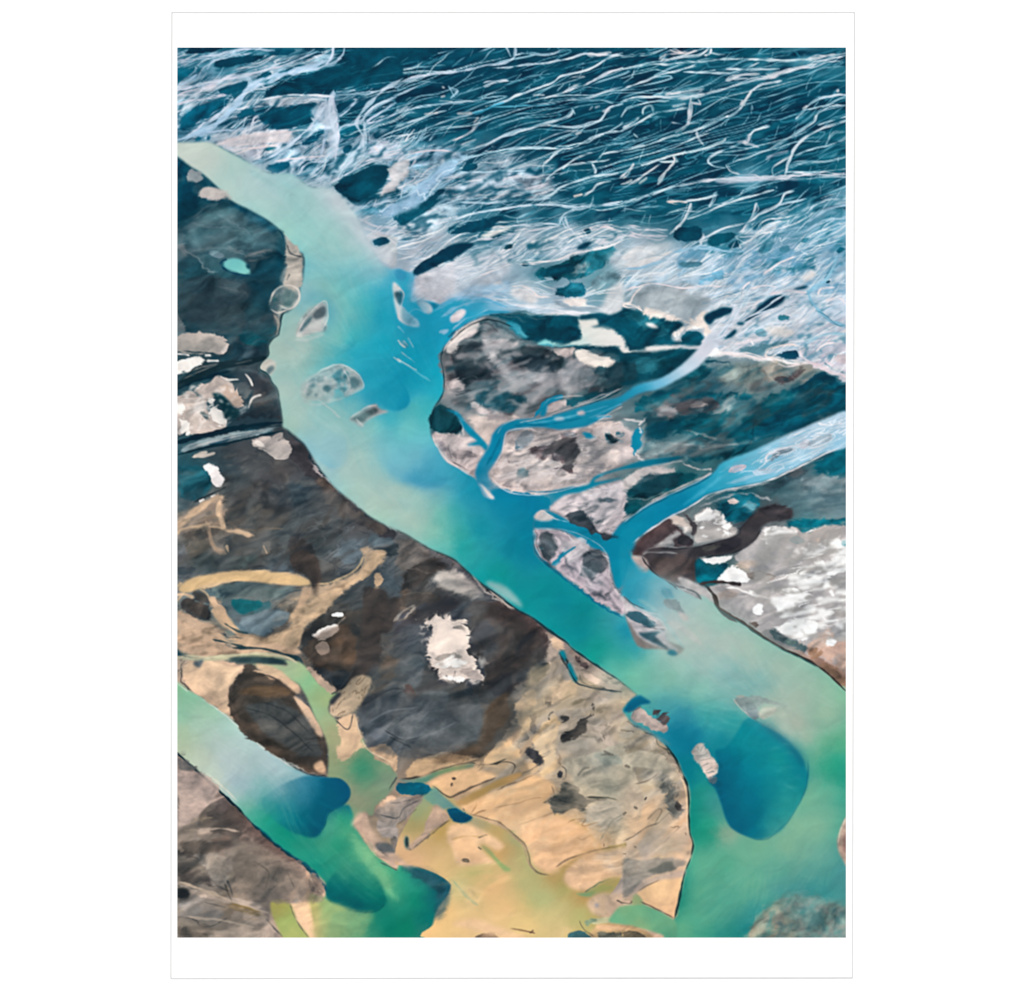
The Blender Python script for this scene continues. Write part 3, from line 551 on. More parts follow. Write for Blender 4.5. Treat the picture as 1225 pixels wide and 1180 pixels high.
p 06485e .5 1 .3 | 1000,1015 1050,1005 1060,1035 1030,1050
p 0a5068 .5 1 .3 | 840,730 870,720 910,735 880,760
p 0c5068 .7 1 .3 .9 | 0,950 60,930 100,950 60,990 0,1000
@3
s b4d0da 3>2.4 .5 .95 | -10,82 130,75 200,50 250,28
s b4d0da 2.8>3 .5 .95 | -10,148 150,125 260,120 400,110 560,95 700,95 850,102 1000,95
s c4d6de 4>6 .7 .95 | 1000,95 1100,80 1225,62
s d4d2d6 6>4 1.2 .85 | 200,95 240,70 330,62 | 260,45 340,70 400,50
s bcd2dc 4>2 .6 .95 | 210,100 300,85 400,75 470,40
s c4d4dc 4>1 .6 .9 | 470,60 560,72 | 480,40 470,65 440,75
s c4d6e0 6>3.4 .6 .95 | 1225,72 1100,100 980,135 860,175 750,200 600,240
s b4d0dc 4>2.2 .6 .95 | 600,240 480,280 350,300 200,300 60,305 -10,328
s b0ceda 2.6 .5 .95 | -10,262 100,220 200,180 330,150 400,120
s b0ceda 2.4 .5 .95 | 330,165 450,170 600,165 690,135 740,112 | 560,150 700,150 850,148 | 500,155 420,165
s c6d2da 7>4 1.4 .8 | 560,210 640,180 740,175 | 780,190 860,165 920,150 | 600,200 680,200
s 9cc4d0 1.5 .4 .9 | 240,285 300,250 370,210 | 260,290 400,250 520,220 | 0,230 40,200 60,190
s c4d4dc 5 1.2 .8 | 230,290 320,275 440,255 | 300,310 420,290 500,265 | 270,350 340,335
s 9cc6d2 2 .4 .9 | -10,410 20,370 60,350 150,330 250,320 | 110,395 115,365 150,350 165,385
s b4d0da 2.6 .4 .95 | -10,484 80,440 180,390 280,370 350,358 | 0,470 60,440 90,410
s c4d2da 5>3 .7 .95 | 372,305 365,370 358,420 340,462 285,492
s c4ccd4 4>1 1 .85 | 350,450 420,440 | 380,330 420,340 410,310 | 270,440 330,450
s b0ceda 2.6 .4 .95 | 860,212 760,230 700,268 | 650,352 600,395 560,410
s c8d6dc 4 .6 .95 | 700,265 680,300 650,350
s b4d0da 3 .4 .95 | 560,408 450,460 350,490 250,520 100,570 -10,592
s a4c8d4 1.6 .4 .9 | -10,605 80,592 200,560 | 420,430 500,420
s 8cbccc 1.4 .4 .9 | 740,308 840,285 950,240 1060,220 1225,208 | 1225,135 1100,140 1000,175 880,205 | 860,375 940,325 | 860,360 900,340
s b0ceda 2 .4 .95 | 1225,285 1150,295 1060,315 1000,350 960,400 940,420
s d4d4d8 4 .8 .9 | 1165,275 1170,260 | 975,365 1000,345 | 1040,430 1048,400 | 640,345 650,320
s b0ceda 2.2>3 .4 .95 | 1225,345 1130,352 1060,390 1030,440 900,520 780,590 640,640 560,672
s c4d2da 4 .6 .9 | 560,672 585,705 630,722
s 8cbccc 1.3 .4 .9 | 1030,430 960,480 880,535 800,560 | 1225,300 1130,330 1060,380 | 650,700 760,650 880,560 | 680,720 800,640
s b4d0d8 2.6 .4 .95 | 560,525 530,545 400,590 300,612 200,640 100,670 | 200,650 260,650 300,650
s c4d2d8 4 .7 .95 | 280,620 285,650 240,700 190,772
s b0ceda 2.4 .4 .95 | 800,460 720,480 690,510 | 640,555 550,590 485,620 465,655 500,680 560,686
s c4ccd6 8>3 1.2 .85 | 690,505 680,540 620,550 | 660,545 740,570
s b4ccd6 4>3 1 .85 | 400,490 420,530 440,560 | 60,500 80,520
s bcd4de 3>5 .5 .95 | 1225,425 1150,445 1080,470 990,520 930,580 905,640 880,725
s 9cc4d2 2.4 .5 .9 | 1225,515 1150,550 1000,590 930,620 | 1225,490 1150,500 1100,560 | 1225,400 1130,430 1060,450
s 9cc6d4 2.4 .5 .9 | 1225,622 1100,650 950,660 900,680 | 1225,690 1050,710 940,705 890,710
s bcd0d8 4>2 .6 .9 | 815,725 812,690 850,660 930,610
s a4b4c4 5>2 1.2 .7 | 780,640 840,605 900,590
s c6d2dc 4>7 .6 .95 | 1225,722 1050,722 950,715 880,735 760,735
s c4d0da 7>4 .7 .95 | 760,738 640,738 500,748 400,765 300,785
s a8c8d4 4>3 .6 .95 | 300,785 180,815 130,832 60,860 -10,880
p b9c5d2 1.2 .9 .2 .8 | 500,750 620,732 870,737 1010,747 850,752 680,762 580,772 520,765
p 5f97aa 1 1.5 .3 .6 | 180,810 300,790 480,770 400,800 250,830
s 8fb4c2 3>1.5 .8 .8 | 1000,745 1120,735 1225,735 | 560,790 700,780
s c4d2d8 3.4>2 .6 .9 | -10,735 40,690 60,660 | -10,775 80,750 210,660
s c4cccc 4 1 .8 | 20,770 50,750 | 90,770 130,740
s ecdcd6 6>4 .7 .95 | 240,868 300,868 350,872
s b4ced8 2.4 .4 .95 | 330,868 450,850 520,830 
s c4d4dc 5>6 .7 .95 | 372,880 355,930 310,1000 255,1045
s b4d0da 2.8 .5 .95 | 820,805 700,840 560,880 450,930 350,965
s a8cad6 2 .4 .9 | 470,900 490,860 510,810 | 490,830 520,800 | 560,840 565,815 | 640,830 655,805 | 540,880 600,850
s bcd4de 3.4 .6 .95 | 930,810 880,830 850,880 740,935 680,980 560,1010 440,1062
s c4d4de 4>5 .8 .9 | 725,880 700,950 660,1010 640,1050
s a0c8d8 2 .5 .9 | 830,890 950,860 1050,840 | 870,960 1000,910 1060,880 | 740,1000 850,970 900,950
s b4d4e2 3>4 .7 .9 | 820,1000 900,970 1000,930 1040,890 1120,860 1225,850
s a4cce0 3 .8 .85 | 1000,980 1100,920 1225,880 | 950,1040 1080,980 1225,950 | 900,1020 1000,1000
s 6fa4b4 3 .8 .7 | -10,922 100,905 200,890 | 0,900 120,880
s c4d0da 5>4 .8 .9 | -10,1008 60,1012 130,1022 240,1022
s d0d0d8 8 1.2 .8 | 0,1050 120,1055 240,1055
s c8d2dc 5 1 .85 | 440,1062 420,1089 | 430,1040 440,1060 | 700,1040 800,1020 830,990
p 03445a .5 1 .3 | 265,1040 320,1005 400,1000 440,1030 420,1075 350,1089 290,1080
p 05506a .5 1 .3 .9 | 690,1020 720,985 800,965 850,975 760,1000 720,1025
# bright strands of the lower plain
@0
n 5f8ea6 155 1.0 30 66 60 1.6 .5 .55 321 3 | @5 200,0 1225,-60 1225,60 640,160 480,300 300,300 100,360 80,220 @5 100,80
n d8e2ea 160 1.0 34 120 80 1.3 .3 .8 323 3 | @5 0,-40 1225,-60 1225,80 640,170 380,260 300,350 100,360 80,220
n eeeef0 162 1.0 34 66 90 1.6 .4 .85 325 3 | @5 0,-40 1225,-60 1225,80 640,170 380,260 300,350 100,360 80,220
n 4f8ca8 150 1.0 26 102 50 1.4 .4 .6 327 3 | @3 650,1010 1010,860 1225,830 @6 1225,330 900,300 560,280 300,260 300,60 450,30
n c8deea 150 1.0 28 156 70 1.2 .3 .85 329 3 | @3 600,1010 1010,860 1225,830 @6 1225,500 1000,300 700,400 450,400 300,280 0,330 0,30 300,60
n eef2f6 150 1.0 28 108 80 1.4 .3 .85 331 3 | @3 600,1010 1010,860 1225,830 @6 1225,500 1000,300 700,400 450,400 300,280 0,330 0,30 300,60
n 7fa4b8 150 1.0 30 66 60 1.4 .4 .6 333 3 | @6 500,420 900,330 1225,250 1225,780 1000,690 600,650 470,620
n e4e6ec 150 1.0 30 114 80 1.6 .4 .8 335 3 | @6 480,400 900,330 1225,250 1225,780 1000,690 600,650 470,620
n f0eeee 172 1.0 40 36 90 2 .5 .8 337 3 | @5 450,260 760,270 1225,260 1225,420 900,445 600,420 480,380
# sand and channels further down the plain
@5
p 053f55 .4 .6 .25 | 80,215 120,170 220,110 300,55 415,50 380,90 270,140 180,190 100,230
p 094c64 .5 1 .3 | 435,22 450,-10 590,-10 540,12
p 164f60 .5 1 .4 | 560,88 600,52 652,50 620,80
p 063f55 .4 .8 .3 | 975,78 1010,50 1056,42 1040,66 1000,84
p 1f6070 .8 2 .7 | 740,240 760,195 860,160 960,115 1080,90 1190,58 1225,80 1170,120 1140,170 1090,200 1000,240 900,240 800,250
p 0a465a .5 1 .4 | 665,172 700,150 750,160 700,182
p 1f6478 .8 1.5 .7 | 870,300 930,275 1010,260 1040,310 1000,340 900,345 860,330
p 6f8f9a 1 2 .6 .8 | 1040,270 1080,220 1150,180 1190,230 1225,240 1130,290 1070,310
p 86989e 2 2 .6 .7 | 930,180 1000,150 1060,140 1040,190 960,220
p b8c0c8 3 .9 .3 .7 | 1140,130 1190,90 1225,90 1225,200 1180,180
p 0c4c60 .6 1.5 .4 .8 | 760,240 860,230 960,200 1000,170 920,160 800,190
s e0dee0 2>3 .5 .95 | 370,262 520,200 640,162 760,155 860,145 950,110 1100,80 1225,40
s c4d4de 1.8 .4 .9 | 690,110 780,70 900,30 1000,18 1100,25 | 550,95 575,60 640,40 730,10 | 640,150 690,110 720,20 | 940,100 980,40 1060,20 | 760,100 880,60
s c4d0da 3 1 .7 | 740,100 860,90 960,70 | 520,120 600,130 660,110
s a4bccc 2 .6 .8 | 180,240 380,210 520,180 | 100,140 200,80 | 230,190 400,150 560,110
s e4e0e0 4>3 .7 .9 | 540,310 600,290 680,285 740,310 770,335 840,350
p d4d2d4 2 .9 .2 .7 | 600,300 690,300 760,340 740,370 670,360 620,330
p e0dcda 2 .9 .2 .7 | 700,345 750,350 770,365 720,375
s c8d4de 3>2 .6 .85 | 480,355 560,360 640,380 760,400 860,420 | 560,300 500,340 440,350
p 8c9fab .6 .6 .2 | 845,365 900,400 980,418 1080,412 1120,388 1060,398 970,398 900,375
p d8d4d2 .8 1 .2 | 870,362 960,350 1050,355 1000,372 1060,385 1110,385 1000,395 940,388
p dcdcde 1.5 .9 .2 .8 | 1120,370 1150,310 1225,262 1225,410 1160,440 1090,440 900,445 760,440 850,420 1000,430 1090,420
s b4ccd8 2 .5 .8 | 740,270 850,250 800,240 | 720,290 780,320 850,330 | 1020,290 1040,320 | 970,350 1130,310
p cfc8c8 1.4 1 .2 .8 | 490,270 560,250 590,275 540,285
p 4f7a88 .6 1 .3 .8 | 500,215 560,200 540,225
@0
n e6eaee 158 1.0 30 42 70 1.2 .3 .8 341 3 | @6 0,60 300,60 700,150 700,320 450,300 200,270 0,330
n eceef0 150 1.0 30 42 70 1.2 .3 .8 343 3 | @6 480,330 900,300 1225,250 1225,740 1000,690 600,640 480,560
n c0d4e0 150 1.0 30 36 60 1.2 .3 .8 345 3 | @6 480,330 900,300 1225,250 1225,740 1000,690 600,640 480,560
@0
t m 1f6c84 -28 20 8 .6 .68 .75 701 3 | @3 650,1020 1010,870 1225,840 @6 1225,200 950,230 700,200 560,120 450,60
t m 5a98bc -28 22 8 .56 .66 .7 705 3 | @6 300,90 700,60 1225,60 1225,330 900,320 560,280 300,260
t m 0f566c -22 20 8 .62 .7 .75 709 3 | @5 380,60 740,20 1225,-40 1225,30 900,120 600,170 420,200
t m c4d8e8 -26 26 7 .58 .68 .6 713 3 | @6 0,60 400,80 900,250 1225,300 1225,720 1000,680 600,640 480,420 300,300 0,320
t m 3f7f96 -30 16 6 .64 .72 .7 717 3 | @6 480,340 900,330 1225,420 1225,720 1000,680 600,640
t m 0c4c64 -36 22 9 .6 .68 .75 721 3 | @1 500,480 1225,480 1225,1000 1050,1030 850,780 650,700
t m 0c4c64 -20 24 8 .6 .68 .75 725 3 | @2 0,580 500,560 860,700 860,850 500,900 200,1000 0,1060
@0
n b4cce0 150 1 24 90 50 1 .3 .8 731 3 | @6 0,40 700,40 1225,20 1225,700 1000,680 600,640 480,420 300,300 0,320
n 4f88a4 150 1 24 90 50 1 .3 .7 733 3 | @6 300,40 700,40 1225,20 1225,700 1000,680 600,640 480,420 400,200
n 2f6f88 158 .9 24 60 50 1 .3 .7 735 3 | @5 100,80 400,0 1225,-40 1225,30 900,120 600,180 300,280 100,340
# flat dark land and pale lake under the plain
@0
N dark_lowland
p 0e4c5e .5 .8 .5 | @5 480,450 540,430 700,438 900,440 985,450 1000,440 1100,430 1160,440 1225,410 @6 0,400 60,415 130,440 220,455 330,490 270,540 270,580 320,585 340,550 400,530 440,560 430,610 300,605 120,612 60,632 20,600 0,560 @5 1150,500 1060,490 1000,470 985,560 900,592 820,590 740,580 640,540 600,480 560,460
@6
p 24606e 1 2 .5 .8 | 0,410 100,430 230,470 200,510 100,500 0,470
p 2f7080 1.5 2 .5 .6 | 160,560 240,500 300,480 220,560
p d8d8d8 .6 .8 .2 | 125,488 160,485 190,510 150,508
p e8e4e0 .5 1.2 .2 | 255,545 290,520 350,490 420,470 450,500 430,520 350,515 310,545 280,560 330,575 320,590 280,580
p d8d0ca 1 1.5 .2 | 100,430 160,400 260,430 320,460 400,450 430,400 450,440 480,540 440,560 430,520 330,490 220,458
p 0a5062 .5 1 .3 | 310,555 350,530 420,530 438,560 410,600 330,600
@5
p 0a3c4c 1 1.5 .4 .7 | 640,540 740,500 850,500 980,520 975,560 900,590 820,588 740,578
s 5a7078 1.5 1 .6 | 520,440 600,450 700,480 | 560,430 700,450 800,460
N pond
g .4 .6 .05 | 595,480 640,490 680,520 700,556 660,548 610,510 | 610,490:2a88a0 690,550:54a8b8
N pale_lake
g .4 .4 .04 | @5 985,450 1000,468 1080,462 1085,492 1040,502 1150,512 1200,540 1225,575 @6 20,600 60,632 120,630 130,612 250,605 420,608 425,626 330,614 220,637 120,646 0,642 @5 1190,608 1000,610 850,608 765,600 800,574 830,588 900,600 985,570 985,520 | 1000,480:dfdcd6 1100,560:dcdcd8 950,600:c8dcd8 860,600:9cd2d0 790,590:78c4c8 1225,610:dcdad6 @6 120,625:d6d8d8 400,615:d4d0d4
N -
s 3aa0b8 1.2 .5 .8 | @5 770,600 850,612 | @5 860,606 960,612
# spreading sand of the lower plain
N braided_plain
@6
p 043f54 .4 .8 .3 | 440,450 470,425 540,400 590,402 595,425 540,450 500,465 480,490 455,485
p 044058 .4 .8 .3 | 655,472 710,430 740,390 800,345 850,330 885,345 840,390 760,430 700,465
p 05465c .4 .6 .3 | 550,570 580,540 610,518 615,535 590,560
p 0a4660 .4 .6 .3 | 928,298 990,282 1000,290 960,302
p 0f5068 .4 .6 .3 | 618,485 650,478 660,490 630,495
p 3f7f90 .7 1 .3 | 838,470 850,440 900,440 925,455 900,470
p 6f98a8 .8 1 .3 | 705,525 760,512 785,540 780,565 730,550
p 5f8c9a .7 1 .3 .9 | 600,630 680,610 800,590 900,575 925,590 860,605 780,640 770,668 700,660
p 1f5068 .5 1.4 .3 | 805,660 860,640 950,630 955,675 900,685
s e4dcd8 2.4 .5 .9 | 780,650 800,625 900,605 960,610 | 780,650 790,672 900,690
s e4e0e0 5>7 .7 .95 | 430,640 600,655 760,680 920,692 1010,700 1100,735
s d8cfd6 8>14 .8 .95 | 1000,695 1100,735 1225,790
p e6e2e2 .8 1.2 .2 | 420,640 440,570 480,540 470,600 540,640 600,650 500,672 430,672
p c4ccd8 1 1.5 .2 | 470,570 540,500 620,400 650,400 600,500 540,580 500,620 460,640
s c8d8e4 4>2 .8 .9 | 520,560 590,470 640,380 680,330 720,250
s c4d4e0 2.4 .6 .85 | 640,520 720,450 860,400 960,340 | 650,470 720,430 880,330 | 700,440 850,400 960,380
s 7cb4cc 8>5 1 .85 | 1005,310 1030,370 1080,430 1140,480 1225,500
s 8ac0d6 6>4 1 .85 | 1010,310 1060,280 1110,240 1160,130
s 94c4d6 5>3 1 .8 | 980,600 1080,550 1225,540
p dcd6d2 2 .9 .2 .8 | 770,510 850,505 930,525 900,560 820,555
p e0d8d4 2 .9 .2 .7 | 970,240 1020,200 1050,205 1040,240 990,265
s d8d4da 3 .8 .85 | 600,600 700,580 800,570 | 620,560 700,570 | 1000,320 920,310 800,320 | 860,320 780,340 700,400
p a4b0b6 2 .9 .3 .8 | 50,350 100,290 160,275 250,285 320,320 460,340 470,380 430,400 400,440 330,450 250,430 100,390
p b8c2c8 3 .9 .2 .6 | 120,330 220,310 300,320 200,350
s dedee2 3>2 .6 .9 | 0,310 80,285 160,270 240,280 330,295 450,280 560,285
s ece4e0 4>2 .7 .9 | 0,390 40,370 60,330 110,285 | 0,380 60,390 110,420
s a4aab0 1.3 .5 .8 | 210,370 280,345 | 390,330 440,315 | 350,390 450,370
p 8a98a0 .6 1 .3 .8 | 200,380 260,350 300,350 240,380
s 7aa4b8 2 .6 .8 | 435,375 475,370 | 560,355 630,350 | 560,390 580,385
s e4e4e4 8>5 1.5 .8 | 0,130 80,90 170,110 | 20,170 120,150 260,100
p dcdee0 3 .9 .2 .7 | 0,140 40,80 120,60 260,40 270,70 200,110 100,180 0,190
p 0a4c62 .5 1 .3 | 265,-10 430,-10 425,30 380,42 310,35
p 0c5064 .5 1 .3 | 450,55 470,20 500,0 640,-10 600,25 540,60 500,72
p 0c5068 .5 1 .3 | 555,78 600,40 630,25 640,70 590,82
s d4dee6 2 .5 .9 | 620,20 640,80 | 620,25 590,80 | 620,25 680,60 | 630,20 720,10
s 8cbcd4 4>3 .8 .85 | 280,100 400,75 560,90 660,95 | 300,100 320,80 | 0,190 120,180 240,140
p 5f94a8 .7 1.2 .4 | 280,160 340,155 440,155 430,175 340,182
p 6fa4c0 .8 1.5 .4 | 500,220 560,190 620,165 600,205 540,235 480,260 380,275 400,250
p 3a8098 .5 1 .4 .8 | 720,110 760,60 840,30 800,90
p 2f7c94 .5 1 .4 .8 | 950,50 980,20 1030,10 1000,45
p 15607c .5 1 .3 .9 | 1150,120 1170,60 1212,80 1190,105
p 4a8ca4 .5 1 .3 .8 | 840,80 900,60 910,90 860,105
p 8aa8bc .6 1 .3 .8 | 1150,200 1212,165 1212,200 1170,215
p 0f5a74 .5 1 .3 | 1095,265 1120,250 1135,262 1110,270
s dcdee4 2 .6 .85 | 1060,330 1080,300 1150,290 | 1100,360 1180,350 1210,380 | 1100,390 1200,370 | 1040,480 1120,480 | 700,300 760,280 840,290 | 760,220 850,160 940,120 | 640,360 660,290 690,260 | 480,330 560,300
p b8b8c4 1 1 .3 .7 | 1060,640 1110,600 1180,590 1212,600 1212,640 1120,650
p c8bcc0 1 1 .3 .8 | 1140,690 1160,655 1212,650 1212,705
s e8e0e4 2 .6 .85 | 960,610 970,660 1000,690 | 1050,640 1100,600 1160,590 | 1130,690 1150,660
N -
# ---------- dark heath west of the lagoon
N dark_lowland
@1
p 05445a 1 1.5 .4 .9 | 25,630 70,660 120,740 150,790 120,900 60,980 25,1000
p 0a4c60 1.5 1.5 .4 .7 | 130,770 300,780 280,850 180,880 130,850
p a49c9c 1 1.3 .3 .7 | 200,790 260,800 320,860 250,830
p 0f4a60 1.5 2 .4 .8 | 340,870 420,920 520,970 580,1030 590,1070 480,1000 400,950 300,890
p 3a5f68 2 2 .5 .7 | 180,900 300,880 400,960 480,1040 400,1089 200,1040 120,980
t b 7f9094 -10 16 4 .6 .8 .5 51 2 | 100,950 250,900 500,1020 560,1089 80,1089
s 7a9098 1.6 1 .6 | 35,1020 110,950 190,900 260,880 | 110,980 200,1010 320,1000 | 250,930 340,990 440,1050
s 033246 2 .5 .8 .4 | 25,622 110,682 180,730 240,790 330,868 420,915 520,970 590,1025 615,1089
@4
p 153f52 1 1.5 .4 .85 | 150,115 190,90 215,92 200,110
p 0f4456 1 1.5 .4 .85 | 255,150 290,130 310,150 320,190 380,220 440,225 460,180 500,130 590,110 590,180 520,280 450,320 430,260 330,220
p 4f7078 1.4 2 .4 .7 | 220,210 300,230 420,270 440,330 380,360 300,320
p 1f4c5a 1.4 2 .4 .8 | 40,130 120,120 220,210 260,290 180,330 60,300
s 8a9aa0 1.6 .8 .6 | 60,60 130,130 200,190 260,210 | 260,290 330,300 400,340 | 300,60 400,95 520,110 | 120,100 280,70 400,110 560,130
s 9a9a98 2 1 .6 | 400,120 460,105 560,95 | 420,140 520,130
p 8a9498 1.4 1.6 .4 .7 | 35,60 70,50 110,110 60,110
p 12505c 1 1.5 .4 .8 | 350,370 450,330 530,380 540,460 580,530 540,600 480,640 400,600 350,540 420,460
p 2a4450 1.5 2 .5 .8 | 330,580 480,620 560,560 520,680 400,700 300,690
p 4a6f76 2 2 .5 .6 | 250,400 350,370 420,440 380,510 260,480
p 7f8a8c 1.2 1.5 .3 .9 | 30,440 60,450 90,500 70,560 30,560
s 3a4448 2 .7 .8 | 60,625 140,620 210,650 
s 33454c 2 .5 .8 | 30,655 90,660 180,690 | 110,660 200,690
N dark_lowland
s a49a94 2 .5 .9 | 490,690 510,675
s 95908c 1.4 .5 .8 | 100,740 200,715 320,690
@4
p 3a3c42 1 1.5 .4 .85 | 320,760 430,745 500,780 570,850 590,930 600,1010 480,1030 380,1040 330,1000 430,930 450,860
p 5a5654 1.2 1.5 .4 .8 | 440,830 540,870 560,960 450,990 430,930
p 7a7876 1.2 1.6 .4 .8 | 270,800 350,800 440,850 430,910 370,880
p c8beb8 .6 1.5 .2 .9 | 30,870 120,840 200,840 140,880 50,920
p 8a9088 .8 1 .3 .8 | 80,950 150,930 180,990 240,1060 180,1060 110,1000
s 3a4a4c 1.4 .5 .8 | 80,950 110,1000 140,1060 180,1089 | 140,940 160,980
t b 5a5a5a -20 9 4 .6 .7 .6 53 2 | 30,850 250,780 430,930 300,1050 30,1080
@7
N dark_lowland
s 20505f 3 .6 .8 | 350,90 420,75 540,70 | 60,180 150,150
p 3f3f44 1 1.3 .4 .9 | 610,70 680,110 740,170 770,240 820,330 880,390 1000,480 1100,550 1225,620 1225,660 1140,640 1000,570 900,500 800,380 720,290 660,230 655,160
p 6f625a 1.6 1.2 .4 .85 | 760,310 830,350 930,440 1050,530 1190,620 1130,630 1000,570 900,520 820,420
s b0a8a8 3>2 .7 .85 | 770,240 800,300 870,370 960,440 1060,520
s 1a2f3a 2.2 .5 .9 .4 | 605,45 650,90 720,145 770,225 830,315 890,385 1000,472 1100,552 1225,612
s c4c8c8 1.3 .5 .8 | 930,420 1040,500 1140,570 1220,612
p 1f5866 1.2 1.6 .5 .9 | 40,260 140,240 200,300 230,370 200,420 120,460 60,440
p 3f5c66 1.5 1.6 .4 .7 | 40,440 120,440 100,500 50,520
p c0a690 2 1.8 .3 .8 | 30,570 110,510 200,450 270,420 280,480 270,540 280,620 300,700 250,740 190,700 160,600 90,570 30,610
p b49c88 1.2 1.6 .3 .7 | 40,640 120,560 240,560 380,620 300,640 180,640
p 6a645c .8 1.3 .4 .9 | 85,620 150,615 175,640 130,680 70,650
p 5a544e 1.4 2 .5 .8 | 300,630 420,620 560,640 600,700 540,760 440,760 340,740 290,700
s 8a7a6c 1.3 .6 .7 | 380,620 450,630 540,600 620,605 | 300,560 400,620
p b09a88 1.5 1.8 .4 .7 | 480,680 530,660 530,740 490,760
p 5a6a68 1.6 1.6 .4 .8 | 110,750 250,760 420,750 500,790 350,830 180,840 90,800
p 3a4850 1.2 1.5 .5 .9 | 30,800 100,800 140,830 60,845 30,840
p 8a8c90 1 1.5 .4 .8 | 40,700 80,680 110,720 80,780 40,790
p 7f868a 1.4 1.5 .3 .85 | 520,800 620,780 660,830 720,850 600,840 500,825
p 3f3a3a 1.2 1.5 .4 .8 | 640,620 720,640 780,700 780,760 680,720 640,690
s 4a4f54 1.6 .7 .8 | 820,760 900,810 980,850 | 860,540 960,580 1060,640
p 74828a 1.5 1.6 .4 .8 | 900,700 980,660 1050,650 1040,760 960,800 900,750
p 4a5054 .8 1.4 .5 .9 | 880,830 940,820 1010,830 980,880 920,870
p 3a4448 .8 1.5 .5 .9 | 1060,690 1130,690 1160,720 1225,650 1225,740 1170,760 1110,720
p 5f7078 1.4 1.4 .4 .7 | 1100,640 1225,640 1225,660 1130,700 1050,660
s 3f454a 1.6 .5 .85 | 150,862 280,845 400,830 510,802 | 280,893 400,885 540,905
p 3f454a .7 1.3 .5 .9 | 50,890 90,855 130,880 110,920 60,900
p 6f7f7c 1.2 1.5 .4 .85 | 220,925 300,890 400,888 560,905 720,920 640,960 580,990 500,980 380,1000 280,990
p 3f5258 1 1.6 .5 .8 | 250,930 340,900 450,900 400,940 300,980
p 0f5664 .8 1.4 .5 .95 | 300,995 360,985 460,995 520,1000 500,1040 430,1070 350,1060
s 4a5658 2>1 .6 .85 | 520,1010 600,975 660,950 720,945
p 524c4a .8 1.3 .4 .95 | 55,970 130,1010 210,1040 220,1089 100,1089 60,1030
p 4a4a4c .8 1.3 .4 .95 | 130,970 160,945 210,980 215,1005 160,1000
p c8aa90 1 1.2 .2 .9 | 215,1000 250,980 290,1060 330,1089 230,1089
t r 8a8f92 -35 22 5 .66 .92 .4 54 3 | 640,560 850,480 1100,640 1000,800 760,740
t b 2f3336 -10 14 5 .55 .72 .4 55 3 | 250,200 600,200 850,400 1000,560 800,680 400,600 250,450
t b 7f7a72 -10 16 4 .6 .78 .4 56 3 | 250,200 600,200 850,400 1000,560 800,680 400,600 250,450
@8
p 6f6a66 1 1.4 .4 .8 | -10,650 80,660 180,720 150,800 60,840 -10,800
p 484442 1.2 1.6 .5 .9 | 20,850 120,780 220,770 320,800 220,850 120,950 60,1000 0,1000
p bab2ac 2 1.6 .3 .85 | 190,880 260,820 340,830 400,900 440,970 400,980 330,930 260,930
p d0cac4 .8 1.2 .2 .9 | 490,900 560,925 640,970 670,1000 670,1035 600,1000 530,940
s 8a7e74 1.3 .6 .6 | 20,1050 100,1000 180,960 | 10,720 100,740 | 30,800 110,820 190,850
s c4b4a0 1.4 .6 .7 | 30,1070 110,1020
s b4b0a8 1 .5 .8 | 0,612 80,655 180,715
s 2a2f33 2 .5 .9 .4 | -10,603 80,652 180,712 300,762 380,832 450,892 530,952 600,1012
s c8c0b8 1.3 .5 .8 | 400,840 470,920 540,985 650,1045
# ---------- sandy ground and dark heath of the lower left
@10
p 4a4847 .8 1.3 .4 | 60,65 140,95 210,125 230,200 170,195 110,150
p 4a4a4a .8 1.2 .4 .95 | 125,70 160,40 210,75 215,95 160,90
p 145a66 1 1.4 .5 .9 | 300,90 380,80 480,85 540,90 500,150 420,170 350,140
p 6a808a 1.6 1.6 .4 .85 | 330,160 450,170 560,130 620,170 560,240 480,280 400,260 360,210
p 4a5250 1 1.4 .5 .9 | 290,140 330,200 390,260 400,280 360,250 300,190
s 5a6466 2 .7 .8 | 530,100 620,60 700,40
p 6a6a62 1 1.6 .5 .8 | 540,170 610,150 680,160 720,200 650,210 570,240
s 5a544c 1.2 .5 .8 .9 | 640,150 700,170 | 650,190 720,215 | 560,220 620,235
p cfae8e 1 1.2 .2 .9 | 400,270 520,285 600,240 690,250 690,360 600,365 450,330 380,320 270,270
p caa98c 1 1.2 .2 .9 | 30,270 140,240 220,250 230,310 320,340 500,350 560,370 400,385 250,375 120,340 40,310
s 4a5254 3>1.5 .5 .9 | 120,240 200,235 250,250 | 235,310 290,330 330,345 | 250,260 330,280 400,290
p 4a4f50 .7 1 .4 .9 | 225,290 300,315 340,330 320,345 250,325
s 4f5a5c 1.3 .5 .9 | 40,375 130,395 200,408 280,420 | 30,330 80,360
p 4a5a64 1 1.3 .4 .8 | 120,420 160,400 175,420 140,450
s 4a4a48 1.6 .5 .9 | 75,410 55,460 60,510 100,570 
p 4c4641 .7 1.2 .4 | 300,570 340,520 390,480 400,430 450,420 480,455 540,470 620,500 690,545 700,590 650,605 720,680 790,770 840,860 845,900 840,1030 740,1010 600,940 500,880 400,780 340,690 310,620
p 464a4a 1.2 1.4 .5 .85 | 360,620 450,590 620,600 700,680 760,770 740,860 640,830 500,720 400,700
p 584c40 1.2 1.4 .4 .65 | 340,560 450,520 600,540 680,580 600,590 450,600
p 434a54 1.5 1.6 .5 .7 | 620,860 720,830 820,870 830,960 760,990 640,940
p 6a5a4e 1.2 1.6 .4 .7 | 500,690 600,660 640,700 560,740
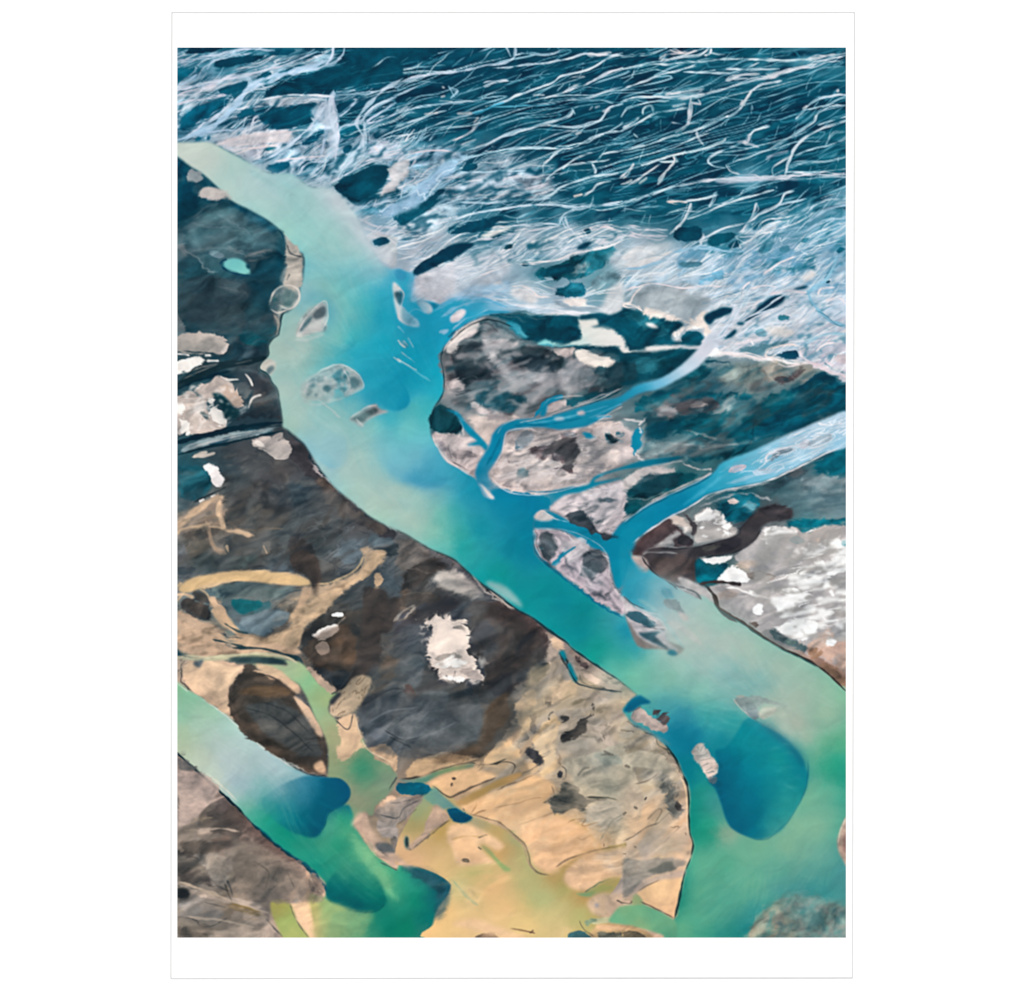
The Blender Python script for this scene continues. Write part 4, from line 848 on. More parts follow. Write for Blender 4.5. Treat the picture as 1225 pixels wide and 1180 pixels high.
s 7a6a58 2 .8 .7 | 450,650 520,640 600,620 | 420,720 520,700 
t b 2f3434 -20 14 5 .55 .7 .45 57 3 | 340,580 680,600 820,860 820,980 600,920 380,740
t b 7a7268 -20 14 4 .6 .78 .4 58 3 | 340,580 680,600 820,860 820,980 600,920 380,740
s 3a3f44 2 .5 .9 .5 | 600,490 690,540 710,580 690,600 | 760,680 790,760 850,860 845,920 840,1030 
s 2a3034 2.4 .5 .9 .4 | 155,600 220,640 300,700 390,780 480,860 580,930 680,995 760,1030 850,1050
s b4b4ac 1.4 .5 .8 | 470,860 600,945 740,1010
# brown heath hill
p 464340 1.2 1.5 .4 .9 | 700,260 760,200 820,150 900,160 960,140 1080,120 1140,180 1140,340 1100,500 1040,500 1000,460 940,560 900,570 840,520 760,420 700,340
p 635244 1.4 1.6 .4 .7 | 840,340 920,290 1000,320 1010,400 940,430 860,400
p 3a4044 1.4 1.6 .4 .8 | 820,460 960,430 1000,460 940,560 880,540
p 413d3c 1.4 1.2 .4 .9 | 1030,200 1080,120 1200,60 1225,60 1225,200 1160,260 1130,380 1090,500 1040,470 1020,380
p 6c5848 1.5 1.6 .4 .5 | 1120,470 1170,380 1225,390 1225,450 1180,520
s d4bca8 2 .6 .8 | 900,220 950,170 | 820,300 900,250
p b09e88 .8 1.2 .4 | 860,680 880,630 930,600 970,540 990,490 1040,500 1080,520 1040,600 980,660 940,700 880,710
t r 8a7a66 -50 12 3 .6 .9 .5 59 2 | 870,690 980,490 1080,520 980,670
p 34383a .6 1 .4 .95 | 855,600 880,580 910,590 900,625 860,650
p 3a3c3c .7 1 .4 .95 | 890,720 940,705 985,700 960,730 910,735
p d0b294 .8 1 .2 | 900,735 990,700 1010,760 1040,830 1000,900 960,930 920,830
p 53595d 1.2 1.5 .4 .9 | 1010,680 1060,600 1150,560 1225,520 1225,880 1150,870 1090,890 1050,850 1030,760
p 6a707a 1.6 1.8 .4 .8 | 1070,760 1140,700 1225,640 1225,780 1180,830 1100,860
s 3f4348 1.4 .7 .8 | 1060,800 1130,750 1225,690 | 1120,870 1190,840
p dcb48c .8 1 .2 | 1060,880 1120,860 1200,890 1225,920 1225,1060 1190,980 1120,940 1070,900
# big dark heath with pale patch
@11
p 40434c 1.5 1.5 .4 .85 | 0,150 100,100 180,60 300,60 380,150 400,250 440,350 470,480 440,560 380,540 300,560 210,520 170,420 150,330 130,230 60,220 0,300
p 464141 1.5 1.3 .35 .9 | 430,70 560,90 700,160 770,210 830,310 800,400 700,470 640,560 600,640 520,600 480,480 440,350 400,230 370,120
p 353a42 1.6 1.6 .4 .7 | 400,200 480,180 560,260 540,360 470,400 420,300
p 4a4341 1.6 1.6 .4 .5 | 560,240 680,220 760,280 740,380 620,420 560,360
p 524a42 1.4 1.4 .4 .9 | 490,640 560,600 620,560 640,640 640,720 600,800 560,850 500,900 460,930 300,930 140,940 180,900 300,870 440,850 500,780
p 64503f 1.4 1.8 .4 .55 | 490,600 540,620 570,740 610,780 560,800 500,720
p 4c5356 1.8 1.8 .4 .8 | 120,580 300,560 440,600 480,740 460,850 320,860 200,880 120,900 60,820 80,700
p 61686c 2 2 .4 .6 | 0,720 120,640 220,700 180,800 100,900 0,900
p 5c6266 2 2 .4 .6 | 0,420 100,400 180,460 200,520 120,560 40,520
p 3a4a52 1.6 1.6 .4 .5 | 50,410 130,400 150,440 90,450
p 384850 1.6 1.6 .4 .5 | 280,590 360,560 430,560 400,600 320,610
p 4f4240 1.2 1.6 .4 .8 | 40,540 90,560 110,600 80,630 50,600
p 554d48 1.5 1.8 .4 .8 | 0,20 150,30 260,60 180,90 60,120 0,180
t r 6a7278 -15 24 6 .66 .92 .4 61 3 | 60,600 440,580 460,850 200,900 0,900
t b 2a2a2c 20 16 6 .54 .72 .4 62 3 | 420,80 700,150 820,310 620,620 500,600
s 7a6c5f 1.4 .7 .7 | 10,60 100,30 200,50 | 0,190 60,170 110,120 | 0,130 80,130
s c4b4a4 2.4 .7 .8 | 30,180 60,150 100,115 
s 2a3038 2 .7 .7 | 30,840 60,870 100,850 | 0,900 60,880 | 520,560 560,520 600,500
t b f0e4da 0 6 4 .6 .68 .8 63 4 | 140,150 380,150 470,400 480,540 200,540 110,220
t b 8a8078 0 6 4 .64 .72 .8 64 2 | 180,160 370,170 450,480 220,500
# sand right of the heath
p a89a8e 1 1.6 .4 .9 | 770,240 830,250 900,290 920,330 900,350 850,400 800,460 740,440 700,470 800,400 840,320
p c8b096 .7 1.2 .25 .9 | 830,280 880,300 920,325 915,345 860,350 840,320
p 9c9084 .7 1.3 .4 .9 | 910,345 960,350 1060,425 1140,480 1225,535 1225,580 1130,570 1030,520 970,460 940,400
p 524c4c .7 1.6 .5 .9 | 930,370 1000,400 1050,440 1020,450 960,410
p 5a5450 .7 1.6 .5 .9 | 1080,460 1140,500 1200,530 1120,510
s 2f3a40 1.8 .5 .9 | 970,480 1010,530 1080,560 1140,570 1225,577 | 940,470 980,540 1040,580 1120,640 1225,710 | 900,380 930,460 
N dark_lowland
s 7fa09c 1.4 .5 .8 | 975,525 1000,560 1060,590
p a89c90 1 1.3 .35 .9 | 990,540 1060,570 1150,620 1225,690 1225,900 1100,850 1000,760 940,640
p c8aa88 .8 1.2 .25 | 650,640 680,590 740,560 750,640 720,700 720,770 660,780 645,700
p 55544e .8 1.8 .5 .9 | 740,440 790,420 830,430 800,490 760,520 740,490
p 605a54 .8 1.8 .5 .9 | 660,540 690,510 720,500 710,560 680,560
p cbb194 .8 1.4 .3 .9 | 780,560 900,500 980,530 960,600 880,640 800,660
p 5a564e .6 1.8 .5 .9 | 840,650 880,610 840,625 780,650 860,660 1000,625 1080,635 1040,640 930,655
p 6a645a .8 1.8 .5 .85 | 1080,650 1125,650 1100,710 1070,700
p 4f4a48 .7 1.5 .4 .9 | 885,715 910,700 935,730 900,760
p 5a5450 .7 2.2 .5 .9 | 720,700 760,690 760,790 730,800 720,750
p 5f5850 .7 2.2 .5 .9 | 640,840 700,800 720,810 690,860 660,870
p 54504c .7 1.4 .5 .9 | 635,950 655,935 655,970 640,980
p 3a3a3e .6 1.2 .4 .9 | 870,1040 890,1010 890,1060
s 4a4644 1.4 .5 .85 | 890,980 915,1000 915,1040 895,1060
s 7a7264 1.3 .6 .7 | 740,470 700,540 680,600 | 980,1040 1030,990 1060,1000 1000,1050
s 6a6458 1.2 .6 .7 | 1090,770 1150,770 1110,800 1130,850 | 880,810 1060,830 1110,850 
p d8b890 .8 1.2 .2 .95 | 730,830 760,800 840,700 850,680 880,690 870,800 880,860 870,940 860,1089 780,1089 780,1000 800,940 740,890
p dcb78e .8 1.2 .2 .95 | 490,930 560,850 640,840 640,900 700,960 780,980 740,1020 640,1030 560,1000 480,980
p c0a080 .8 1.2 .3 .9 | 560,900 600,870 610,900 570,915
p c8a884 .7 1.2 .3 .9 | 60,1000 140,940 240,910 400,930 470,935 380,960 240,1000 120,1040 30,1050
s 5a5046 1 .5 .7 | 870,880 880,960 870,1010 | 640,1040 720,1000 780,980
t b 6a645c -30 8 4 .6 .7 .5 65 3 | 650,600 900,480 1200,700 1225,1000 900,1050 650,900
t r 7a7268 -20 30 7 .8 .98 .5 66 3 | 700,500 1225,700 1225,1089 800,1000
@12
p aaa294 .8 1.2 .35 | -10,690 30,730 90,770 160,820 230,890 280,950 310,1030 330,1089 -10,1089
p b8ac98 1 1.2 .3 .8 | 180,880 230,900 290,980 320,1089 260,1089 230,980
p 8a8478 1.4 1.6 .4 .7 | 20,830 100,820 220,920 240,990 180,1010 60,960
s 3a4644 2 .5 .9 .4 | 0,692 60,752 150,805 230,875 290,955 325,1040 345,1095
s b4a890 1.3 .5 .8 | 10,580 50,590 60,600 10,650
s 5a5448 1 .5 .7 | 165,850 190,856 | 170,905 225,905 | 0,780 60,800
p b4a894 .6 1 .3 | -10,540 40,580 65,598 20,640 -10,650
s 3a4644 1.6 .5 .9 | -10,530 40,560 75,602 30,645 5,680
N -
w 5 30 3 | @0 205,180 300,250 340,330 325,430 340,510 480,640 620,730 720,810 800,880 820,1120 205,1120
# marbled silt
t m 1c2a32 -30 106 46 0.458 0.662 0.35 401 4 | @0 205,560 400,585 480,640 645,755 660,830 600,895 500,900 430,850 390,790 330,780 205,690
t m 6f7678 -30 92 37 0.484 0.756 0.32 405 4 | @0 205,560 400,585 480,640 645,755 660,830 600,895 500,900 430,850 390,790 330,780 205,690
t m 3a3430 -40 83 37 0.525 0.695 0.35 409 4 | @0 205,560 400,585 480,640 645,755 660,830 600,895 500,900 430,850 390,790 330,780 205,690
t m 8c8c8a -24 69 23 0.558 0.762 0.28 413 4 | @0 205,560 400,585 480,640 645,755 660,830 600,895 500,900 430,850 390,790 330,780 205,690
t m 14202a -24 60 21 0.572 0.708 0.32 417 4 | @0 205,560 400,585 480,640 645,755 660,830 600,895 500,900 430,850 390,790 330,780 205,690
t m 0c3444 -24 101 41 0.431 0.669 0.35 421 4 | @0 205,195 330,285 330,440 340,510 205,545
t m 5a7880 -20 92 32 0.484 0.756 0.35 425 4 | @0 205,195 330,285 330,440 340,510 205,545
t m 2a2c34 -24 83 32 0.518 0.722 0.28 429 4 | @0 205,195 330,285 330,440 340,510 205,545
t m 8a989c -20 64 18 0.585 0.755 0.28 433 4 | @0 205,195 330,285 330,440 340,510 205,545
t m 7a7468 -36 76 34 0.478 0.702 0.40 437 4 | @0 640,770 720,815 805,885 826,985 828,1010 800,1100 690,1060 600,960 560,930 620,880
t m d0b894 -36 68 27 0.492 0.748 0.44 441 4 | @0 640,770 720,815 805,885 826,985 828,1010 800,1100 690,1060 600,960 560,930 620,880
t m 4f4c46 -36 57 19 0.570 0.730 0.40 445 4 | @0 640,770 720,815 805,885 826,985 828,1010 800,1100 690,1060 600,960 560,930 620,880
t m c4bcb0 -36 49 17 0.544 0.736 0.32 449 4 | @0 640,770 720,815 805,885 826,985 828,1010 800,1100 690,1060 600,960 560,930 620,880
N -
@1
p 9a9ea2 1 1.3 .3 .9 | 75,740 100,690 150,710 200,750 150,760
p b4aeae 1 1.3 .3 .95 | 150,830 180,795 250,805 300,840 325,865 260,858 180,852
s c0bcb4 2 .6 .9 | 612,1035 640,1070 670,1095
@4
p 6f8894 1 1.5 .4 .8 | 200,105 220,90 290,110 300,130 250,135
p a49c98 .7 1.4 .3 | 25,560 80,540 140,530 230,550 290,560 310,590 320,620 270,660 190,630 100,610 25,640
p cfc6c0 .6 1.4 .2 | 270,620 300,590 320,590 320,630 290,650 260,640
p eae4de .5 1.4 .15 | 25,700 60,680 110,665 160,690 190,700 130,730 70,745 25,760
s e4deda 2.4 .6 .9 | 30,650 100,660 | 180,660 215,660 | 190,690 260,690
s 2a4048 9>6 .7 .95 .5 | 25,810 130,770 250,720 350,700 480,680 520,665
s 1a3844 5>4 .6 .9 .5 | 25,850 120,800 220,770 300,750
s b0aca6 3>1.5 .5 .9 | 345,708 440,688
p ada39d .6 1.6 .35 | 25,880 120,840 220,790 270,765 330,800 340,850 400,920 420,940 340,950 250,870 200,900 190,960 240,980 300,1010 320,1030 260,1080 210,1089 25,1089
p b4a194 .8 1.3 .2 .95 | 240,830 300,810 340,850 395,910 390,940 340,930 290,880
p e8e2dc .5 1.6 .15 .95 | 170,920 200,880 250,910 230,940 260,960 320,1010 290,1050 250,1050 230,1000 190,970 230,930
p e8e2dc .5 1.5 .15 .95 | 30,940 70,910 80,950 50,980 100,1040 110,1089 30,1085 60,1040
p 1f4048 .6 .8 .3 | 220,868 280,875 340,940 370,960 350,1000 290,1000 270,930
p 2f454a .6 1 .3 .95 | 150,940 190,970 210,1010 240,1050 190,1020 160,990
s e0dad4 2 .5 .85 | 260,770 310,790 370,790 | 400,760 430,800 440,830 | 420,950 440,890 490,870
t b e4ddd8 -20 9 4 .58 .68 .7 52 2 | 30,850 250,780 430,930 300,1050 30,1080
@7
s 12303c 5>4 .5 .95 .4 | 25,140 120,110 240,85 330,65 450,40 600,25
s 2f4650 8 .8 .8 | 330,40 450,20 590,10
p 7f9298 .8 1.4 .4 .9 | 30,180 120,130 240,100 350,75 480,62 600,45 590,65 480,90 340,120 200,150 60,190
p 2f5668 .6 1 .3 .9 | 190,140 260,105 340,100 300,130 220,150
s b8b8b4 1.3 .5 .8 | 120,160 240,120 340,90 500,65 | 60,190 180,160
s 14343f 2.4 .5 .9 .4 | 25,205 150,170 300,140 450,105 605,72
s d4c8bc 3 .7 .85 | 110,215 180,205 240,190 | 120,210 200,185
p aaa29e .6 1.3 .25 | 430,130 480,100 610,75 635,130 655,185 620,225 560,220 520,180 460,160
p d0c8c2 .5 1.2 .2 .95 | 440,130 470,118 500,140 520,170 480,155
p e4dedc .5 1.4 .15 | 145,262 190,250 240,250 270,280 260,310 285,330 275,370 250,385 230,370 215,330 190,290
s 2a3338 2 .6 .85 | 120,460 180,430 250,400 300,370
s e0dad4 2 .5 .9 | 150,455 180,440 | 215,430 240,420
s d0b496 2 1 .6 | 300,690 310,730 | 500,690 520,740 | 200,590 290,600
p 484240 .8 1.3 .4 .9 | 630,750 720,720 790,760 815,830 800,900 780,960 765,900 720,860 660,830
s 2a3338 2>.8 .5 .9 | 770,890 775,940 760,1000 748,1025
p c8ac90 2 1.3 .3 .85 | 750,930 850,910 950,870 1010,830 1050,790 1030,720 1060,700 1130,730 1165,735 1150,770 1080,830 1010,900 930,940 870,1000 820,1060 780,1089 640,1089 680,1020 740,980
p c8aa8c .6 1 .2 .95 | 1090,850 1140,840 1150,880 1110,940 1090,960 1110,900
p d4b590 1.6 1 .25 .9 | 110,870 230,850 350,835 450,822 560,830 700,850 750,880 755,910 620,905 500,890 400,885 280,895 180,930 100,945 30,930 60,910
p e0bd8c .8 .8 .15 .7 | 130,880 260,862 400,850 540,850 440,880 300,885 180,905
@10
s 2f464c 2.4>3 .5 .9 | 320,345 420,348 520,352 600,370 690,400 720,440
s c4c0a8 2.5 .6 .8 | 100,385 200,395 320,380 480,375 560,385 620,400
p 3f5050 .7 .7 .3 | 290,400 380,395 480,390 570,395 630,415 620,435 540,430 460,415 370,425
p 1f4a5a .7 1 .4 .9 | 30,340 70,350 120,380 60,385 30,385
p c6a890 .7 1 .25 .95 | 70,440 130,400 260,410 390,440 400,470 340,500 310,560 320,620 350,690 380,760 300,710 200,630 120,580 60,520
p c4a284 .7 1 .2 .95 | 430,500 520,490 570,515 550,540 460,530
p c0a690 .6 .8 .2 | 650,605 700,620 760,700 815,790 800,800 760,750 720,690
p c4aa90 .6 .8 .2 | 570,490 620,495 690,540 700,575 650,560 600,520
p d4b496 .7 1 .2 | 765,1000 780,955 830,960 832,1010 800,1000
p e8dcd4 .5 1.3 .15 | 750,275 790,245 850,220 910,205 905,240 880,270 830,300 770,290
p e4d0c4 .5 1.3 .2 .95 | 780,330 820,300 840,320 860,350 820,385 790,360
p eee8e2 .5 1.3 .15 | 865,165 900,148 940,155 930,172 890,172
s 22282c 2.5>1.4 .5 .9 | 900,570 950,540 990,480 1000,460
s 4a4844 1 .4 .9 | 900,735 930,775 970,775 990,710
@11
p e4d3c8 .5 2.4 .2 | 160,240 130,215 110,200 190,200 215,165 255,142 300,175 330,200 350,165 370,190 380,260 405,320 390,360 420,400 425,440 465,500 440,530 390,525 330,540 270,525 220,500 190,430 180,400 160,360 160,300 200,270
p f0ded2 .6 2 .1 | 190,210 260,190 320,220 360,260 380,310 360,350 280,365 200,370 180,320 230,260
p a49a94 .6 1.6 .3 .95 | 250,170 300,195 350,210 370,260 330,225 270,205
p b0a69e .5 1.5 .2 | 190,400 250,375 320,372 380,390 340,400 280,395 230,415
p f4eee8 .5 1.6 .1 | 200,430 270,400 310,390 350,410 400,425 400,445 320,450 270,455 230,445 220,480
p b4a6a0 .5 1.5 .2 | 270,470 330,455 410,450 450,490 460,510 400,530 370,490 310,480
p f4ece6 .5 1.8 .1 | 220,490 290,485 350,490 385,510 360,535 300,530
p c4b0a0 .7 1.3 .3 .95 | 960,460 1060,490 1160,530 1225,550 1225,575 1130,570 1040,520
p 4f4c48 .6 1.4 .4 | 875,820 920,795 980,790 965,750 990,720 1020,730 1060,670 1050,640 1080,640 1060,700 1030,760 1040,790 980,820 910,855 880,850
s 4a4844 2 .5 .85 | 825,715 835,700 850,690 | 825,720 830,735
p 3f3f42 .7 1.8 .5 .9 | 690,880 720,870 760,910 800,960 780,990 740,950 700,920
s 544a40 1.4 .5 .8 | 120,1040 200,1010 300,980 400,960 470,940 | 520,970 600,960 640,980 620,1030
@0
N -
# winding sand streams
@7
s c4a88c 8>5 2.5 .85 .8 .3 | 20,600 90,540 170,480 240,440 280,430
s c8ac90 6>4 2 .8 .8 .3 | 275,430 255,500 275,570 300,610 380,625 450,635
s bc9f86 5>3 2 .7 .8 .3 | 190,560 210,640 240,710 300,735
s c8ac8e 4>2 1.2 .8 .8 .2 | 20,640 60,600 140,590 210,575
s d4b48e 3>2 1 .8 .8 .2 | 60,895 20,930 | 110,900 60,960 30,1000 | 150,930 200,960 220,1000 260,1060
s 7a6c5c 1 .5 .6 .8 | 300,600 420,610 540,600 620,605 | 120,560 200,540 260,545
s d8ba92 2 .8 .8 .6 .2 | 760,905 850,895 950,860 1020,800 1045,740
s a08c74 1.2 .6 .6 .8 .2 | 700,1010 800,960 900,905 980,860 | 780,940 770,980 755,1020
@10
s c8aa8e 9>6 2 .9 .9 .3 | 215,60 245,110 290,180 345,250 400,290
s c4a68a 10>8 2.5 .85 .9 .3 | 760,10 720,70 690,130 700,200 690,280 650,330
s ccae90 8 2.5 .85 .9 .3 | 30,270 120,245 220,270 330,320 450,325 600,340 690,360
s c4a68c 6>4 1.6 .85 .9 .3 | 30,150 90,165 130,190 170,215 230,215
s c8aa8c 5>3 1.4 .85 .9 .3 | 20,60 70,50 120,70 | 30,200 60,215 110,235 160,238
s 4a5050 1.6 .6 .8 .9 .3 | 120,240 190,232 240,245 300,280 | 60,110 110,150 160,185 215,190 | 40,180 80,205 120,215
s 8f7a66 1.2 .6 .6 .9 .2 | 420,280 520,300 640,280 690,250 | 60,290 150,262 220,262
s d4b494 2.5 .8 .8 .9 .2 | 110,395 230,400 330,372 480,368 580,385
s 35484c 2 .5 .85 .6 .3 | 235,310 300,335 420,345 520,350 600,370 690,402 720,440
s c8aa8e 3 .8 .85 .8 .2 | 440,470 520,480 600,500 | 650,610 720,650 780,740 810,795
s 4a4440 1.2 .5 .7 .9 | 440,440 520,455 590,490 
t m c8aa8c -24 22 8 .56 .66 .7 461 3 | @10 540,120 760,40 740,230 690,260 560,240
t m 5a564e -24 16 7 .6 .68 .6 465 3 | @10 540,120 760,40 740,230 690,260 560,240
t m 9c8a78 -24 26 10 .56 .68 .5 469 4 | @7 20,520 280,430 320,620 300,740 20,720
t m 4f524f -24 22 9 .6 .68 .5 473 4 | @7 20,520 280,430 420,620 500,740 20,800
# ---------- main river
N main_river
g .5 .5 .05 | @1 -20,530 32,545 110,548 200,545 250,565 330,610 435,665 480,690 545,720 640,715 690,745 760,790 840,795 900,830 960,890 1010,960 1050,1060 @4 1080,60 1130,150 1190,190 @5 0,190 40,200 90,230 75,330 80,370 180,365 240,385 290,350 400,340 480,350 520,380 560,400 640,420 700,430 640,425 540,430 480,450 420,470 350,515 310,560 250,620 230,680 245,740 250,830 235,890 200,940 180,1000 @8 180,0 180,80 205,130 260,230 330,270 380,300 430,335 450,370 480,430 540,380 700,400 820,430 820,500 760,520 745,605 745,720 780,770 850,820 950,900 1050,970 1130,1030 @11 1225,140 @12 80,330 230,350 290,380 330,340 200,280 100,160 0,60 @9 0,960 30,740 110,790 150,830 250,890 330,930 410,980 430,940 @12 450,30 500,70 505,100 540,140 640,200 740,270 860,340 980,395 1080,455 1150,515 1230,600 1230,1000 @15 1230,400 1230,1090 290,1090 290,930 310,830 340,690 370,620 385,550 365,480 360,400 360,250 330,170 290,80 @12 230,870 150,800 60,750 5,690 10,660 75,600 70,590 0,530 @11 1225,530 1140,470 1060,420 950,340 920,310 820,240 740,180 640,125 570,70 480,0 @8 530,950 450,890 380,830 300,760 180,710 80,650 0,605 @7 1225,610 1100,550 1000,470 890,380 830,310 770,220 720,140 640,70 605,50 @4 605,1010 590,930 580,850 550,810 530,765 500,750 485,740 485,710 525,660 525,610 550,570 580,545 585,500 600,440 640,420 690,360 700,290 718,230 718,120 690,90 640,50 610,-10 @1 590,1020 520,965 420,910 330,865 240,780 180,725 110,680 32,622 -20,590 | @1 50,590:bccac2 110,610:c0ccc4 200,620:b8ccc4 180,660:c0ccc4 300,700:a5c9c0 320,800:b4ccc4 500,900:a0cac4 450,760:a4c4c8 550,780:94bfc8 630,740:88c4c6 700,1000:8ecac4 640,1030:9accc0 850,900:a4c8ca 900,880:b8c4c8 970,960:a8cbcb 1020,1060:b8c8cc 880,1020:92cac4 @4 750,100:86c2bb 900,50:93cac2 1000,100:a0cbc6 1080,110:b4c8c8 1100,200:8fc4cc 800,230:74b6b6 930,350:7cc0ba 760,200:6cb8c0 730,160:5fb2c0 730,300:8eb4bc 900,560:84bfb2 960,430:72bcb8 1000,560:3eb4b4 1060,400:40b4b8 1150,350:2aa4bc 1150,450:1699b4 1150,600:12a0bc 1050,620:18a2ba 1000,650:22a3bb 870,430:62a8b0 880,300:7abdb8 640,560:8fb8b0 620,480:88b4b0 600,650:a6bcb2 560,620:a4bcb0 700,700:8cb9ac 620,850:aac0b6 720,560:a0b4b0 850,650:62b4b4 800,620:7fb8ac 1180,830:0f8fb5 1100,900:1692b6 1080,760:1a98ba 1200,740:1b93b5 920,680:38a8b6 700,950:96bdb6 650,1020:a4c0b0 780,930:78b4ba 850,970:78bab8 900,1050:8fc0b4 1200,1000:3aa9b8 1080,1040:7dbfb8 1000,970:60b2b8 @5 50,450:1a90bb 40,230:3aa0c6 60,300:3aa4c8 60,380:3a9cc4 150,460:148fb9 150,560:148fb9 100,650:0f94b8 100,800:0f93b6 20,770:0d88b0 20,880:1088b2 200,750:149db9 220,850:20a6ba 210,680:1a94b8 90,940:58bcb8 160,950:3ab2b8 60,1050:6fc4bf 150,1050:55b9bc 260,470:2a98c6 300,520:1f94c0 350,470:2a98c6 450,380:4aa3cc 400,420:2f9ac6 530,410:7ab4d4 620,420:90bcd4 @7 760,170:8cbcc8 850,150:7cb6c4 900,220:74acc8 880,255:70a8c8 990,200:a0c4b8 1000,400:a8c6ba 1080,480:b2c6b8 1150,520:a2c6b2 920,300:a8c4b6 840,270:b4c6b8 1120,150:62b4c4 1180,200:6ab8c4 1050,100:90c4bc @8 60,60:6dc5c2 150,100:6cbcc6 100,200:78b8c6 30,250:6ab4c2 200,240:58acc4 190,300:3a93b6 210,365:1d84ad 150,360:3890b4 50,310:4a9cba 10,400:a4c6b8 100,430:98c3ba 50,550:b0c6ba 120,600:acc8b8 200,620:92c4b2 270,680:74bcae 300,300:40a0b8 330,330:3098b4 260,430:58aebb 400,400:1890ac 400,330:1f8cae 300,500:28a0a4 230,520:5ab4a8 450,600:128c9e 600,500:0f7fa6 690,420:157aae 740,470:107aa8 650,700:0c7f94 720,700:0c7898 350,700:1a9c9c 550,850:12928f 480,880:18989a 800,950:0d8a90 1000,1050:0b8488 700,600:0c7a9c 330,640:30a49c 560,400:0f7cae 470,380:1888ac 650,1000:108f92 @11 700,100:118f92 900,100:0b8390 1000,250:0b838c 850,250:108c90 1100,350:109288 1180,450:3aa898 1060,400:14988c @12 30,250:0a84a0 60,350:2b9aa6 0,400:22a096 10,470:50b49c 100,450:6fb8a4 60,500:74c0a0 300,450:8ebfb4 200,420:86bab0 250,500:83bda6 400,470:7fb6b0 450,430:94bab4 600,490:4e9ea8 540,470:6aaab0 720,540:3b8ea0 660,560:4a9ca8 780,560:5ea4a8 700,500:64a8ac 400,600:6eb7a6 500,650:55aea6 430,560:6cb8ac 600,750:2a9c9c 450,720:4aa8a0 560,600:5aacac 640,740:1f9498 330,700:2d8aa0 230,640:4a9ea4 300,800:0a7096 400,800:0d7496 350,860:0a6c90 700,850:1a9098 760,780:1c8c9c 850,950:1c9a94 850,850:168a9c 950,930:0f8090 970,990:128090 600,900:077890 540,850:0f8090 480,760:2898a0 560,1050:04607e 500,980:0a7088 800,1050:0d848c 700,1000:0a7c8c 950,1050:1d918e @12 150,100:6fb0bc 100,60:3f9cb4 50,50:2a93ac 230,50:1f86a6 180,180:a4bcc0 130,220:b0bcc0 400,150:9cc4b8 330,90:8cc0c0 550,200:74bba8 480,160:88bfb0 400,280:b9bfb4 300,230:c0c2c0 250,300:bcc4be 300,350:b4c4bc 650,350:a3bcac 550,320:acbcb0 850,450:9db8a8 700,430:a6b8ac 1000,520:97baa6 1100,550:8cb89e 1200,620:7fb595 950,620:a5b5a5 850,600:a4b4a4 850,700:b5b8a8 790,650:bcc4b0 750,700:a0bca8 950,760:b0b4a2 880,790:acb8a8 1000,830:9cb49c 1100,700:93b498 1100,850:5faf84 1200,850:4fae80 1150,980:18987a 1080,960:30a082 1030,960:78b494 1200,1050:12937c 960,420:98bca8 750,330:8cbcaa @15 1050,50:7cb394 1180,130:12957c 1100,130:2c9f80 1020,220:80b496 1000,300:7db694 1180,300:2f9a86 1120,260:50a68c 1050,450:85b596 1130,400:60a890 900,550:83b394 960,460:86b696 650,580:62a98c 740,560:6cac8e 540,480:97ab90 580,500:9aac94 560,650:3a9d80 430,620:58a98a 400,700:60ac8c 400,800:5aac8a 500,900:459c86 700,750:55a68c 640,820:50a48c 850,700:4c9c8c 1000,600:6aa392 1000,680:4a9490 1100,700:4d9890 1100,620:60a094 1180,800:458d8c 1080,790:3a8a8c 950,770:2e7f88 860,790:30808a 720,900:1f8088 660,980:1f7c80 600,1000:1f8078 540,1030:2a8a80 450,1020:3f9a80 330,1000:6aae86 400,950:58a88a 1190,700:488c90 330,130:0c7888 380,180:0a7080 400,110:0e7484 440,250:209480 410,330:138273 390,420:128074 450,480:149478 460,520:1f9478 480,300:3a9488 510,380:4a8f8a 440,150:30988c 500,300:3a8890 470,430:209a7c 320,760:187a70 300,870:187d6c 350,720:409a84 340,900:58a888
# blue tongue, sharp lower rim
g .5 .2 .06 | @12 560,880 620,800 680,720 770,765 850,810 930,880 980,950 1003,1020 @15 1003,60 1008,150 1000,230 960,320 900,420 850,480 750,520 680,505 600,465 560,410 535,330 505,250 460,190 520,130 500,40 | @12 640,820:128c96 760,780:14889a 720,860:1c9096 850,850:14869a 930,910:0f7e90 980,990:107e90 850,950:1c9a94 700,970:0a7c8c @15 600,100:05687e 540,160:05607c 530,240:085f7c 560,250:04607e 580,350:045c78 640,440:05607c 700,300:046c86 720,400:04627c 750,480:056a80 700,200:067488 850,350:1e8a8c 800,280:0f7c88 900,300:2f9490 880,400:389890 800,450:2a8a88 830,480:3a9490 950,230:168a8c 930,300:2a908c 980,150:0d7888 960,80:128490 850,50:1a9492 900,150:1a8e90 800,130:128490 700,50:108894
p 0b4a68 2.5 0 0 .45 | @12 740,735 850,800 930,870 985,960 975,985 900,890 820,825
s 04506c 1.6>.6 1 .35 | @15 1003,90 1006,150 995,240 955,325 890,430 800,505 740,520 680,505 610,470 570,425
p 04506c 3 1 0 .5 | @15 490,190 530,200 560,400 620,470 560,400 520,260
N sand_flat
@8
p bdb3b0 .6 1 .4 | 590,85 640,58 720,60 800,75 900,65 1000,50 1060,15 1225,30 1225,262 1080,310 1030,355 900,385 760,412 680,412 590,385 520,350 497,305 545,235 575,170
p c4b9b4 .5 .8 .3 | 380,-10 560,-10 640,-10 650,15 560,40 520,85 490,150 450,110 420,70
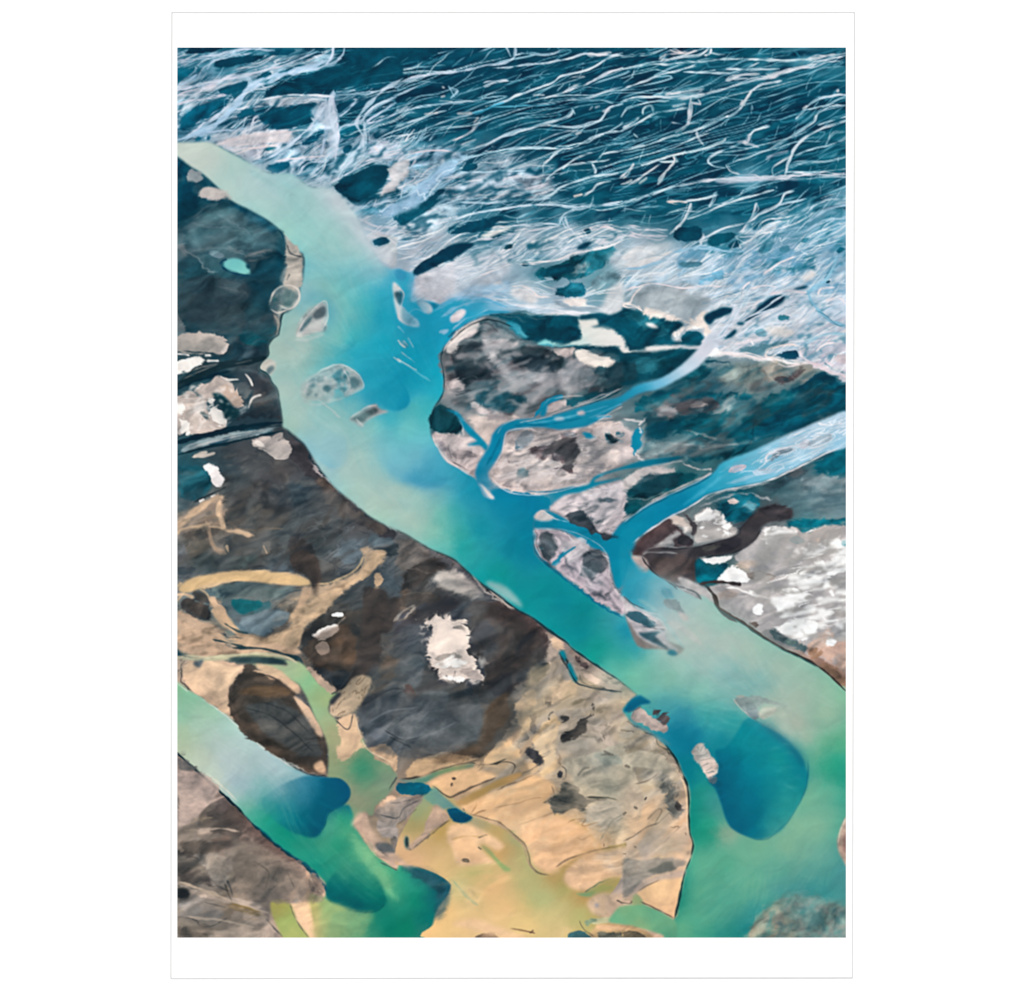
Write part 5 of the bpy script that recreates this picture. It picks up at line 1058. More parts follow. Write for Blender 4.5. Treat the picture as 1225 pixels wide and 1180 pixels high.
p b8b0b0 .5 .8 .4 | 190,85 260,75 350,95 440,110 380,140 470,175 450,220 430,290 420,315 380,295 300,240 230,165
p bab4b8 .5 .8 .4 | 820,490 900,420 1000,420 1225,335 1225,580 1140,655 1060,620 980,575 900,510
p b0a8b0 .5 .8 .4 | 752,610 800,605 900,625 980,680 1060,740 1120,750 1150,830 1180,910 1225,985 1225,1075 1130,1020 1050,965 950,890 850,815 790,770 760,730
p c0b4b0 .5 .8 .3 | 745,545 770,510 810,510 840,555 830,570 770,565
p c8c4c4 .5 .6 .2 | 440,350 480,385 525,430 520,440 480,430 450,375
p bcb4b4 .5 .8 .3 | @9 -10,60 30,60 60,110 60,200 30,225 -10,245
p c4c0c0 .5 .6 .2 | @8 750,415 850,395 1035,355 1030,370 900,395 770,422
N -
@8
p 8c9aa4 .7 1.2 .5 | 635,170 640,110 690,75 740,70 750,100 720,140 680,170 650,185
p 4f6a78 .6 1 .4 .9 | 632,180 640,130 660,120 670,160 650,182
p 5c5256 .7 1.6 .6 | 705,200 720,175 780,155 860,150 900,140 880,110 900,80 960,85 985,110 970,160 940,220 900,255 870,230 800,225 760,240 730,215
p 9c9294 .8 1.5 .5 | 830,190 880,150 920,130 950,150 920,200 880,215
p 574c50 .5 1.2 .4 | 800,262 870,270 940,265 960,290 940,310 900,290 840,285
p 6f7c84 .6 1 .4 | 880,95 920,78 980,95 940,115
p 6f9098 1.2 1.2 .5 | 640,275 690,265 730,290 710,325 660,310
p 7f7c80 .8 1 .4 .8 | 570,350 610,345 630,380 590,375
p 9a9494 1.5 1.5 .4 .7 | 1030,210 1080,230 1060,250
s 6a6468 1.5 .5 .8 | 965,265 985,240 | 600,235 608,245 | 1015,170 1040,175 | 605,78 590,95
p 1a7ea4 .4 .6 .1 | 1005,82 1030,80 1065,110 1040,112
p 14505f .6 1 .4 | 1115,62 1140,75 1160,120 1200,150 1160,150 1130,110
p 2f6474 .6 1 .4 | 1190,80 1225,75 1225,115
s 6fb0c0 1.6 .4 .8 | 1150,70 1170,110 1225,135
s d4cccc 1.5 .6 .8 | 680,230 800,290 900,330 1000,325 | 600,200 560,280 | 720,60 800,85 
t r 8f8a90 -14 24 5 .66 .9 .5 33 2 | 590,85 1000,50 1225,30 1225,262 1030,355 680,412 500,310
t r d8d0d0 -10 30 5 .7 .92 .5 34 2 | 590,85 1000,50 1225,30 1225,262 1030,355 680,412 500,310
p 8a8890 .8 1 .5 .8 | 200,90 260,140 300,240 240,180
p 9c9496 .8 1 .5 .8 | 290,200 340,170 440,190 430,220 330,225
s dccfce 2 .6 .8 | 190,90 215,150 260,215 330,270 420,320
s 6a6a70 1 .5 .8 | 330,200 440,215 | 280,160 300,220 | 300,240 400,290
p 123f4a .6 1.2 .5 | 176,30 @5 200,950 230,930 @8 260,-20 320,0 350,60 345,90 270,75 200,72 180,60
p 3a3f44 1 1.5 .5 .7 | 230,60 280,40 330,70 300,80
s d4ccca 1.5 .5 .9 | 345,0 350,60 358,92
# island with dark grass
p 4a565e .7 1.2 .5 | 790,620 830,620 860,680 880,690 840,720 800,700
p 3f5058 .6 1.2 .5 | 760,680 790,690 830,750 860,710 870,730 830,780 790,750
p 2f4550 .6 1.2 .5 | 1010,720 1060,715 1120,740 1140,765 1080,765 1030,745
p 5a6a72 .8 1.5 .6 .9 | 980,830 1040,785 1110,770 1130,810 1080,870 1000,860
p 5a5f68 .7 1.2 .5 | 1120,965 1165,930 1180,880 1175,950 1130,980
s 1a80a4 3>2.5 .4 .95 | 845,808 880,765 930,690
p d0c4c8 1 1.5 .3 .85 | 840,640 920,650 900,690 860,670
p c8bcc4 1 1.5 .3 .85 | 900,770 960,720 1010,770 960,850 920,820
p c8c0c8 1 1.5 .3 .8 | 1000,900 1100,880 1120,930 1060,950
s 3f4a54 1 .5 .8 | 752,615 758,700 790,765 | 900,790 960,730 | 1040,870 1120,860
s 0b6888 2.5 .6 .8 | 790,775 850,822 950,905 1050,975 1130,1035 1225,1085
t b 55606a 35 20 4 .55 .72 .6 36 2 | 752,610 980,680 1120,750 1180,910 1225,1075 950,890 790,770
s d4d0d4 1.6 .5 .85 | 748,608 800,603 900,622 980,675 1060,735 1130,748 1155,830 1180,905 1225,980 | 746,612 750,700 785,765
p 3f5562 .7 1.2 .5 | 900,500 930,520 980,570 1060,615 1130,655 1060,610 960,550
p 45565f .7 1.5 .5 .9 | 940,530 1040,545 1150,545 1060,560 980,570
p 3f5058 .6 1.2 .5 .9 | 1030,575 1100,580 1140,555 1200,520 1225,500 1225,470 1195,490 1200,510 1130,540
p 5a6a74 .7 1.2 .5 .9 | 1040,440 1120,430 1225,440 1225,455 1120,455
t r 86888f -16 26 5 .64 .9 .6 38 2 | 820,490 900,420 1225,335 1225,580 1140,655 900,510
t r dcd8dc -12 26 5 .7 .92 .5 39 2 | 820,490 900,420 1225,335 1225,580 1140,655 900,510
p 3f4f5a .5 1 .4 | 790,540 800,530 835,560 820,568
p 2a7f9c .5 1 .2 .8 | 820,510 900,540 930,580 880,575 830,540
s d0c8c8 1.5 .5 .8 | 860,540 900,560 940,620 | 780,570 860,580 920,575
s 07607c 2 .8 .7 | 745,620 745,700 780,765 840,815
# dark heath east of the lagoon
N dark_lowland
@5
p 3a3c44 1 2 .6 .85 | 290,660 330,600 400,580 470,585 490,610 450,640 400,690 440,720 520,740 560,790 500,800 420,780 380,860 340,820 310,740
p 4c4046 1.5 2 .5 .5 | 380,620 440,600 430,680 390,700
p 463c42 1.5 2 .5 .5 | 430,730 500,720 550,780 470,780
p 2f3c44 1 2 .6 .9 | 550,650 620,630 700,610 780,605 860,640 900,660 930,700 860,760 780,740 700,720 640,720 620,670
p 453c42 1.2 2 .5 .5 | 700,640 800,625 880,660 900,690 820,700 720,690
p 24505c 1.5 2 .6 .85 | 430,880 520,840 600,850 680,880 700,920 620,960 540,950 460,940
p a09a9c 2 2 .5 .8 | 470,560 560,560 660,590 640,620 540,630 540,680 620,740 600,790 540,720 480,660 460,600
p a4a0a4 2 2 .5 .8 | 730,760 860,740 960,680 1040,720 1100,780 1060,830 900,850 780,830
p b4acac 1.2 1.5 .4 .85 | 260,800 330,785 380,820 360,860 330,830 290,850
p c0b8b8 1 1.2 .3 .9 | 300,560 330,530 400,505 440,520 420,550 360,570 300,600 265,630
s 2f3a42 1.2 .6 .8 | 300,600 340,560 | 280,560 340,520 430,490 520,500 560,540 | 300,850 380,845 | 320,870 400,850 | 560,800 700,760
s 3a5460 2 1 .7 | 500,470 560,500 620,540 700,580
p b8aeac .8 1.2 .3 | 880,620 950,625 960,660 900,690 880,660
p ded2ca .6 1.2 .2 | 960,655 1010,650 1080,680 1120,690 1200,680 1170,715 1100,720 1020,700
p 8a7a76 .6 1 .3 .7 | 970,660 1050,690 1150,710 1080,690
p 3f4c54 1.2 1.5 .5 .8 | 1120,760 1160,720 1225,690 1225,790 1140,810
p 0f4858 .6 .8 .4 | 950,610 1190,610 1225,640 @6 0,645 400,625 380,680 330,720 250,760 150,790 0,820 @5 1200,660 1100,650 1000,640
p 1f5866 1.5 2 .5 .8 | @6 0,700 100,670 300,680 200,740 80,760
p 0c4a5a .7 1.2 .5 .8 | @5 880,890 1000,860 1150,830 1225,800 1225,845 1100,900 960,940 900,920
s b4b0b4 1.5 .6 .8 | @5 800,910 880,880 960,890 | 980,930 1100,880 1225,840
p b4acac .8 1.2 .4 .9 | @5 800,920 860,890 930,920 860,960 800,970
p b0a8a8 1.2 1.5 .4 .8 | @5 380,900 500,960 620,990 600,1010 500,1000 420,960
# heath between the two blue channels
@6
p 86948f 2 2.5 .5 .7 | 500,720 600,690 760,700 780,760 700,820 560,830 500,790
p 1a5a68 1.2 2 .5 .85 | 330,800 420,700 480,705 470,750 400,830 350,840
p 9a968e 1.6 2 .5 .9 | 740,720 850,700 900,740 860,790 780,800
p 554c50 1 1.6 .5 .85 | 820,780 880,760 960,720 1010,710 980,760 920,800 860,820 820,805
p aaa29a 1.2 1.6 .4 .9 | 940,800 1000,740 1060,745 1070,760 1020,790 960,830
p 03495c .8 1 .4 | 900,860 1000,800 1075,755 1150,790 1225,830 1225,960 1100,1000 950,1060 880,1089 @9 700,130 600,170 500,180 600,60 700,-20
p 06505e 1.5 2 .5 .8 | 750,900 850,860 950,860 850,960 760,1040 650,1089 640,1040
p 0c5464 1.5 2 .5 .85 | 100,880 200,850 350,850 500,860 700,880 690,905 560,900 400,880 250,900 140,960 30,980
p 4a4a50 1.2 2 .5 .8 | 200,900 300,880 420,880 500,900 530,950 440,970 360,990 250,960
p a8a2a4 1.2 2 .4 .85 | 180,960 220,920 300,950 290,990 210,1000
p b0a8a8 1.2 1.6 .4 .8 | 330,930 400,900 460,930 400,960
p 0c4a5a 1.5 2 .5 .8 | 150,1030 300,990 480,980 520,1040 640,1080 300,1089 140,1070
p 8f9c9e 1.5 2 .4 .75 | 480,960 560,900 640,900 560,960 560,1040 500,1000
s 02384a 1.4 .6 .8 | 900,1089 1000,1040 1100,990 1225,960 | 440,690 600,690
s 9ab0b4 1.5 .6 .7 | 350,740 420,710 480,708 | 580,690 590,720
s 2a6f7f 1.2 1 .6 .5 | 940,900 1060,820 1150,830 | 980,930 1100,860 1200,870 | 900,990 1050,930 1200,920 | 860,1040 1000,980
@9
p 0c4c5a 1.5 2 .5 .85 | 110,80 200,40 350,-10 600,-20 720,-10 720,60 690,120 500,130 300,90 140,110
p 7f9498 1.5 2 .5 .8 | 100,150 200,130 350,130 480,150 420,180 250,210 120,225 90,190
p 0d4a58 1 1.5 .5 .85 | 240,230 400,195 600,170 700,150 640,205 520,225 400,240 300,232
s 9aa8a8 2 1 .7 .6 | 260,140 400,150 520,145 640,135 | 330,75 440,90 520,115 | 250,190 400,170 560,150
s 062f3c 1.6 .8 .8 | 730,0 710,90 680,150 600,215 | 240,232 330,215
p 0e4c58 1 1.5 .5 .9 | 0,400 80,360 200,315 380,290 440,300 400,340 250,400 120,450 40,440
p bab4b4 .8 1.2 .4 .9 | 0,330 60,300 140,270 260,270 320,300 200,315 80,355 10,395
s c4bcbc 1.6 .6 .85 | 130,470 250,410 400,335 480,300 | 300,240 400,275 490,290 | 0,560 60,520 | 150,265 260,245 330,240
p 0a4652 .8 1.2 .5 .9 | 0,465 80,470 130,485 60,525 0,545
s 8a9698 1.3 .6 .7 | 20,440 120,440 240,400 | 60,120 90,90 130,20
s 1a80a4 6>8 .5 .95 | 90,60 65,110 70,165
s 1580a0 3>2 .4 .9 | 75,165 65,200
s d4d0d0 1.8 .5 .9 | 85,40 110,20 130,-10 | 0,20 60,15 110,20 | 70,180 85,220 110,235 | 95,50 85,90
# right land: salt pans and dark creek
p 0c5060 1 1.5 .5 | 1020,255 1100,220 1212,155 1225,330 1120,320 1060,300
p 8a9a9e 2 2 .5 .85 | 960,330 1080,320 1225,330 1225,430 1100,430 1000,410
p 2f4650 1 1.5 .6 .9 | 760,370 850,320 1000,248 1010,280 960,330 860,380 780,400
p 4a5258 1.5 2 .4 .7 | 900,290 1000,250 980,300 900,330
p 42606a 1.2 1.5 .5 .7 | 1040,380 1120,415 1225,445 1120,430 1040,400
s b4b8bc 2 .7 .8 | 440,440 560,400 700,375 800,350 | 420,480 520,440 640,410 740,420 820,440
p 1a6a7c .8 1.5 .6 | 470,470 550,440 640,410 720,430 770,450 700,510 660,570 610,570 560,540 530,500
p 5f8c98 1.2 1.5 .5 .8 | 640,480 720,450 740,480 690,520
p ccc4c0 .6 1.2 .3 | 550,435 600,430 635,445 610,475 580,460
p 0f6272 .8 1.5 .6 .95 | 860,560 940,540 1100,545 1212,550 1212,595 1100,590 1040,600 980,640 900,600
N salt_flat
p aaa6a4 .6 1 .25 | 380,540 430,480 500,500 540,520 560,560 640,600 630,625 560,650 480,670 390,690 385,650 395,600
p aeaaaa .6 1 .25 | 620,745 680,700 740,630 760,590 840,590 960,600 980,650 1050,600 1150,580 1225,600 1225,1089 @12 1225,480 1150,440 1080,400 990,380 980,330 850,250 780,240 740,265 640,195 540,135 510,95 505,60 455,20 @9 460,920 620,890 740,880 700,850 680,810 600,770
N -
@9
p f2f0ee .4 1.6 .15 | 385,545 430,490 480,490 520,510 545,520 560,560 620,590 580,625 550,600 540,560 480,550 430,570 400,570
p f2f0ee .4 1.6 .15 | 400,605 440,590 430,610
p f0eeec .4 1.5 .15 | 745,625 790,590 850,590 960,605 950,640 880,660 830,660 860,700 900,690 980,690 880,710 800,705 770,660
p 156676 .6 1.2 .4 | 880,660 940,640 975,650 1005,680 940,682
p f4f2f0 .4 1.4 .15 | 970,640 1030,600 1080,585 1212,600 1180,620 1080,600 1020,640 1010,670 1060,690 1110,650 1160,640 1212,690 1150,720 1110,710 1060,720 1070,760 1110,800 1060,850 1030,865 1060,820 1040,780 1030,730 980,750 975,720 1020,705 
p b4a8a0 .6 1 .2 | 990,640 1040,605 1110,610 1150,640 1100,655 1060,685 1010,672
p 0f6878 .4 1 .2 | 1175,670 1200,660 1225,670 1225,700 1190,695
p f6f4f2 .4 1.4 .15 | 1120,770 1160,740 1212,750 1212,830 1180,840 1140,860 1080,880 1120,830 1160,810 1130,800
p eeecea .4 1.5 .15 | 400,768 470,760 560,750 590,745 600,770 540,790 490,810 450,790
p f0eeec .4 1.6 .15 | 500,890 540,840 590,815 650,825 670,850 720,870 670,885 600,895 540,895
p 0a5c6c .5 1.2 .5 | 365,790 410,765 450,790 490,815 540,785 575,790 540,840 500,885 440,900 400,890 390,830
p c4b0a0 2 1.4 .3 .6 | 610,790 700,770 760,780 740,800 680,810 700,840 640,820
p 8c827c .8 1.2 .4 .9 | 660,845 740,830 840,860 800,880 700,880
s 6a6662 2 .7 .8 | 760,845 830,858 | 970,852 1030,865 
p f2f0ee .4 1.4 .15 | 610,905 700,935 760,960 800,975 700,965 640,925
p f4f2f0 .4 1.5 .12 | 830,1000 870,985 920,995 930,1030 900,1055 850,1060 835,1040
p f4f2f0 .4 1.5 .12 | 840,935 900,925 950,925 980,950 920,980 880,960
p f2f0f0 .4 1.5 .15 | 695,1050 740,1010 770,1060 730,1070
@12
p f2f1f0 .5 1.6 .15 | 850,210 900,195 1000,190 1060,200 1070,240 1010,290 950,310 880,280 840,260
p f4f3f2 .4 1.4 .1 | 830,100 870,82 920,85 930,130 890,155 840,150
p f4f2f0 .4 1.4 .1 | 695,150 745,100 770,150 735,165
s f0ecea 2.4 .5 .9 | 560,15 620,15 660,35 740,60 800,70 | 1125,30 1145,60
p 8f8a88 1 2 .4 .6 | 1000,140 1100,150 1212,140 1212,170 1080,175
p c0a898 2 1.6 .3 .5 | 500,60 560,20 650,40 600,60 540,90 520,100
p b89888 1.6 1.6 .35 .8 | 1000,320 1060,300 1120,310 1212,300 1212,500 1150,440 1080,400 1000,370
p ccb4a6 1.4 1.6 .3 .8 | 1010,320 1060,270 1120,235 1170,300 1110,330 1040,345
p 8a6f5c 1 1.5 .4 .9 | 990,370 1050,345 1120,370 1050,390 1090,430 1150,440 1212,520 1212,560 1150,500 1060,430
p ccae9e 2 1.6 .3 .6 | 1120,370 1212,380 1212,470 1160,420
p eceae8 .5 1.2 .2 | 1090,310 1130,280 1165,300 1150,330 1110,325
p 4a5a60 .6 1.2 .3 .9 | 1120,275 1135,290 1125,310
p 4f6468 .8 1.4 .5 .95 | 775,245 800,235 860,265 950,305 1000,325 990,370 900,340 820,290
p 7a8f7c 1 1.5 .3 .7 | 860,290 920,310 960,330 900,330
p 5a504c .6 1 .4 .9 | 680,205 720,200 740,215 720,240 690,225
t m a8a5a2 -8 26 8 .46 .54 .9 801 3 | @9 740,580 980,600 1225,560 1225,1089 @12 1225,300 1000,330 840,270 800,100 @9 700,1000
t r f2f0ee -10 34 7 .8 1 .6 803 3 | @9 800,900 1225,600 1225,1089 @12 1225,250 1000,300 840,250 700,60
t m ecebe9 -12 22 7 .56 .66 .75 805 3 | @9 900,700 1225,600 1225,1089 @12 1225,250 1000,300 840,250 900,60
t m f4f3f2 -6 30 8 .54 .62 .85 807 3 | @9 820,920 1225,700 1225,1089 @12 1225,260 1000,300 860,260 800,100
t r e4e2e0 -20 20 6 .7 1 .8 809 3 | @9 390,550 480,490 620,600 560,640 400,680
# dark creek
N dark_creek
@9
p 454347 .5 .7 .3 | 105,745 130,715 200,705 300,710 400,700 500,675 600,645 640,625 655,590 690,545 740,505 780,470 860,470 905,500 915,540 860,560 780,570 750,600 740,630 700,680 650,710 600,730 500,750 400,765 395,830 390,890 330,880 250,880 190,850 150,810
N -
p 34343c 1 1 .3 .7 | 540,680 620,640 650,650 640,700 560,730 480,740
p 524846 1.2 1.5 .4 .6 | 150,760 300,740 400,770 380,850 250,870 180,830
p 62605c 1 1.2 .3 .7 | 420,705 520,690 560,700 450,720
p 3f3f44 .8 1.5 .4 | 730,510 780,470 850,470 905,500 915,545 860,560 800,530
p 494246 .6 1 .4 | 60,690 130,620 240,550 300,600 340,640 390,665 385,700 200,710 120,725 100,748 40,745 25,715
p 8a8a8c 1 1.2 .4 | 140,705 230,660 290,610 320,635 270,650 280,700 200,705
p 34343a .6 1 .4 | 290,650 340,640 390,660 385,695 310,700
p c8bcb4 .5 .8 .3 | 245,548 290,530 340,555 375,590 370,620 330,600 300,590
p e4dcd6 .5 .8 .2 | 330,595 370,600 350,625 330,620
s 4a464a 3>5 .5 .9 | 330,520 370,560 390,600 380,640
s 8a8a8c 2 .6 .8 | 105,750 140,715 210,695 300,705 | 110,745 150,730 300,735
s 2a2a30 1.2 .4 .8 .4 | 105,745 150,712 300,712 400,702 500,677 600,647 640,628 652,590 690,545 730,508 | 400,768 500,752 600,732 660,705 720,660 750,600
s d0c8c4 1 .4 .7 | 40,690 110,625 200,570 250,545
s 6a6a70 1.2 .5 .8 | 580,640 590,610 640,600 | 540,655 500,665
p b0a4a0 .5 .8 .3 | 40,752 110,755 140,800 130,840 90,830 60,790
p b8b4b4 .5 .8 .3 | 300,870 340,870 420,910 450,925 490,970 500,1010 440,970 380,960 330,930
s 2a2f36 1.5 .5 .8 | 100,755 140,810 190,855 260,900 300,930 | 330,935 390,960 425,980
s 3f3a3c 4>5 .5 .95 .4 | 415,905 500,890 600,898 640,905
s 3a3a3c 2>3.5 .4 .95 .3 | 440,905 480,940 505,970 510,1010 530,1045 580,1080 620,1110
@12
s 3a3432 3.5>3 .4 .95 .3 | 460,20 500,65 510,105 540,138 640,197 740,268 860,340 980,395 1080,455 1150,515 1225,590
s 1f4f54 1.5 .6 .7 .3 | 495,95 530,140 640,205 740,275 860,348 980,403 1080,463
s 8f9a98 1.4 .5 .7 .3 | 560,130 650,185 740,250
N -
w 4 26 3 | @0 530,385 620,372 700,385 850,420 1000,440 1020,460 1020,640 960,620 880,640 820,640 760,660 745,735 700,715 640,640 600,600 560,560 520,500
t m 20343c -24 48 17 0.485 0.615 0.59 501 3 | @5 280,600 330,530 480,480 700,600 1225,640 1225,830 900,900 780,990 500,1000 300,930 250,700
t m a4a4a8 -24 48 17 0.519 0.701 0.55 505 3 | @5 280,600 330,530 480,480 700,600 1225,640 1225,830 900,900 780,990 500,1000 300,930 250,700
t m 3a343a -24 36 14 0.568 0.672 0.42 509 3 | @5 280,600 330,530 480,480 700,600 1225,640 1225,830 900,900 780,990 500,1000 300,930 250,700
t m 1f5464 -24 41 12 0.562 0.718 0.42 513 3 | @5 280,600 330,530 480,480 700,600 1225,640 1225,830 900,900 780,990 500,1000 300,930 250,700
t m c0bcbc -24 31 10 0.605 0.735 0.42 517 3 | @5 280,600 330,530 480,480 700,600 1225,640 1225,830 900,900 780,990 500,1000 300,930 250,700
t m 06465a -24 60 17 0.462 0.618 0.55 521 3 | @6 340,760 450,700 1050,740 1225,850 1225,960 900,1089 @9 640,150 500,210 100,230 130,60 @6 100,900
t m 98a4a6 -24 53 14 0.516 0.724 0.42 525 3 | @6 340,760 450,700 1050,740 1225,850 1225,960 900,1089 @9 640,150 500,210 100,230 130,60 @6 100,900
t m 46484c -24 41 12 0.588 0.692 0.42 529 3 | @6 340,760 450,700 1050,740 1225,850 1225,960 900,1089 @9 640,150 500,210 100,230 130,60 @6 100,900
t m 023c4e -24 48 12 0.545 0.675 0.42 533 3 | @6 340,760 450,700 1050,740 1225,850 1225,960 900,1089 @9 640,150 500,210 100,230 130,60 @6 100,900
t m 6a6e74 -30 31 12 0.542 0.698 0.42 537 3 | @8 590,85 1000,50 1225,30 1225,262 1030,345 680,405 510,310
t m 4a5056 -30 24 10 0.608 0.712 0.51 541 3 | @8 590,85 1000,50 1225,30 1225,262 1030,345 680,405 510,310
t m cec8c8 -24 36 11 0.516 0.724 0.42 545 3 | @8 590,85 1000,50 1225,30 1225,262 1030,345 680,405 510,310
t m 6f7880 -26 41 12 0.499 0.681 0.51 549 3 | @8 830,490 920,425 1225,345 1225,570 1140,645 910,510
t m 32444c -26 31 8 0.588 0.692 0.59 553 3 | @8 830,490 920,425 1225,345 1225,570 1140,645 910,510
t m d0cace -26 36 10 0.539 0.721 0.42 557 3 | @8 830,490 920,425 1225,345 1225,570 1140,645 910,510
t m 5a6870 46 31 12 0.502 0.658 0.51 561 3 | @8 755,615 980,685 1120,755 1175,910 1225,990 1225,1065 950,885 790,770
t m 34444e 46 24 10 0.588 0.692 0.51 565 3 | @8 755,615 980,685 1120,755 1175,910 1225,990 1225,1065 950,885 790,770
t m d8d0d4 46 29 10 0.539 0.721 0.51 569 3 | @8 755,615 980,685 1120,755 1175,910 1225,990 1225,1065 950,885 790,770
t m 6f8a92 -14 40 12 .5 .66 .5 573 4 | @9 860,380 1000,320 1225,300 1225,540 950,540 880,450
t m 3a5c68 -14 36 10 .56 .68 .5 577 4 | @9 860,380 1000,320 1225,300 1225,540 950,540 880,450
@5
p 22323a 2 1.2 .5 .7 | 290,660 330,600 400,580 470,585 490,610 450,640 400,690 440,720 520,740 560,790 500,800 420,780 380,860 340,820 310,740
p 1f3038 2 1.2 .5 .75 | 550,650 620,630 700,610 780,605 860,640 900,660 930,700 860,760 780,740 700,720 640,720 620,670
p 2c3c46 1.6 1.2 .5 .8 | 640,680 700,650 800,660 880,720 820,760 740,750
p 1a4654 2.4 1.3 .5 .75 | 420,880 520,850 620,860 700,920 620,970 520,950 450,940
p 9fa0a4 3 1.3 .4 .6 | 470,560 560,560 660,590 640,620 540,630 540,680 620,740 600,790 540,720 480,660 460,600
p a0a2a6 3 1.3 .4 .55 | 730,770 860,750 960,690 1040,730 1100,780 1060,830 900,850 780,830
p b8b0b0 2 1.3 .4 .7 | 380,890 480,950 620,990 600,1010 500,1000 420,960
p bcb4b4 1.6 1.2 .4 .8 | 260,800 330,785 380,820 360,860 330,830 290,850
p c4bcbc 1.2 1.1 .3 .85 | 300,560 330,530 400,505 440,520 420,550 360,570 300,600 265,630
p ded4cc .8 1.2 .2 | 960,655 1010,650 1080,680 1120,690 1200,680 1170,715 1100,720 1020,700
p 1a3c48 2 1.2 .5 .75 | 1120,760 1160,720 1225,690 1300,700 1300,790 1140,810
p 123f4a 1.2 1.2 .5 .85 | 180,1000 205,940 240,925 300,960 340,1000 350,1070 300,1080 200,1070
t m b4b0b2 -24 34 9 .6 .72 .55 581 3 | 300,600 480,500 900,620 1100,760 900,850 600,1000 380,880
t r a8a8ac -24 40 10 .9 1 .35 583 3 | 300,600 480,500 900,620 1100,760 900,850 600,1000 380,880
N tributary
g .4 .5 .05 | @6 -20,885 80,820 190,790 280,740 350,680 410,620 470,540 505,600 440,690 400,730 300,790 200,840 100,862 0,915 @5 1150,970 1040,1040 900,1060 800,1050 720,1050 640,1062 @8 590,80 570,170 540,230 495,300 520,350 590,390 680,415 780,415 900,385 1030,365 1080,315 1225,268 @9 100,235 250,215 320,212 250,240 100,268 0,280 @8 1120,310 1070,350 1225,325 1100,362 1000,400 900,425 820,490 800,505 700,540 600,560 500,470 430,340 430,270 470,200 500,150 520,90 560,45 @5 650,1008 800,998 960,950 1100,908 | @6 430,640:d0d2dc 350,730:bccbd8 280,770:9cc4d6 200,815:6cb0d0 100,845:2f94c0 30,860:1f88b0 @5 1150,930:1e80a4 1000,1000:2084a8 800,1020:1680ac 650,1030:1a7ea4 @8 560,120:1282b0 520,200:1284b4 460,290:107fae 480,380:117cac 560,390:0f7ca840 560,330:117cac00 520,420:117cac40 600,420:107aa600 600,500:107aa600 700,500:107aa600 690,440:107aa600 760,430:0f86a860 850,430:0f86a8 1000,385:0c82a0 1150,290:0a7896 780,480:0f80a800 @9 100,250:0a7490 300,220:0a5a70
p 1a80a4 .4 .6 .1 | @5 260,955 320,965 350,990 375,1030 @8 420,80 465,125 490,155 480,180 450,150 380,150 440,120 390,90 360,50 345,0 
s 1580a8 4>5 .4 1 | @5 740,1000 780,950 800,920 870,890 900,880
g .4 .5 .06 | @9 -20,585 60,528 130,478 250,420 400,350 490,300 545,240 700,180 830,120 1000,45 1100,5 1225,-30 1225,148 1100,190 1000,240 880,300 750,350 600,380 470,412 410,450 330,500 230,550 130,620 50,680 20,715 40,770 @12 -10,10 @8 1180,900 1150,760 1130,730 1060,705 960,640 870,602 750,600 745,560 810,505 900,545 980,590 1060,632 1140,660 | @8 780,580:147a9c 950,610:1283aa 1080,670:1080a6 1150,720:0c7ea4 1190,850:0f86a4 @9 30,640:1284a8 200,480:1480ac 300,460:147eaa 400,400:1a8ab4 500,330:2a98be 540,270:3aa4c4 620,340:3aa4c8 600,240:58b4cc 700,310:78b8d2 700,210:6cb8d0 850,250:8abcd4 820,150:90c0d4 1000,180:9cc4d8 1150,120:86bcd6 1200,60:b4c8d8 1000,80:a8c4d8 900,120:a4c6d8 1080,40:b0cad8 30,740:1286a8
@9
p c4c6d2 1 1 .2 | 565,295 590,265 650,250 680,260 650,285 610,300
p b4c4d4 1.2 1.2 .2 .8 | 690,290 760,270 850,270 800,300 720,320
p 7f94a0 .8 1 .3 .9 | 780,230 820,190 880,165 960,155 930,180 860,205 800,245
s dcdce2 2 .6 .9 | 780,240 780,210 830,180 900,160 960,150
p ccd0da 1 1 .2 .9 | 940,170 960,130 1000,110 1030,130 1010,165
p a8bac6 .8 1 .3 .9 | 1000,160 1030,100 1060,85 1130,85 1150,100 1100,140 1060,160
s dce0e6 2 .6 .85 | 1000,170 1080,150 1150,105 1130,85 1040,85 | 1060,30 1120,40 1200,30 | 1120,20 1140,40 | 900,100 1000,70
t r e0e8f0 -24 20 3.5 .62 .92 .6 31 3 | 600,300 800,140 1225,-20 1225,140 880,290
s dcd8da 1.2 .4 .9 .4 | 1212,152 1100,195 1000,245 880,303 750,353 600,383 470,415 410,455 330,503 230,553 130,622 50,680 25,710
s c8c8cc 1 .4 .8 .4 | 0,572 60,526 130,476 250,418 400,347 490,296
@12
# spits between the two arms
p b4b4b8 .6 .8 .3 | @9 -10,1000 @12 0,55 50,110 110,140 180,180 230,235 240,300 300,350 280,370 230,345 150,320 90,280 60,240 20,170 0,90
p 2f5a68 .6 1 .4 .9 | 0,150 40,140 100,150 170,190 200,220 150,235 100,220 40,180
p 2f5460 .5 .8 .4 .95 | 85,260 130,255 200,250 230,248 180,275 200,300 250,350 180,320 120,290
p 0c6a84 .8 .5 .2 | 240,370 255,350 280,355 297,375 270,385
s 4a5a64 1.5 .5 .8 | 0,60 50,100 120,130 | 100,225 180,235 232,240 | 180,290 240,340
s c0c4c8 2 .8 .7 | 60,110 140,150 200,160 | 110,150 200,190 240,240
p 5a7a84 .8 1 .4 .9 | 205,90 260,75 310,85 330,130 350,160 310,160 260,130
p c4bcb8 1 .8 .3 .8 | 300,150 345,160 360,185 330,195
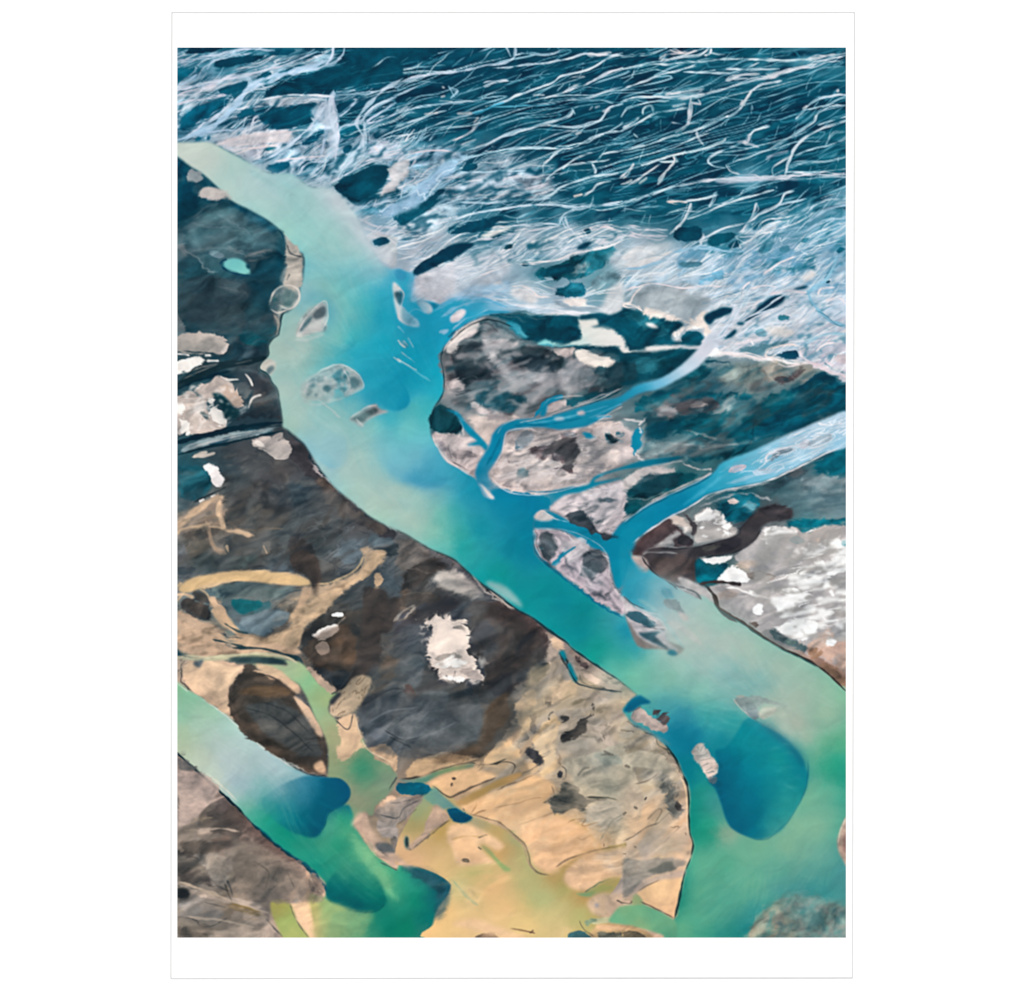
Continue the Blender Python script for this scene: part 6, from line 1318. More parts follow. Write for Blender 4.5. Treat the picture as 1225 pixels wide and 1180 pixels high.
p 15809e 1.2 1 .1 .85 | 190,0 240,10 290,60 270,75 220,60
p b0b4b8 .6 .8 .3 | 290,-10 350,20 420,70 430,82 380,55 310,25
s 3a464e 1.6 .5 .8 | 280,0 340,15 | 340,15 400,45 430,80
# wedge bar in the pale arm
p 7f8c94 1 1.2 .4 .9 | 600,610 660,598 740,600 790,620 860,640 915,660 860,665 780,645 740,650 720,730 690,710 650,680
p 5f7480 .8 1 .4 .9 | 650,645 700,640 740,680 740,730 690,710
p b8b8ae 1.5 1 .2 .9 | 740,690 760,660 850,660 830,690 770,730 740,720
s b8bcb8 1.2 .5 .8 | 600,615 630,660 690,710
s 3f7a88 2 1 .6 | 690,715 770,768
p a4a8a4 1.2 1 .2 .7 | 560,600 620,598 700,595 640,612
# bar in the deep corner
p 9aa09c .8 1 .4 | 365,915 385,870 430,855 455,880 470,920 510,960 530,990 500,1040 470,1065 450,1030 400,960
p bcb4ac .8 1 .3 | 410,945 460,930 510,970 490,1050 460,1050 430,1000
s 6a7678 1.1 .8 .6 | 375,910 410,895 400,870 | 390,925 440,925 460,905 | 420,905 440,870 | 420,955 480,940 | 430,985 470,965 | 450,1010 490,990 | 460,1045 500,1030
@15
p 5a7078 .8 1 .4 .8 | 455,185 500,170 530,180 490,225
s 3a5a64 1.4 .6 .8 | 460,200 520,185 | 480,225 530,205 | 450,160 500,150
s 0f5c70 1.5 .8 .7 | 520,90 540,130 510,190
# small bar by the left bank
@12
p b4a8a0 .8 1 .3 | 50,700 70,670 110,665 130,690 200,740 260,770 240,800 160,790 90,750 40,740
p 5a5a5c .6 1.5 .4 | 120,640 160,640 220,690 260,740 270,770 200,740 140,690
p 0a6488 .8 .6 .1 | 5,680 30,640 80,600 110,605 150,640 100,650 60,680 20,690
p 5f8c94 1 .8 .2 .7 | 20,690 60,740 150,790 240,850 250,870 150,810 60,760
s 5a6468 1.2 .5 .8 | 25,690 60,680 100,660 | 50,720 60,690
# gravel fan in the lower corner
N sand_flat
@15
g 5 2 .4 | 660,1090 700,990 760,920 830,850 950,820 1060,830 1130,860 1225,900 1225,1090 | 700,1040:9a9884 800,920:a8a08e 850,1000:b4a890 900,870:6f8f8c 1000,900:5f8886 1000,1020:6a8480 1100,950:6f8c84 1150,1040:748886 830,1060:a09a88 760,980:7f9488
N -
t b 8f8f88 40 8 5 .5 .65 .5 43 4 | 700,1089 780,930 900,860 1050,860 1225,920 1225,1089
t b 3a6a70 40 9 5 .55 .7 .5 44 4 | 700,1089 780,930 900,860 1050,860 1225,920 1225,1089
p b8a090 .8 .8 .3 | 1165,540 1172,490 1200,420 1225,390 1225,660 1195,630 1172,590
p 9a7a70 .6 .8 .3 | 1195,570 1200,500 1225,470 1225,600
s e0d4c0 1.2 .5 .8 | 1168,540 1180,470 1212,400
N -
# ---------- lower-left river and the sand flats
N side_channel
g .6 .6 .06 | @10 -10,385 120,395 200,400 300,380 460,378 560,388 625,405 700,420 750,470 800,530 880,580 905,600 860,640 855,690 890,730 920,780 950,840 1000,860 1040,830 1060,880 1120,940 1190,980 1210,1010 @13 1225,180 1190,260 1120,330 1090,390 1050,380 1000,440 980,520 840,370 845,190 850,150 @10 850,880 815,790 770,700 740,620 690,540 600,500 480,450 440,418 560,430 625,440 620,420 540,398 400,400 280,408 180,415 60,400 | @10 100,390:b4b89c 300,390:c4bc9c 500,388:bcb890 640,430:a4b494 700,460:a8b88c 740,520:84bc90 800,560:98b888 830,620:a4b07c 800,690:94b890 840,740:a4b088 870,800:a8a47c 960,840:ccb08c 940,900:b4a07c 1000,900:b49c74 900,960:a09c74 1030,900:5a9478 1020,960:2a8466 1040,1000:1a8468 1100,930:6f9474 1150,980:8a9878 1080,1040:5f9274 @13 900,130:8a9878 1000,130:3f8a6a 1050,150:3a8a6c 950,230:8a9078 1000,300:98927c 1100,250:8a9274 1150,220:7a927c 1050,330:909478 900,160:8aa080 1180,200:8a9480 920,400:3f9a74 960,450:7a9c78 870,330:70987c
N side_river
g .5 .4 .05 | @10 -10,500 30,522 90,570 160,605 220,645 300,705 390,785 480,865 580,935 680,1000 760,1035 @13 850,185 920,195 960,235 968,280 940,325 870,365 845,380 960,330 1000,440 1060,540 1110,600 1160,640 1225,685 @14 0,650 60,670 150,680 240,720 290,770 270,830 220,900 190,1000 185,1060 @13 800,1060 780,1000 740,930 745,820 830,835 835,760 760,680 690,630 600,570 500,490 400,390 300,290 170,175 32,48 -10,20 | @10 40,560:8ab890 100,600:8ec0a0 200,680:a0c4a8 60,700:8abca0 60,820:a4bc9c 40,870:b4c0a4 150,760:a4c4b0 300,780:a8c8bc 250,850:b0c4bc 400,860:b4c8c4 300,950:b8c8c8 150,930:c0ccb4 500,930:b4c4c4 250,1010:c0ccb4 600,1000:b4c8c8 @13 60,30:b0bca0 150,120:c8ccb8 300,80:b8c8c8 250,220:d0ceb8 200,130:c0ccbc 280,150:b4c4c8 400,150:b4c4c4 550,120:b4c4c8 700,190:b0c4c4 380,220:94b0c0 330,190:a4b8c4 450,290:8cb4bc 350,270:b4c4bc 600,240:a0bcc4 500,320:4a9c9c 420,330:7ab498 720,240:6fa4b0 640,300:2f8498 780,200:4a90a4 760,260:1a6c88 850,220:0a5878 930,260:06527a 900,310:085c78 820,300:075a78 800,400:0a5a74 760,470:045068 700,460:087078 650,400:0c7484 580,360:127c88 530,410:0c9474 480,400:2a9c80 420,400:3f9c84 600,470:0c9070 650,500:0c8e70 740,510:2a9a76 700,560:2a987c 820,540:54a880 850,450:62b08a 920,410:2f9e74 950,480:58a87c 900,560:1a8c6c 850,600:2f9678 800,660:0f8878 760,600:209480 1000,600:4fa880 1080,600:8ab484 950,680:3f9478 880,680:1a8874 1050,700:2f9078 900,720:2a8a76 1080,770:1f8670 950,800:065c60 860,790:066468 1080,840:04585c 1000,890:04545c 1130,860:087064 1180,720:6ab480 1130,700:6ab080 1200,800:4aa880 1160,950:107c6c 1080,960:1f886c 1200,1000:057460 1000,970:62a880 900,960:8aac78 800,920:b0ac78 820,1000:c8b078 900,1040:94ac74 1040,1040:3f9070 750,900:b0b068 870,900:7aac7c @14 20,720:3aa884 100,850:0a8468 60,760:2aa084 50,1000:0a7c60 150,950:0a6e68 150,720:1f7070 220,760:1a5f68 270,790:0f5060 200,850:14666a 100,700:2a8078 170,1030:4f8474
g .4 .3 .05 | @13 500,290 700,180 850,185 920,195 960,235 968,280 940,325 870,365 845,390 835,440 800,495 760,508 720,500 660,480 580,430 520,380 | 720,260:2f7c94a0 600,300:50909c00 760,220:1a688890 850,220:0a5878 930,260:06527a 900,310:085c78 820,300:065878 850,360:065470 800,400:08586f 780,470:044c64 740,480:04546a 700,440:07667a 640,420:0c7480a0 560,380:1a808a00 700,500:0c706cc0
g .5 .4 .05 | @13 840,770 900,690 1040,640 1130,740 1160,820 1160,870 1110,910 1020,912 920,890 850,850 | 950,690:3f947800 1080,700:3a947800 1000,760:0f7c6cc0 900,760:0a6c6ca0 1100,800:14806cc0 1150,830:0a6c62 950,810:065c60 860,800:066064 1000,880:04545c 900,860:065c60 1100,880:065c5c
s 04485a 1.4>.8 .8 .5 .3 | @13 855,187 920,197 962,237 968,280 940,323 870,365 843,400 835,440 800,492
s 03484c 1.4 .8 .5 .3 | @13 850,850 920,890 1020,912 1110,910 1158,870
s 04485c 3>6 1.5 .8 .3 | @13 390,385 500,490 600,572 690,632 760,690 820,760 840,800
s 0a2f38 2.6 .4 .95 .3 | @13 -10,20 32,52 170,178 300,293 400,393
s 16383f 2 .8 .8 .3 | @13 400,393 500,495 600,577 690,640 760,700
s dcd4c0 1.6 1 .5 | @13 180,150 280,235 360,310
p 2f5c64 2 1 .3 .6 | @14 0,660 80,670 160,690 250,730 295,770 270,830 240,860 200,780 100,720
s 4a5a60 2 1 .7 | @14 20,650 60,640 110,665 170,690
s e0dcd0 1.4 .6 .6 .3 | @10 160,612 300,712 480,872 680,1005 | @10 30,532 90,578
N -
N dark_lowland
# south-west heath
@13
p a89890 .8 1.4 .3 .95 | 25,140 80,150 160,175 200,250 160,300 100,380 70,470 25,480
p 6a6a68 .8 1.6 .5 .9 | 30,70 80,90 150,150 100,150 40,140
p 4a5054 .8 1.5 .5 .85 | 160,240 210,225 260,270 220,285 170,280
s c4aca0 4>2 .8 .8 | 150,340 220,310 290,285
p 524c4a 1 1.4 .4 .9 | 180,380 240,340 300,310 350,360 380,420 340,450 260,420 200,400
p b09c8c .7 1.2 .3 .95 | 130,485 180,455 280,445 370,465 360,480 250,480 160,492
s a8947c 2 .7 .8 | 100,430 150,410 230,400 | 90,390 170,420 | 70,470 140,470
p 665a54 1.2 1.4 .4 .9 | 350,350 430,430 520,510 600,585 690,650 620,660 540,640 450,600 380,560 370,460
p 8a7c72 1.2 1.3 .4 .9 | 480,650 560,610 650,640 720,660 735,720 690,760 640,820 560,860 500,860 450,780
p 6a6058 1 1.3 .4 .9 | 340,720 400,620 480,620 460,720 520,800 520,860 420,860 350,800
p c0a894 .8 1 .3 .95 | 660,850 700,740 740,730 745,800 700,870
p 8c8074 .7 1 .4 .9 | 740,700 790,710 830,770 835,830 790,820 750,790
s b8a894 1.6 .6 .8 | 780,770 830,825 | 750,720 790,800
p 8f8a80 .8 1 .3 .8 | 640,860 660,830 700,840 690,870
p 4a4644 1 1.5 .5 .9 | 30,580 130,570 220,600 200,640 110,620 40,650
p 504b48 1 1.5 .5 .9 | 30,660 150,680 220,730 300,760 280,800 160,760 40,740
p 7a665c 1.2 1.6 .4 .8 | 200,520 300,490 350,560 280,600 210,570
p a0968c 1 1.5 .35 .85 | 150,500 200,560 260,600 230,640 300,700 290,790 220,770 200,690 160,640 60,540
p 968a80 1 1.4 .35 .8 | 240,620 330,620 330,700 270,700
s 3f4042 3>2 .6 .9 | 300,740 320,780 335,830 | 240,770 320,800
p b4a294 .7 1 .25 .95 | 30,750 120,780 220,820 350,840 460,860 520,890 530,930 420,890 300,860 180,840 60,800
p 2f3438 .7 1 .3 .95 | 30,790 70,790 105,820 90,835 30,840
p 7c6a4c 1 1.2 .4 .7 | 280,870 350,870 450,890 500,920 470,940 380,920 320,900
p 8f8a86 1.2 1.6 .3 .85 | 30,850 180,860 280,900 260,960 180,970 60,930
s 4a4a4a 1.6 .6 .8 | 30,940 120,950 160,990 230,985 310,940 | 180,860 300,890 | 110,950 150,965 | 255,970 300,945
p ab9a8c .8 1.2 .3 .9 | 330,900 480,945 540,980 600,1050 270,1050 200,1030 320,980
p 6f665c 1 1.4 .5 .85 | 30,990 140,1010 200,1040 200,1060 30,1060
s 5a5a56 2.4>1.6 .6 .85 | 510,945 560,1000 610,1050
s a48f78 1.3 .6 .7 | 280,960 420,950 500,960 | 160,1010 280,1000 | 30,1020 120,1030 200,1050
t b 4f4a48 -15 14 4 .56 .72 .5 71 3 | 30,500 350,480 340,800 30,760
t b a49888 -15 14 4 .6 .78 .4 72 3 | 30,500 350,480 340,800 30,760
t b 4f4a48 -20 10 4 .58 .72 .4 73 3 | 350,380 720,660 650,830 400,850
t b 6a625c 10 9 3 .58 .72 .5 74 3 | 30,140 200,200 100,470 30,470
t r 8f8478 -18 20 4 .64 .92 .5 75 3 | 30,840 500,900 600,1060 30,1060
@0
@0
t m 4a4744 -24 68 28 0.484 0.676 0.38 601 3 | @0 205,915 230,940 285,988 335,1032 375,1072 390,1122 205,1122
t m a89a8e -24 72 28 0.505 0.745 0.38 605 3 | @0 205,915 230,940 285,988 335,1032 375,1072 390,1122 205,1122
t m c0ac9c -20 56 16 0.590 0.750 0.38 609 3 | @0 205,915 230,940 285,988 335,1032 375,1072 390,1122 205,1122
t m 35383a -20 52 16 0.596 0.724 0.38 613 3 | @0 205,915 230,940 285,988 335,1032 375,1072 390,1122 205,1122
@13
N sand_flat
p f0c8a0 .8 .6 .12 | 650,870 700,860 740,790 760,830 770,930 790,1000 820,1060 750,1060 710,1000 670,930
g 1 .6 .05 | 550,850 640,860 680,960 750,1060 620,1060 570,980 540,900 | 590,880:a8a058 620,960:a4b870 660,1030:b8bc74 570,900:98905c
s 7a7060 1.6 .6 .8 | 640,870 680,960 750,1055
g 2 .6 .05 | 745,825 800,830 860,860 960,900 880,920 850,1000 830,1060 790,1060 770,940 | 770,850:b4bc68 800,900:bcb070 860,890:84b47c 800,1000:dcb87c 850,1040:a4b074
@10
p c8aa8c .7 1 .25 .9 | 1095,960 1100,890 1170,880 1225,930 1225,1040 1190,985 1130,950
s 8a8a78 1.3 .5 .8 | 1000,760 1040,840 1090,910 1180,970 1215,1030
@13
p c8aa90 .7 1 .3 | 1090,390 1130,320 1200,270 1225,280 1225,370 1150,370
p 4a5258 .7 1.4 .4 .95 | 1120,390 1180,370 1225,370 1225,400 1150,410
p a89c94 1 1.3 .35 .95 | 1110,420 1225,395 1225,520 1150,500 1120,460
p c4aa94 .7 .9 .3 | 1000,440 1020,390 1060,370 1070,440 1100,520 1160,590 1225,640 1225,675 1160,640 1100,590 1050,530
p 4a5054 .8 1.4 .5 .95 | 1105,560 1150,540 1190,570 1190,620 1150,600
p 6f6a64 .8 1.4 .5 .85 | 1190,500 1225,510 1225,610 1195,580
s d0b898 1.6 .6 .7 | 1005,440 1060,530 1110,600 1190,655
s 4a5050 1.4 .5 .8 | 1180,250 1225,180 | 1130,640 1190,670 1225,690
# pale orange flats
@14
g 0 0 .04 | -10,650 60,655 150,680 240,720 297,770 280,830 240,900 200,980 185,1060 1060,1060 1225,1060 1225,1000 1130,880 1225,700 1225,420 1000,300 860,380 640,470 380,360 200,220 60,420 0,540 | 100,620:d8b088 250,600:d8b482 250,700:e0bc84 330,780:bcbc88 400,850:ccb880 350,900:e8c48c 270,900:eec084 240,1000:ecc488 420,700:c8b878 550,740:f2bd86 500,800:eebc86 480,640:d0b880 600,900:f0bf86 700,880:e4c080 700,760:bcb87e 750,830:acb880 800,850:b2b882 900,880:c4b880 850,950:dcc68c 650,970:e0c488 550,950:ecc48a 700,1000:ecc688 400,980:f0c48c 500,1020:f0c898 620,640:b4a878 680,560:b0ac78 600,560:c8a068 540,480:c8a468 480,440:b0a078 640,520:9ca47c 720,660:b2b27c 850,730:b89460 950,650:a8844c 1000,620:a4885c 900,780:a89c60 1000,840:b8945c 1050,850:b88c5c 1100,790:a09864 1000,920:b4b878 800,1020:e0c488 350,400:c4a478 420,420:a4a084 100,450:a49464 120,380:90a078 160,300:90a484 220,420:b89c68 240,480:c09a58 150,560:d0aa78 50,560:dcb088 420,590:e0b488 560,600:d8a064
s 7aa084 3 1.5 .4 | 300,740 380,830 440,880
p a08c68 2 1 .3 .6 | 370,760 420,800 490,890 460,870 400,810
p e8c096 1.6 .9 .15 | 290,440 400,440 480,480 560,530 580,560 540,580 480,540 440,560 500,620 550,650 450,655 330,655 300,560 270,520
p ecbf92 1.6 .9 .12 .9 | 300,520 400,510 440,580 480,640 360,640 310,580
s c8a474 1.4 .8 .7 | 290,520 360,505 450,500 | 430,510 500,490
g .8 .5 .05 | 455,555 500,570 560,640 620,680 580,690 520,620 | 480,570:a49c6c 540,640:98ac70
p a89074 .8 1.2 .4 .9 | 345,630 370,618 400,630 380,650
s 6a6454 1.2 .5 .8 | 440,560 460,575 | 440,510 490,495
N sand_flat
g 1 1.2 .3 | 780,200 900,100 1225,0 @15 20,60 120,300 60,520 @14 1225,545 1120,565 1080,520 1000,440 880,380 800,330 | @14 950,420:e4be94 880,300:b8a48c 1100,400:b4a894 1200,450:b4a892 1120,520:dcb890 1150,250:a8a492 1000,200:a09a88 1100,100:a4a296 900,200:b09c86 @15 60,450:d4b290 60,300:b8a692 60,150:a49c8a
p e4b98c 1.3 .9 .15 | 350,335 430,300 520,260 640,220 720,170 780,180 860,230 800,310 700,350 640,330 520,350 640,450 560,440 440,400 380,370
p ebbd92 2.2 .9 .15 | 640,480 720,420 860,380 1000,440 1080,520 1120,560 980,610 860,690 810,700 740,660 710,580 680,530
p ddb48a 1.3 .9 .15 .9 | 520,345 640,330 800,310 840,370 720,420 640,460 560,430
s 9a7a5c 1.0 0.7 0.60 | 520,350 640,325 720,300 800,290 | 640,450 720,420 800,390 860,370 | 700,430 760,400
s 5f5448 2.0>1.5 0.7 0.60 .4 | 390,380 480,405 560,430 630,490 690,545 715,600 725,660 770,700 830,715
s b09678 1.6 .6 .8 .4 | 480,415 560,445 640,510 690,560 710,640 760,705
s 6a5a4c 1.8>1.2 0.7 0.64 | 860,670 920,630 1000,600 1100,572 1180,560 1225,545 | 1120,560 1125,540
p e0b894 2 .9 .2 .92 | 905,720 940,660 1020,600 1120,580 1300,570 1300,700 1150,730 1080,770 1030,800 960,790 920,760
p bfae9a 3 .9 .3 .75 | 1080,610 1300,560 1300,700 1170,690 1100,640
s 5f7058 2.4>1 .5 .9 | 1020,808 1060,780 1100,755 1160,733
g .8 .5 .05 | 970,815 1030,808 1100,770 1180,780 1120,800 1050,830 | 1000,815:7aa078 1100,790:a09860
p c4aa90 2 .9 .25 .9 | 1030,870 1060,830 1140,810 1290,830 1290,940 1160,960 1080,930 1050,910
p 8a8a90 .8 .8 .3 .7 | 1070,870 1090,865 1095,880 1080,890
s 3f3f3c 1.5 0.7 0.68 | 1190,852 1225,868 
p b8b490 .8 1 .25 .9 | 1225,930 1150,940 1100,945 1030,960 1060,980 1140,970 1225,985
g .8 .6 .05 | 1150,960 1200,890 1225,880 @15 60,870 100,865 180,900 240,930 290,975 290,1060 260,1060 200,1030 120,1010 0,985 @14 1190,980 | @15 50,930:6fac80 150,940:6aac88 250,970:74ac84 250,1040:4f9478 100,990:94ac7c 0,900:90a87c @14 1210,930:6fb08a
p b89c74 .7 .8 .3 | @14 1060,1010 1140,975 1225,985 @15 60,990 130,1020 150,1060 @14 1070,1060
p dcb48c .7 .8 .2 .9 | @14 1080,985 1120,980 1225,995 @15 40,1000 20,1010 @14 1100,1010
s 4a4844 1.1 0.7 0.64 | @14 990,960 1000,985 1030,1020 1070,1045 | @14 1110,1030 1225,1030 @15 60,1020 130,1045
p 6a6a5c .7 1.5 .5 .9 | @14 1080,1025 1225,1015 1225,1060 1100,1060
p 6a6250 .7 1.2 .5 .9 | @15 0,1015 80,1020 140,1050 0,1060
p 7a8a70 .7 1.2 .4 .9 | @14 1010,960 1060,945 1100,950 1060,970 1030,1000
p 3f6468 .8 1 .4 .95 | @14 920,1060 930,1030 990,1010 1050,1045 1060,1060
s 6a5040 1.3 .5 .7 | @14 610,1000 700,1015 750,1030 | @14 740,1010 720,1030
p 8a705c .7 2 .5 .8 | @14 400,1060 440,1030 520,1030 560,1060
p f0c69c 1.5 .8 .1 .8 | @14 300,980 420,950 540,990 660,1030 700,1050 560,1050 420,1010
# pools, bars and dark patches on the flats
N pond
@14
p 035468 .6 1.2 .5 | -10,215 60,212 110,215 130,235 150,220 180,225 185,255 160,265 120,285 40,275 -10,260
p 035266 .6 .8 .4 | 270,360 300,348 340,370 370,395 405,398 400,415 360,428 310,420 290,395
N sand_flat
g .8 .6 .06 | 10,195 100,190 200,150 300,120 400,105 420,120 370,140 260,160 190,195 140,215 60,212 | 50,205:6f8a84 150,190:5a8a78 250,145:7a9068 350,125:909468 400,115:707a6c
s 3a3c38 1.6 .5 .85 | 20,190 110,182 200,150 300,118 390,105 430,108 | 420,115 520,110 600,80
p e4ba8e 1.3 .9 .15 | 175,215 260,165 400,140 520,160 540,175 480,210 400,250 300,290 260,280 220,240
p ddb68e 1.3 .9 .2 .9 | 110,165 220,130 350,90 390,95 350,110 220,140 150,175
s 3f3a38 1.8 0.7 0.68 | 185,220 240,265 290,292 340,270 420,230 500,200 540,178
p 5a4c44 .7 1.5 .4 .9 | 285,180 320,178 330,195 300,200
p 5f5048 .7 1.5 .4 .9 | 280,205 310,210 310,245 295,240
g .8 .6 .06 | 320,320 380,280 480,230 560,190 640,160 680,165 620,210 520,250 420,310 360,335 | 350,320:bc9868 450,270:a88a58 550,210:a08458 650,170:b08c60
s 6a5644 1.0 0.7 0.60 | 540,250 640,210 720,180 780,140 | 560,240 650,200
g 1 .6 .05 | 140,290 200,240 260,290 320,340 380,380 330,370 280,350 240,360 190,330 150,300 | 180,290:6a9a8c 250,310:7a988c 300,340:608c88 340,365:6a8c88 160,320:8aa484
p 4a5a60 .6 1 .3 .9 | 340,340 365,345 385,375 360,370
p 928880 1 1.5 .4 .9 | -10,290 60,285 110,310 100,350 60,390 20,430 -10,440
p 4f5a5e .8 1.5 .4 .8 | 0,290 60,285 120,315 70,315
s 5a524a 0.9 0.7 0.60 | 110,350 60,390 30,420 0,440
p b49c88 .7 1 .35 | 150,430 180,375 220,360 280,395 290,415 220,450 160,480 130,520 80,560 50,555 110,520 150,480
s 4f4a44 1.5 0.7 0.64 | 290,410 220,450 170,485 130,520 90,555
p 74685c .7 1.4 .4 .8 | 130,490 180,460 190,490 150,530
p 2f5c60 .6 .8 .3 .95 | 38,530 45,502 60,510 65,550 75,570 50,568
s 3a3f3c 2 .5 .85 | 55,505 58,545 75,575
p 6f6a60 .8 1.4 .5 .9 | 800,320 850,280 890,270 900,200 960,240 1020,285 1120,285 1200,305 1100,310 1040,320 1020,370 960,350 900,380 840,360
s 4a4a44 3>1.5 .6 .85 | 1030,290 1110,292 1200,306
s 4a4844 2.2 0.9 0.60 | 840,230 855,270 | 800,320 840,290
p 9a9486 1.5 1.5 .35 .7 | 880,60 1000,80 1100,140 1080,240 960,200 900,120
p b0a696 2 1.5 .3 .7 | 1030,340 1140,300 1225,330 1225,420 1100,480 1000,430
p 8a9086 1.4 1.5 .35 .7 | 1060,60 1180,50 1225,80 1225,120 1120,110
s 6a6860 2 .8 .7 | 980,180 1010,140 1050,130 | 1100,60 1180,60 | 1120,40 1160,60
p 3a3c40 .6 1.2 .4 .9 | 870,180 880,135 895,150 895,190
s 4a4844 1.0 0.7 0.68 | 890,120 915,140 915,180 895,195
s 8a8678 1.3 .6 .7 | 1225,380 1160,430 1100,530 | 1225,400 1190,420
@15
p b0a896 1.2 1.2 .3 .8 | 0,60 120,40 220,60 280,160 220,150 120,130 0,120
p 70706a 1.4 1.6 .45 .9 | 200,230 240,180 280,200 310,250 300,300 320,360 310,400 270,400 240,320 210,270
p 4f4c48 .8 1.2 .4 .9 | 280,310 310,300 315,370 290,350
s 3f3a3a 4 .5 .9 .2 | 122,296 128,299
s 5f5850 3 1 .7 | 60,340 80,350 | 0,385 20,370 | 10,120 40,130
p 8a857c 1.4 1.2 .3 .8 | 0,620 100,630 200,620 300,620 360,620 350,660 250,690 120,720 60,800 0,860
p 6f6e66 .6 .6 .2 | 130,690 190,665 220,642 270,640 275,665 290,680 220,702 160,700
p e8c094 .7 .6 .15 | 80,800 180,740 320,720 300,860 285,940 200,900 120,870 90,830
p bca898 1.2 .8 .2 .8 | 60,790 180,720 330,690 320,725 180,745 90,800
g .8 .5 .05 | 50,870 65,815 100,840 110,870 90,875 | 70,850:a0a478 90,870:8aa478
s 5a5448 1.8 0.7 0.68 .4 | 95,855 160,885 220,915 280,950
s 3a3c3a 1.5 0.7 0.68 | -10,862 40,865 50,850
s 6a6058 1.2 .5 .7 | 0,530 60,500 120,460 200,425 | 60,220 140,200 200,160 | 80,800 200,735
s 7a6a58 1 .4 .8 | 10,545 20,550 | 60,560 75,565 | 0,595 20,598 | 340,480 345,500
s 1f3a3c 2.4>1.6 .5 .9 .3 | 230,0 285,80 328,170 355,250 358,400 362,480 382,550 368,620 340,690 
s 103f40 2.4 .6 .9 .3 | 338,690 318,780 300,870 280,950
s dcc8a4 1.4 .6 .7 .3 | 270,100 320,190 345,270 350,420 360,500
N -
# ---------- sand bars in the lagoon
N sand_bar
@4
p b4b4b0 0.9 0.9 .3 0.92 | 590,230 630,170 690,150 700,200 690,260 640,275 600,265
p 4a5a60 0.9 0.9 .5 0.83 | 610,80 650,100 710,110 715,160 690,160 640,140
s 1f3f4c 2.4 .7 0.66 1 | 712,120 716,170 712,220 | 640,60 660,85
p b8b6b0 0.9 0.9 .3 0.83 | 620,10 650,50 680,85 640,90 625,50
s 5a646a 1.4 .7 0.62 1 | 630,260 640,210 665,180 | 610,180 650,160 690,150
p 9aa49f 0.9 0.8 .3 0.92 | 525,385 540,340 580,295 630,275 680,285 690,340 680,390 640,410 600,410 600,460 580,490 560,470 560,420 535,410
s d4ceca 2 .7 0.70 1 | 530,380 545,340 585,295 640,278 685,300 688,350 670,395 620,405 580,385 555,410 535,400
p 6a8082 1.1 0.9 .3 0.83 | 580,330 620,300 670,320 670,370 640,390 600,370
s c8c8c4 1 .7 0.39 1 | 640,380 650,330 665,300
p 3f7a74 1.1 0.8 .3 0.83 | 550,355 570,345 575,370 560,378
p 2f5c60 1.1 0.8 .3 0.83 | 615,370 650,360 650,390 620,388
p 4f5a60 1.0 0.9 .4 0.83 | 545,430 575,420 580,490 560,500
# spindle bar
p aab0ac 0.9 0.8 .3 0.92 | 680,510 700,460 740,410 790,380 830,375 842,420 830,470 850,500 840,525 780,540 720,550 680,565
p 4a7078 0.9 0.9 .4 0.87 | 690,500 730,455 760,450 720,490
p 6a7a7e 0.9 0.9 .4 0.83 | 740,440 780,410 830,410 830,460 790,490 750,480
p 3f5f68 0.9 0.9 .3 0.83 | 815,510 845,500 835,530
p d4c8c4 1.0 0.8 .2 0.83 | 690,530 740,500 800,505 830,520 760,540 690,565
s d8d0ce 1.5 .7 0.70 1 | 685,510 710,460 760,420 800,395 | 830,380 836,430 820,470 845,500 | 750,430 800,440 825,420
s 3f4f58 1 .7 0.62 1 | 780,420 800,390 820,385 | 760,460 790,430 | 800,400 790,440
# round bar
p a4b0b0 1.0 0.9 .3 0.92 | 705,880 700,830 730,790 800,750 870,715 930,710 990,740 1030,780 1040,830 1010,855 950,885 930,870 950,830 920,800 890,840 880,890 850,910 790,900 740,905
p 3f7c88 1.1 0.9 .3 0.87 | 880,760 930,730 960,760 940,820 960,850 920,860 900,800 870,780
p 5a8088 1.0 0.9 .3 0.83 | 980,780 1020,790 1030,820 990,840 970,810
p d0ccc8 1.1 0.9 .2 0.78 | 780,830 830,800 880,790 890,830 840,870 790,870
p 2f5a68 0.9 0.9 .4 0.92 | 735,810 770,788 785,800 770,835 745,830
p 2f5864 0.9 0.8 .4 0.92 | 822,835 850,820 868,838 850,860 828,852
p 4a6a74 1.0 0.9 .4 0.83 | 730,890 750,840 765,850 750,880
s d8d6d4 1.6 .7 0.70 1 | 770,770 860,720 930,712 990,742 1030,785 1040,830 1000,860 945,885 | 930,720 960,780 970,830 940,870
s c8ccca 2 .7 0.55 1 | 705,880 740,900 800,900 880,960 920,1000
p 6fa8b0 1.8 0.9 .2 0.63 | 900,860 930,870 900,930 880,900
# long bar
p b4b4b4 1.0 0.8 .3 0.92 | 965,1005 1000,980 1060,945 1110,925 1130,950 1180,965 1120,985 1060,1015 1030,1050 1000,1030
p 4a6468 0.9 0.9 .4 0.92 | 975,1005 1010,985 1080,950 1115,950 1120,970 1060,1000 1040,1020
s dcd4d2 2 .7 0.70 1 | 970,1000 1050,950 1115,928 | 1000,1010 1040,1040
# mud rings
p b0b8bc 1.4 1 .2 .8 | 1040,0 1100,-10 1225,20 1225,180 1130,150 1090,90
p 0f5870 .6 .8 .3 | 1080,40 1110,22 1150,22 1180,45 1130,72 1095,68
s c0c4cc 2 .6 .9 | 1060,10 1120,20 1180,30 1225,60 | 1110,0 1170,15
@5
p 7f9aa4 .8 1 .3 | 0,410 20,380 40,400 60,440 100,460 118,490 100,502 60,500 30,480 0,460
p c4c0c0 .8 .8 .2 .9 | 60,450 105,465 115,490 90,500
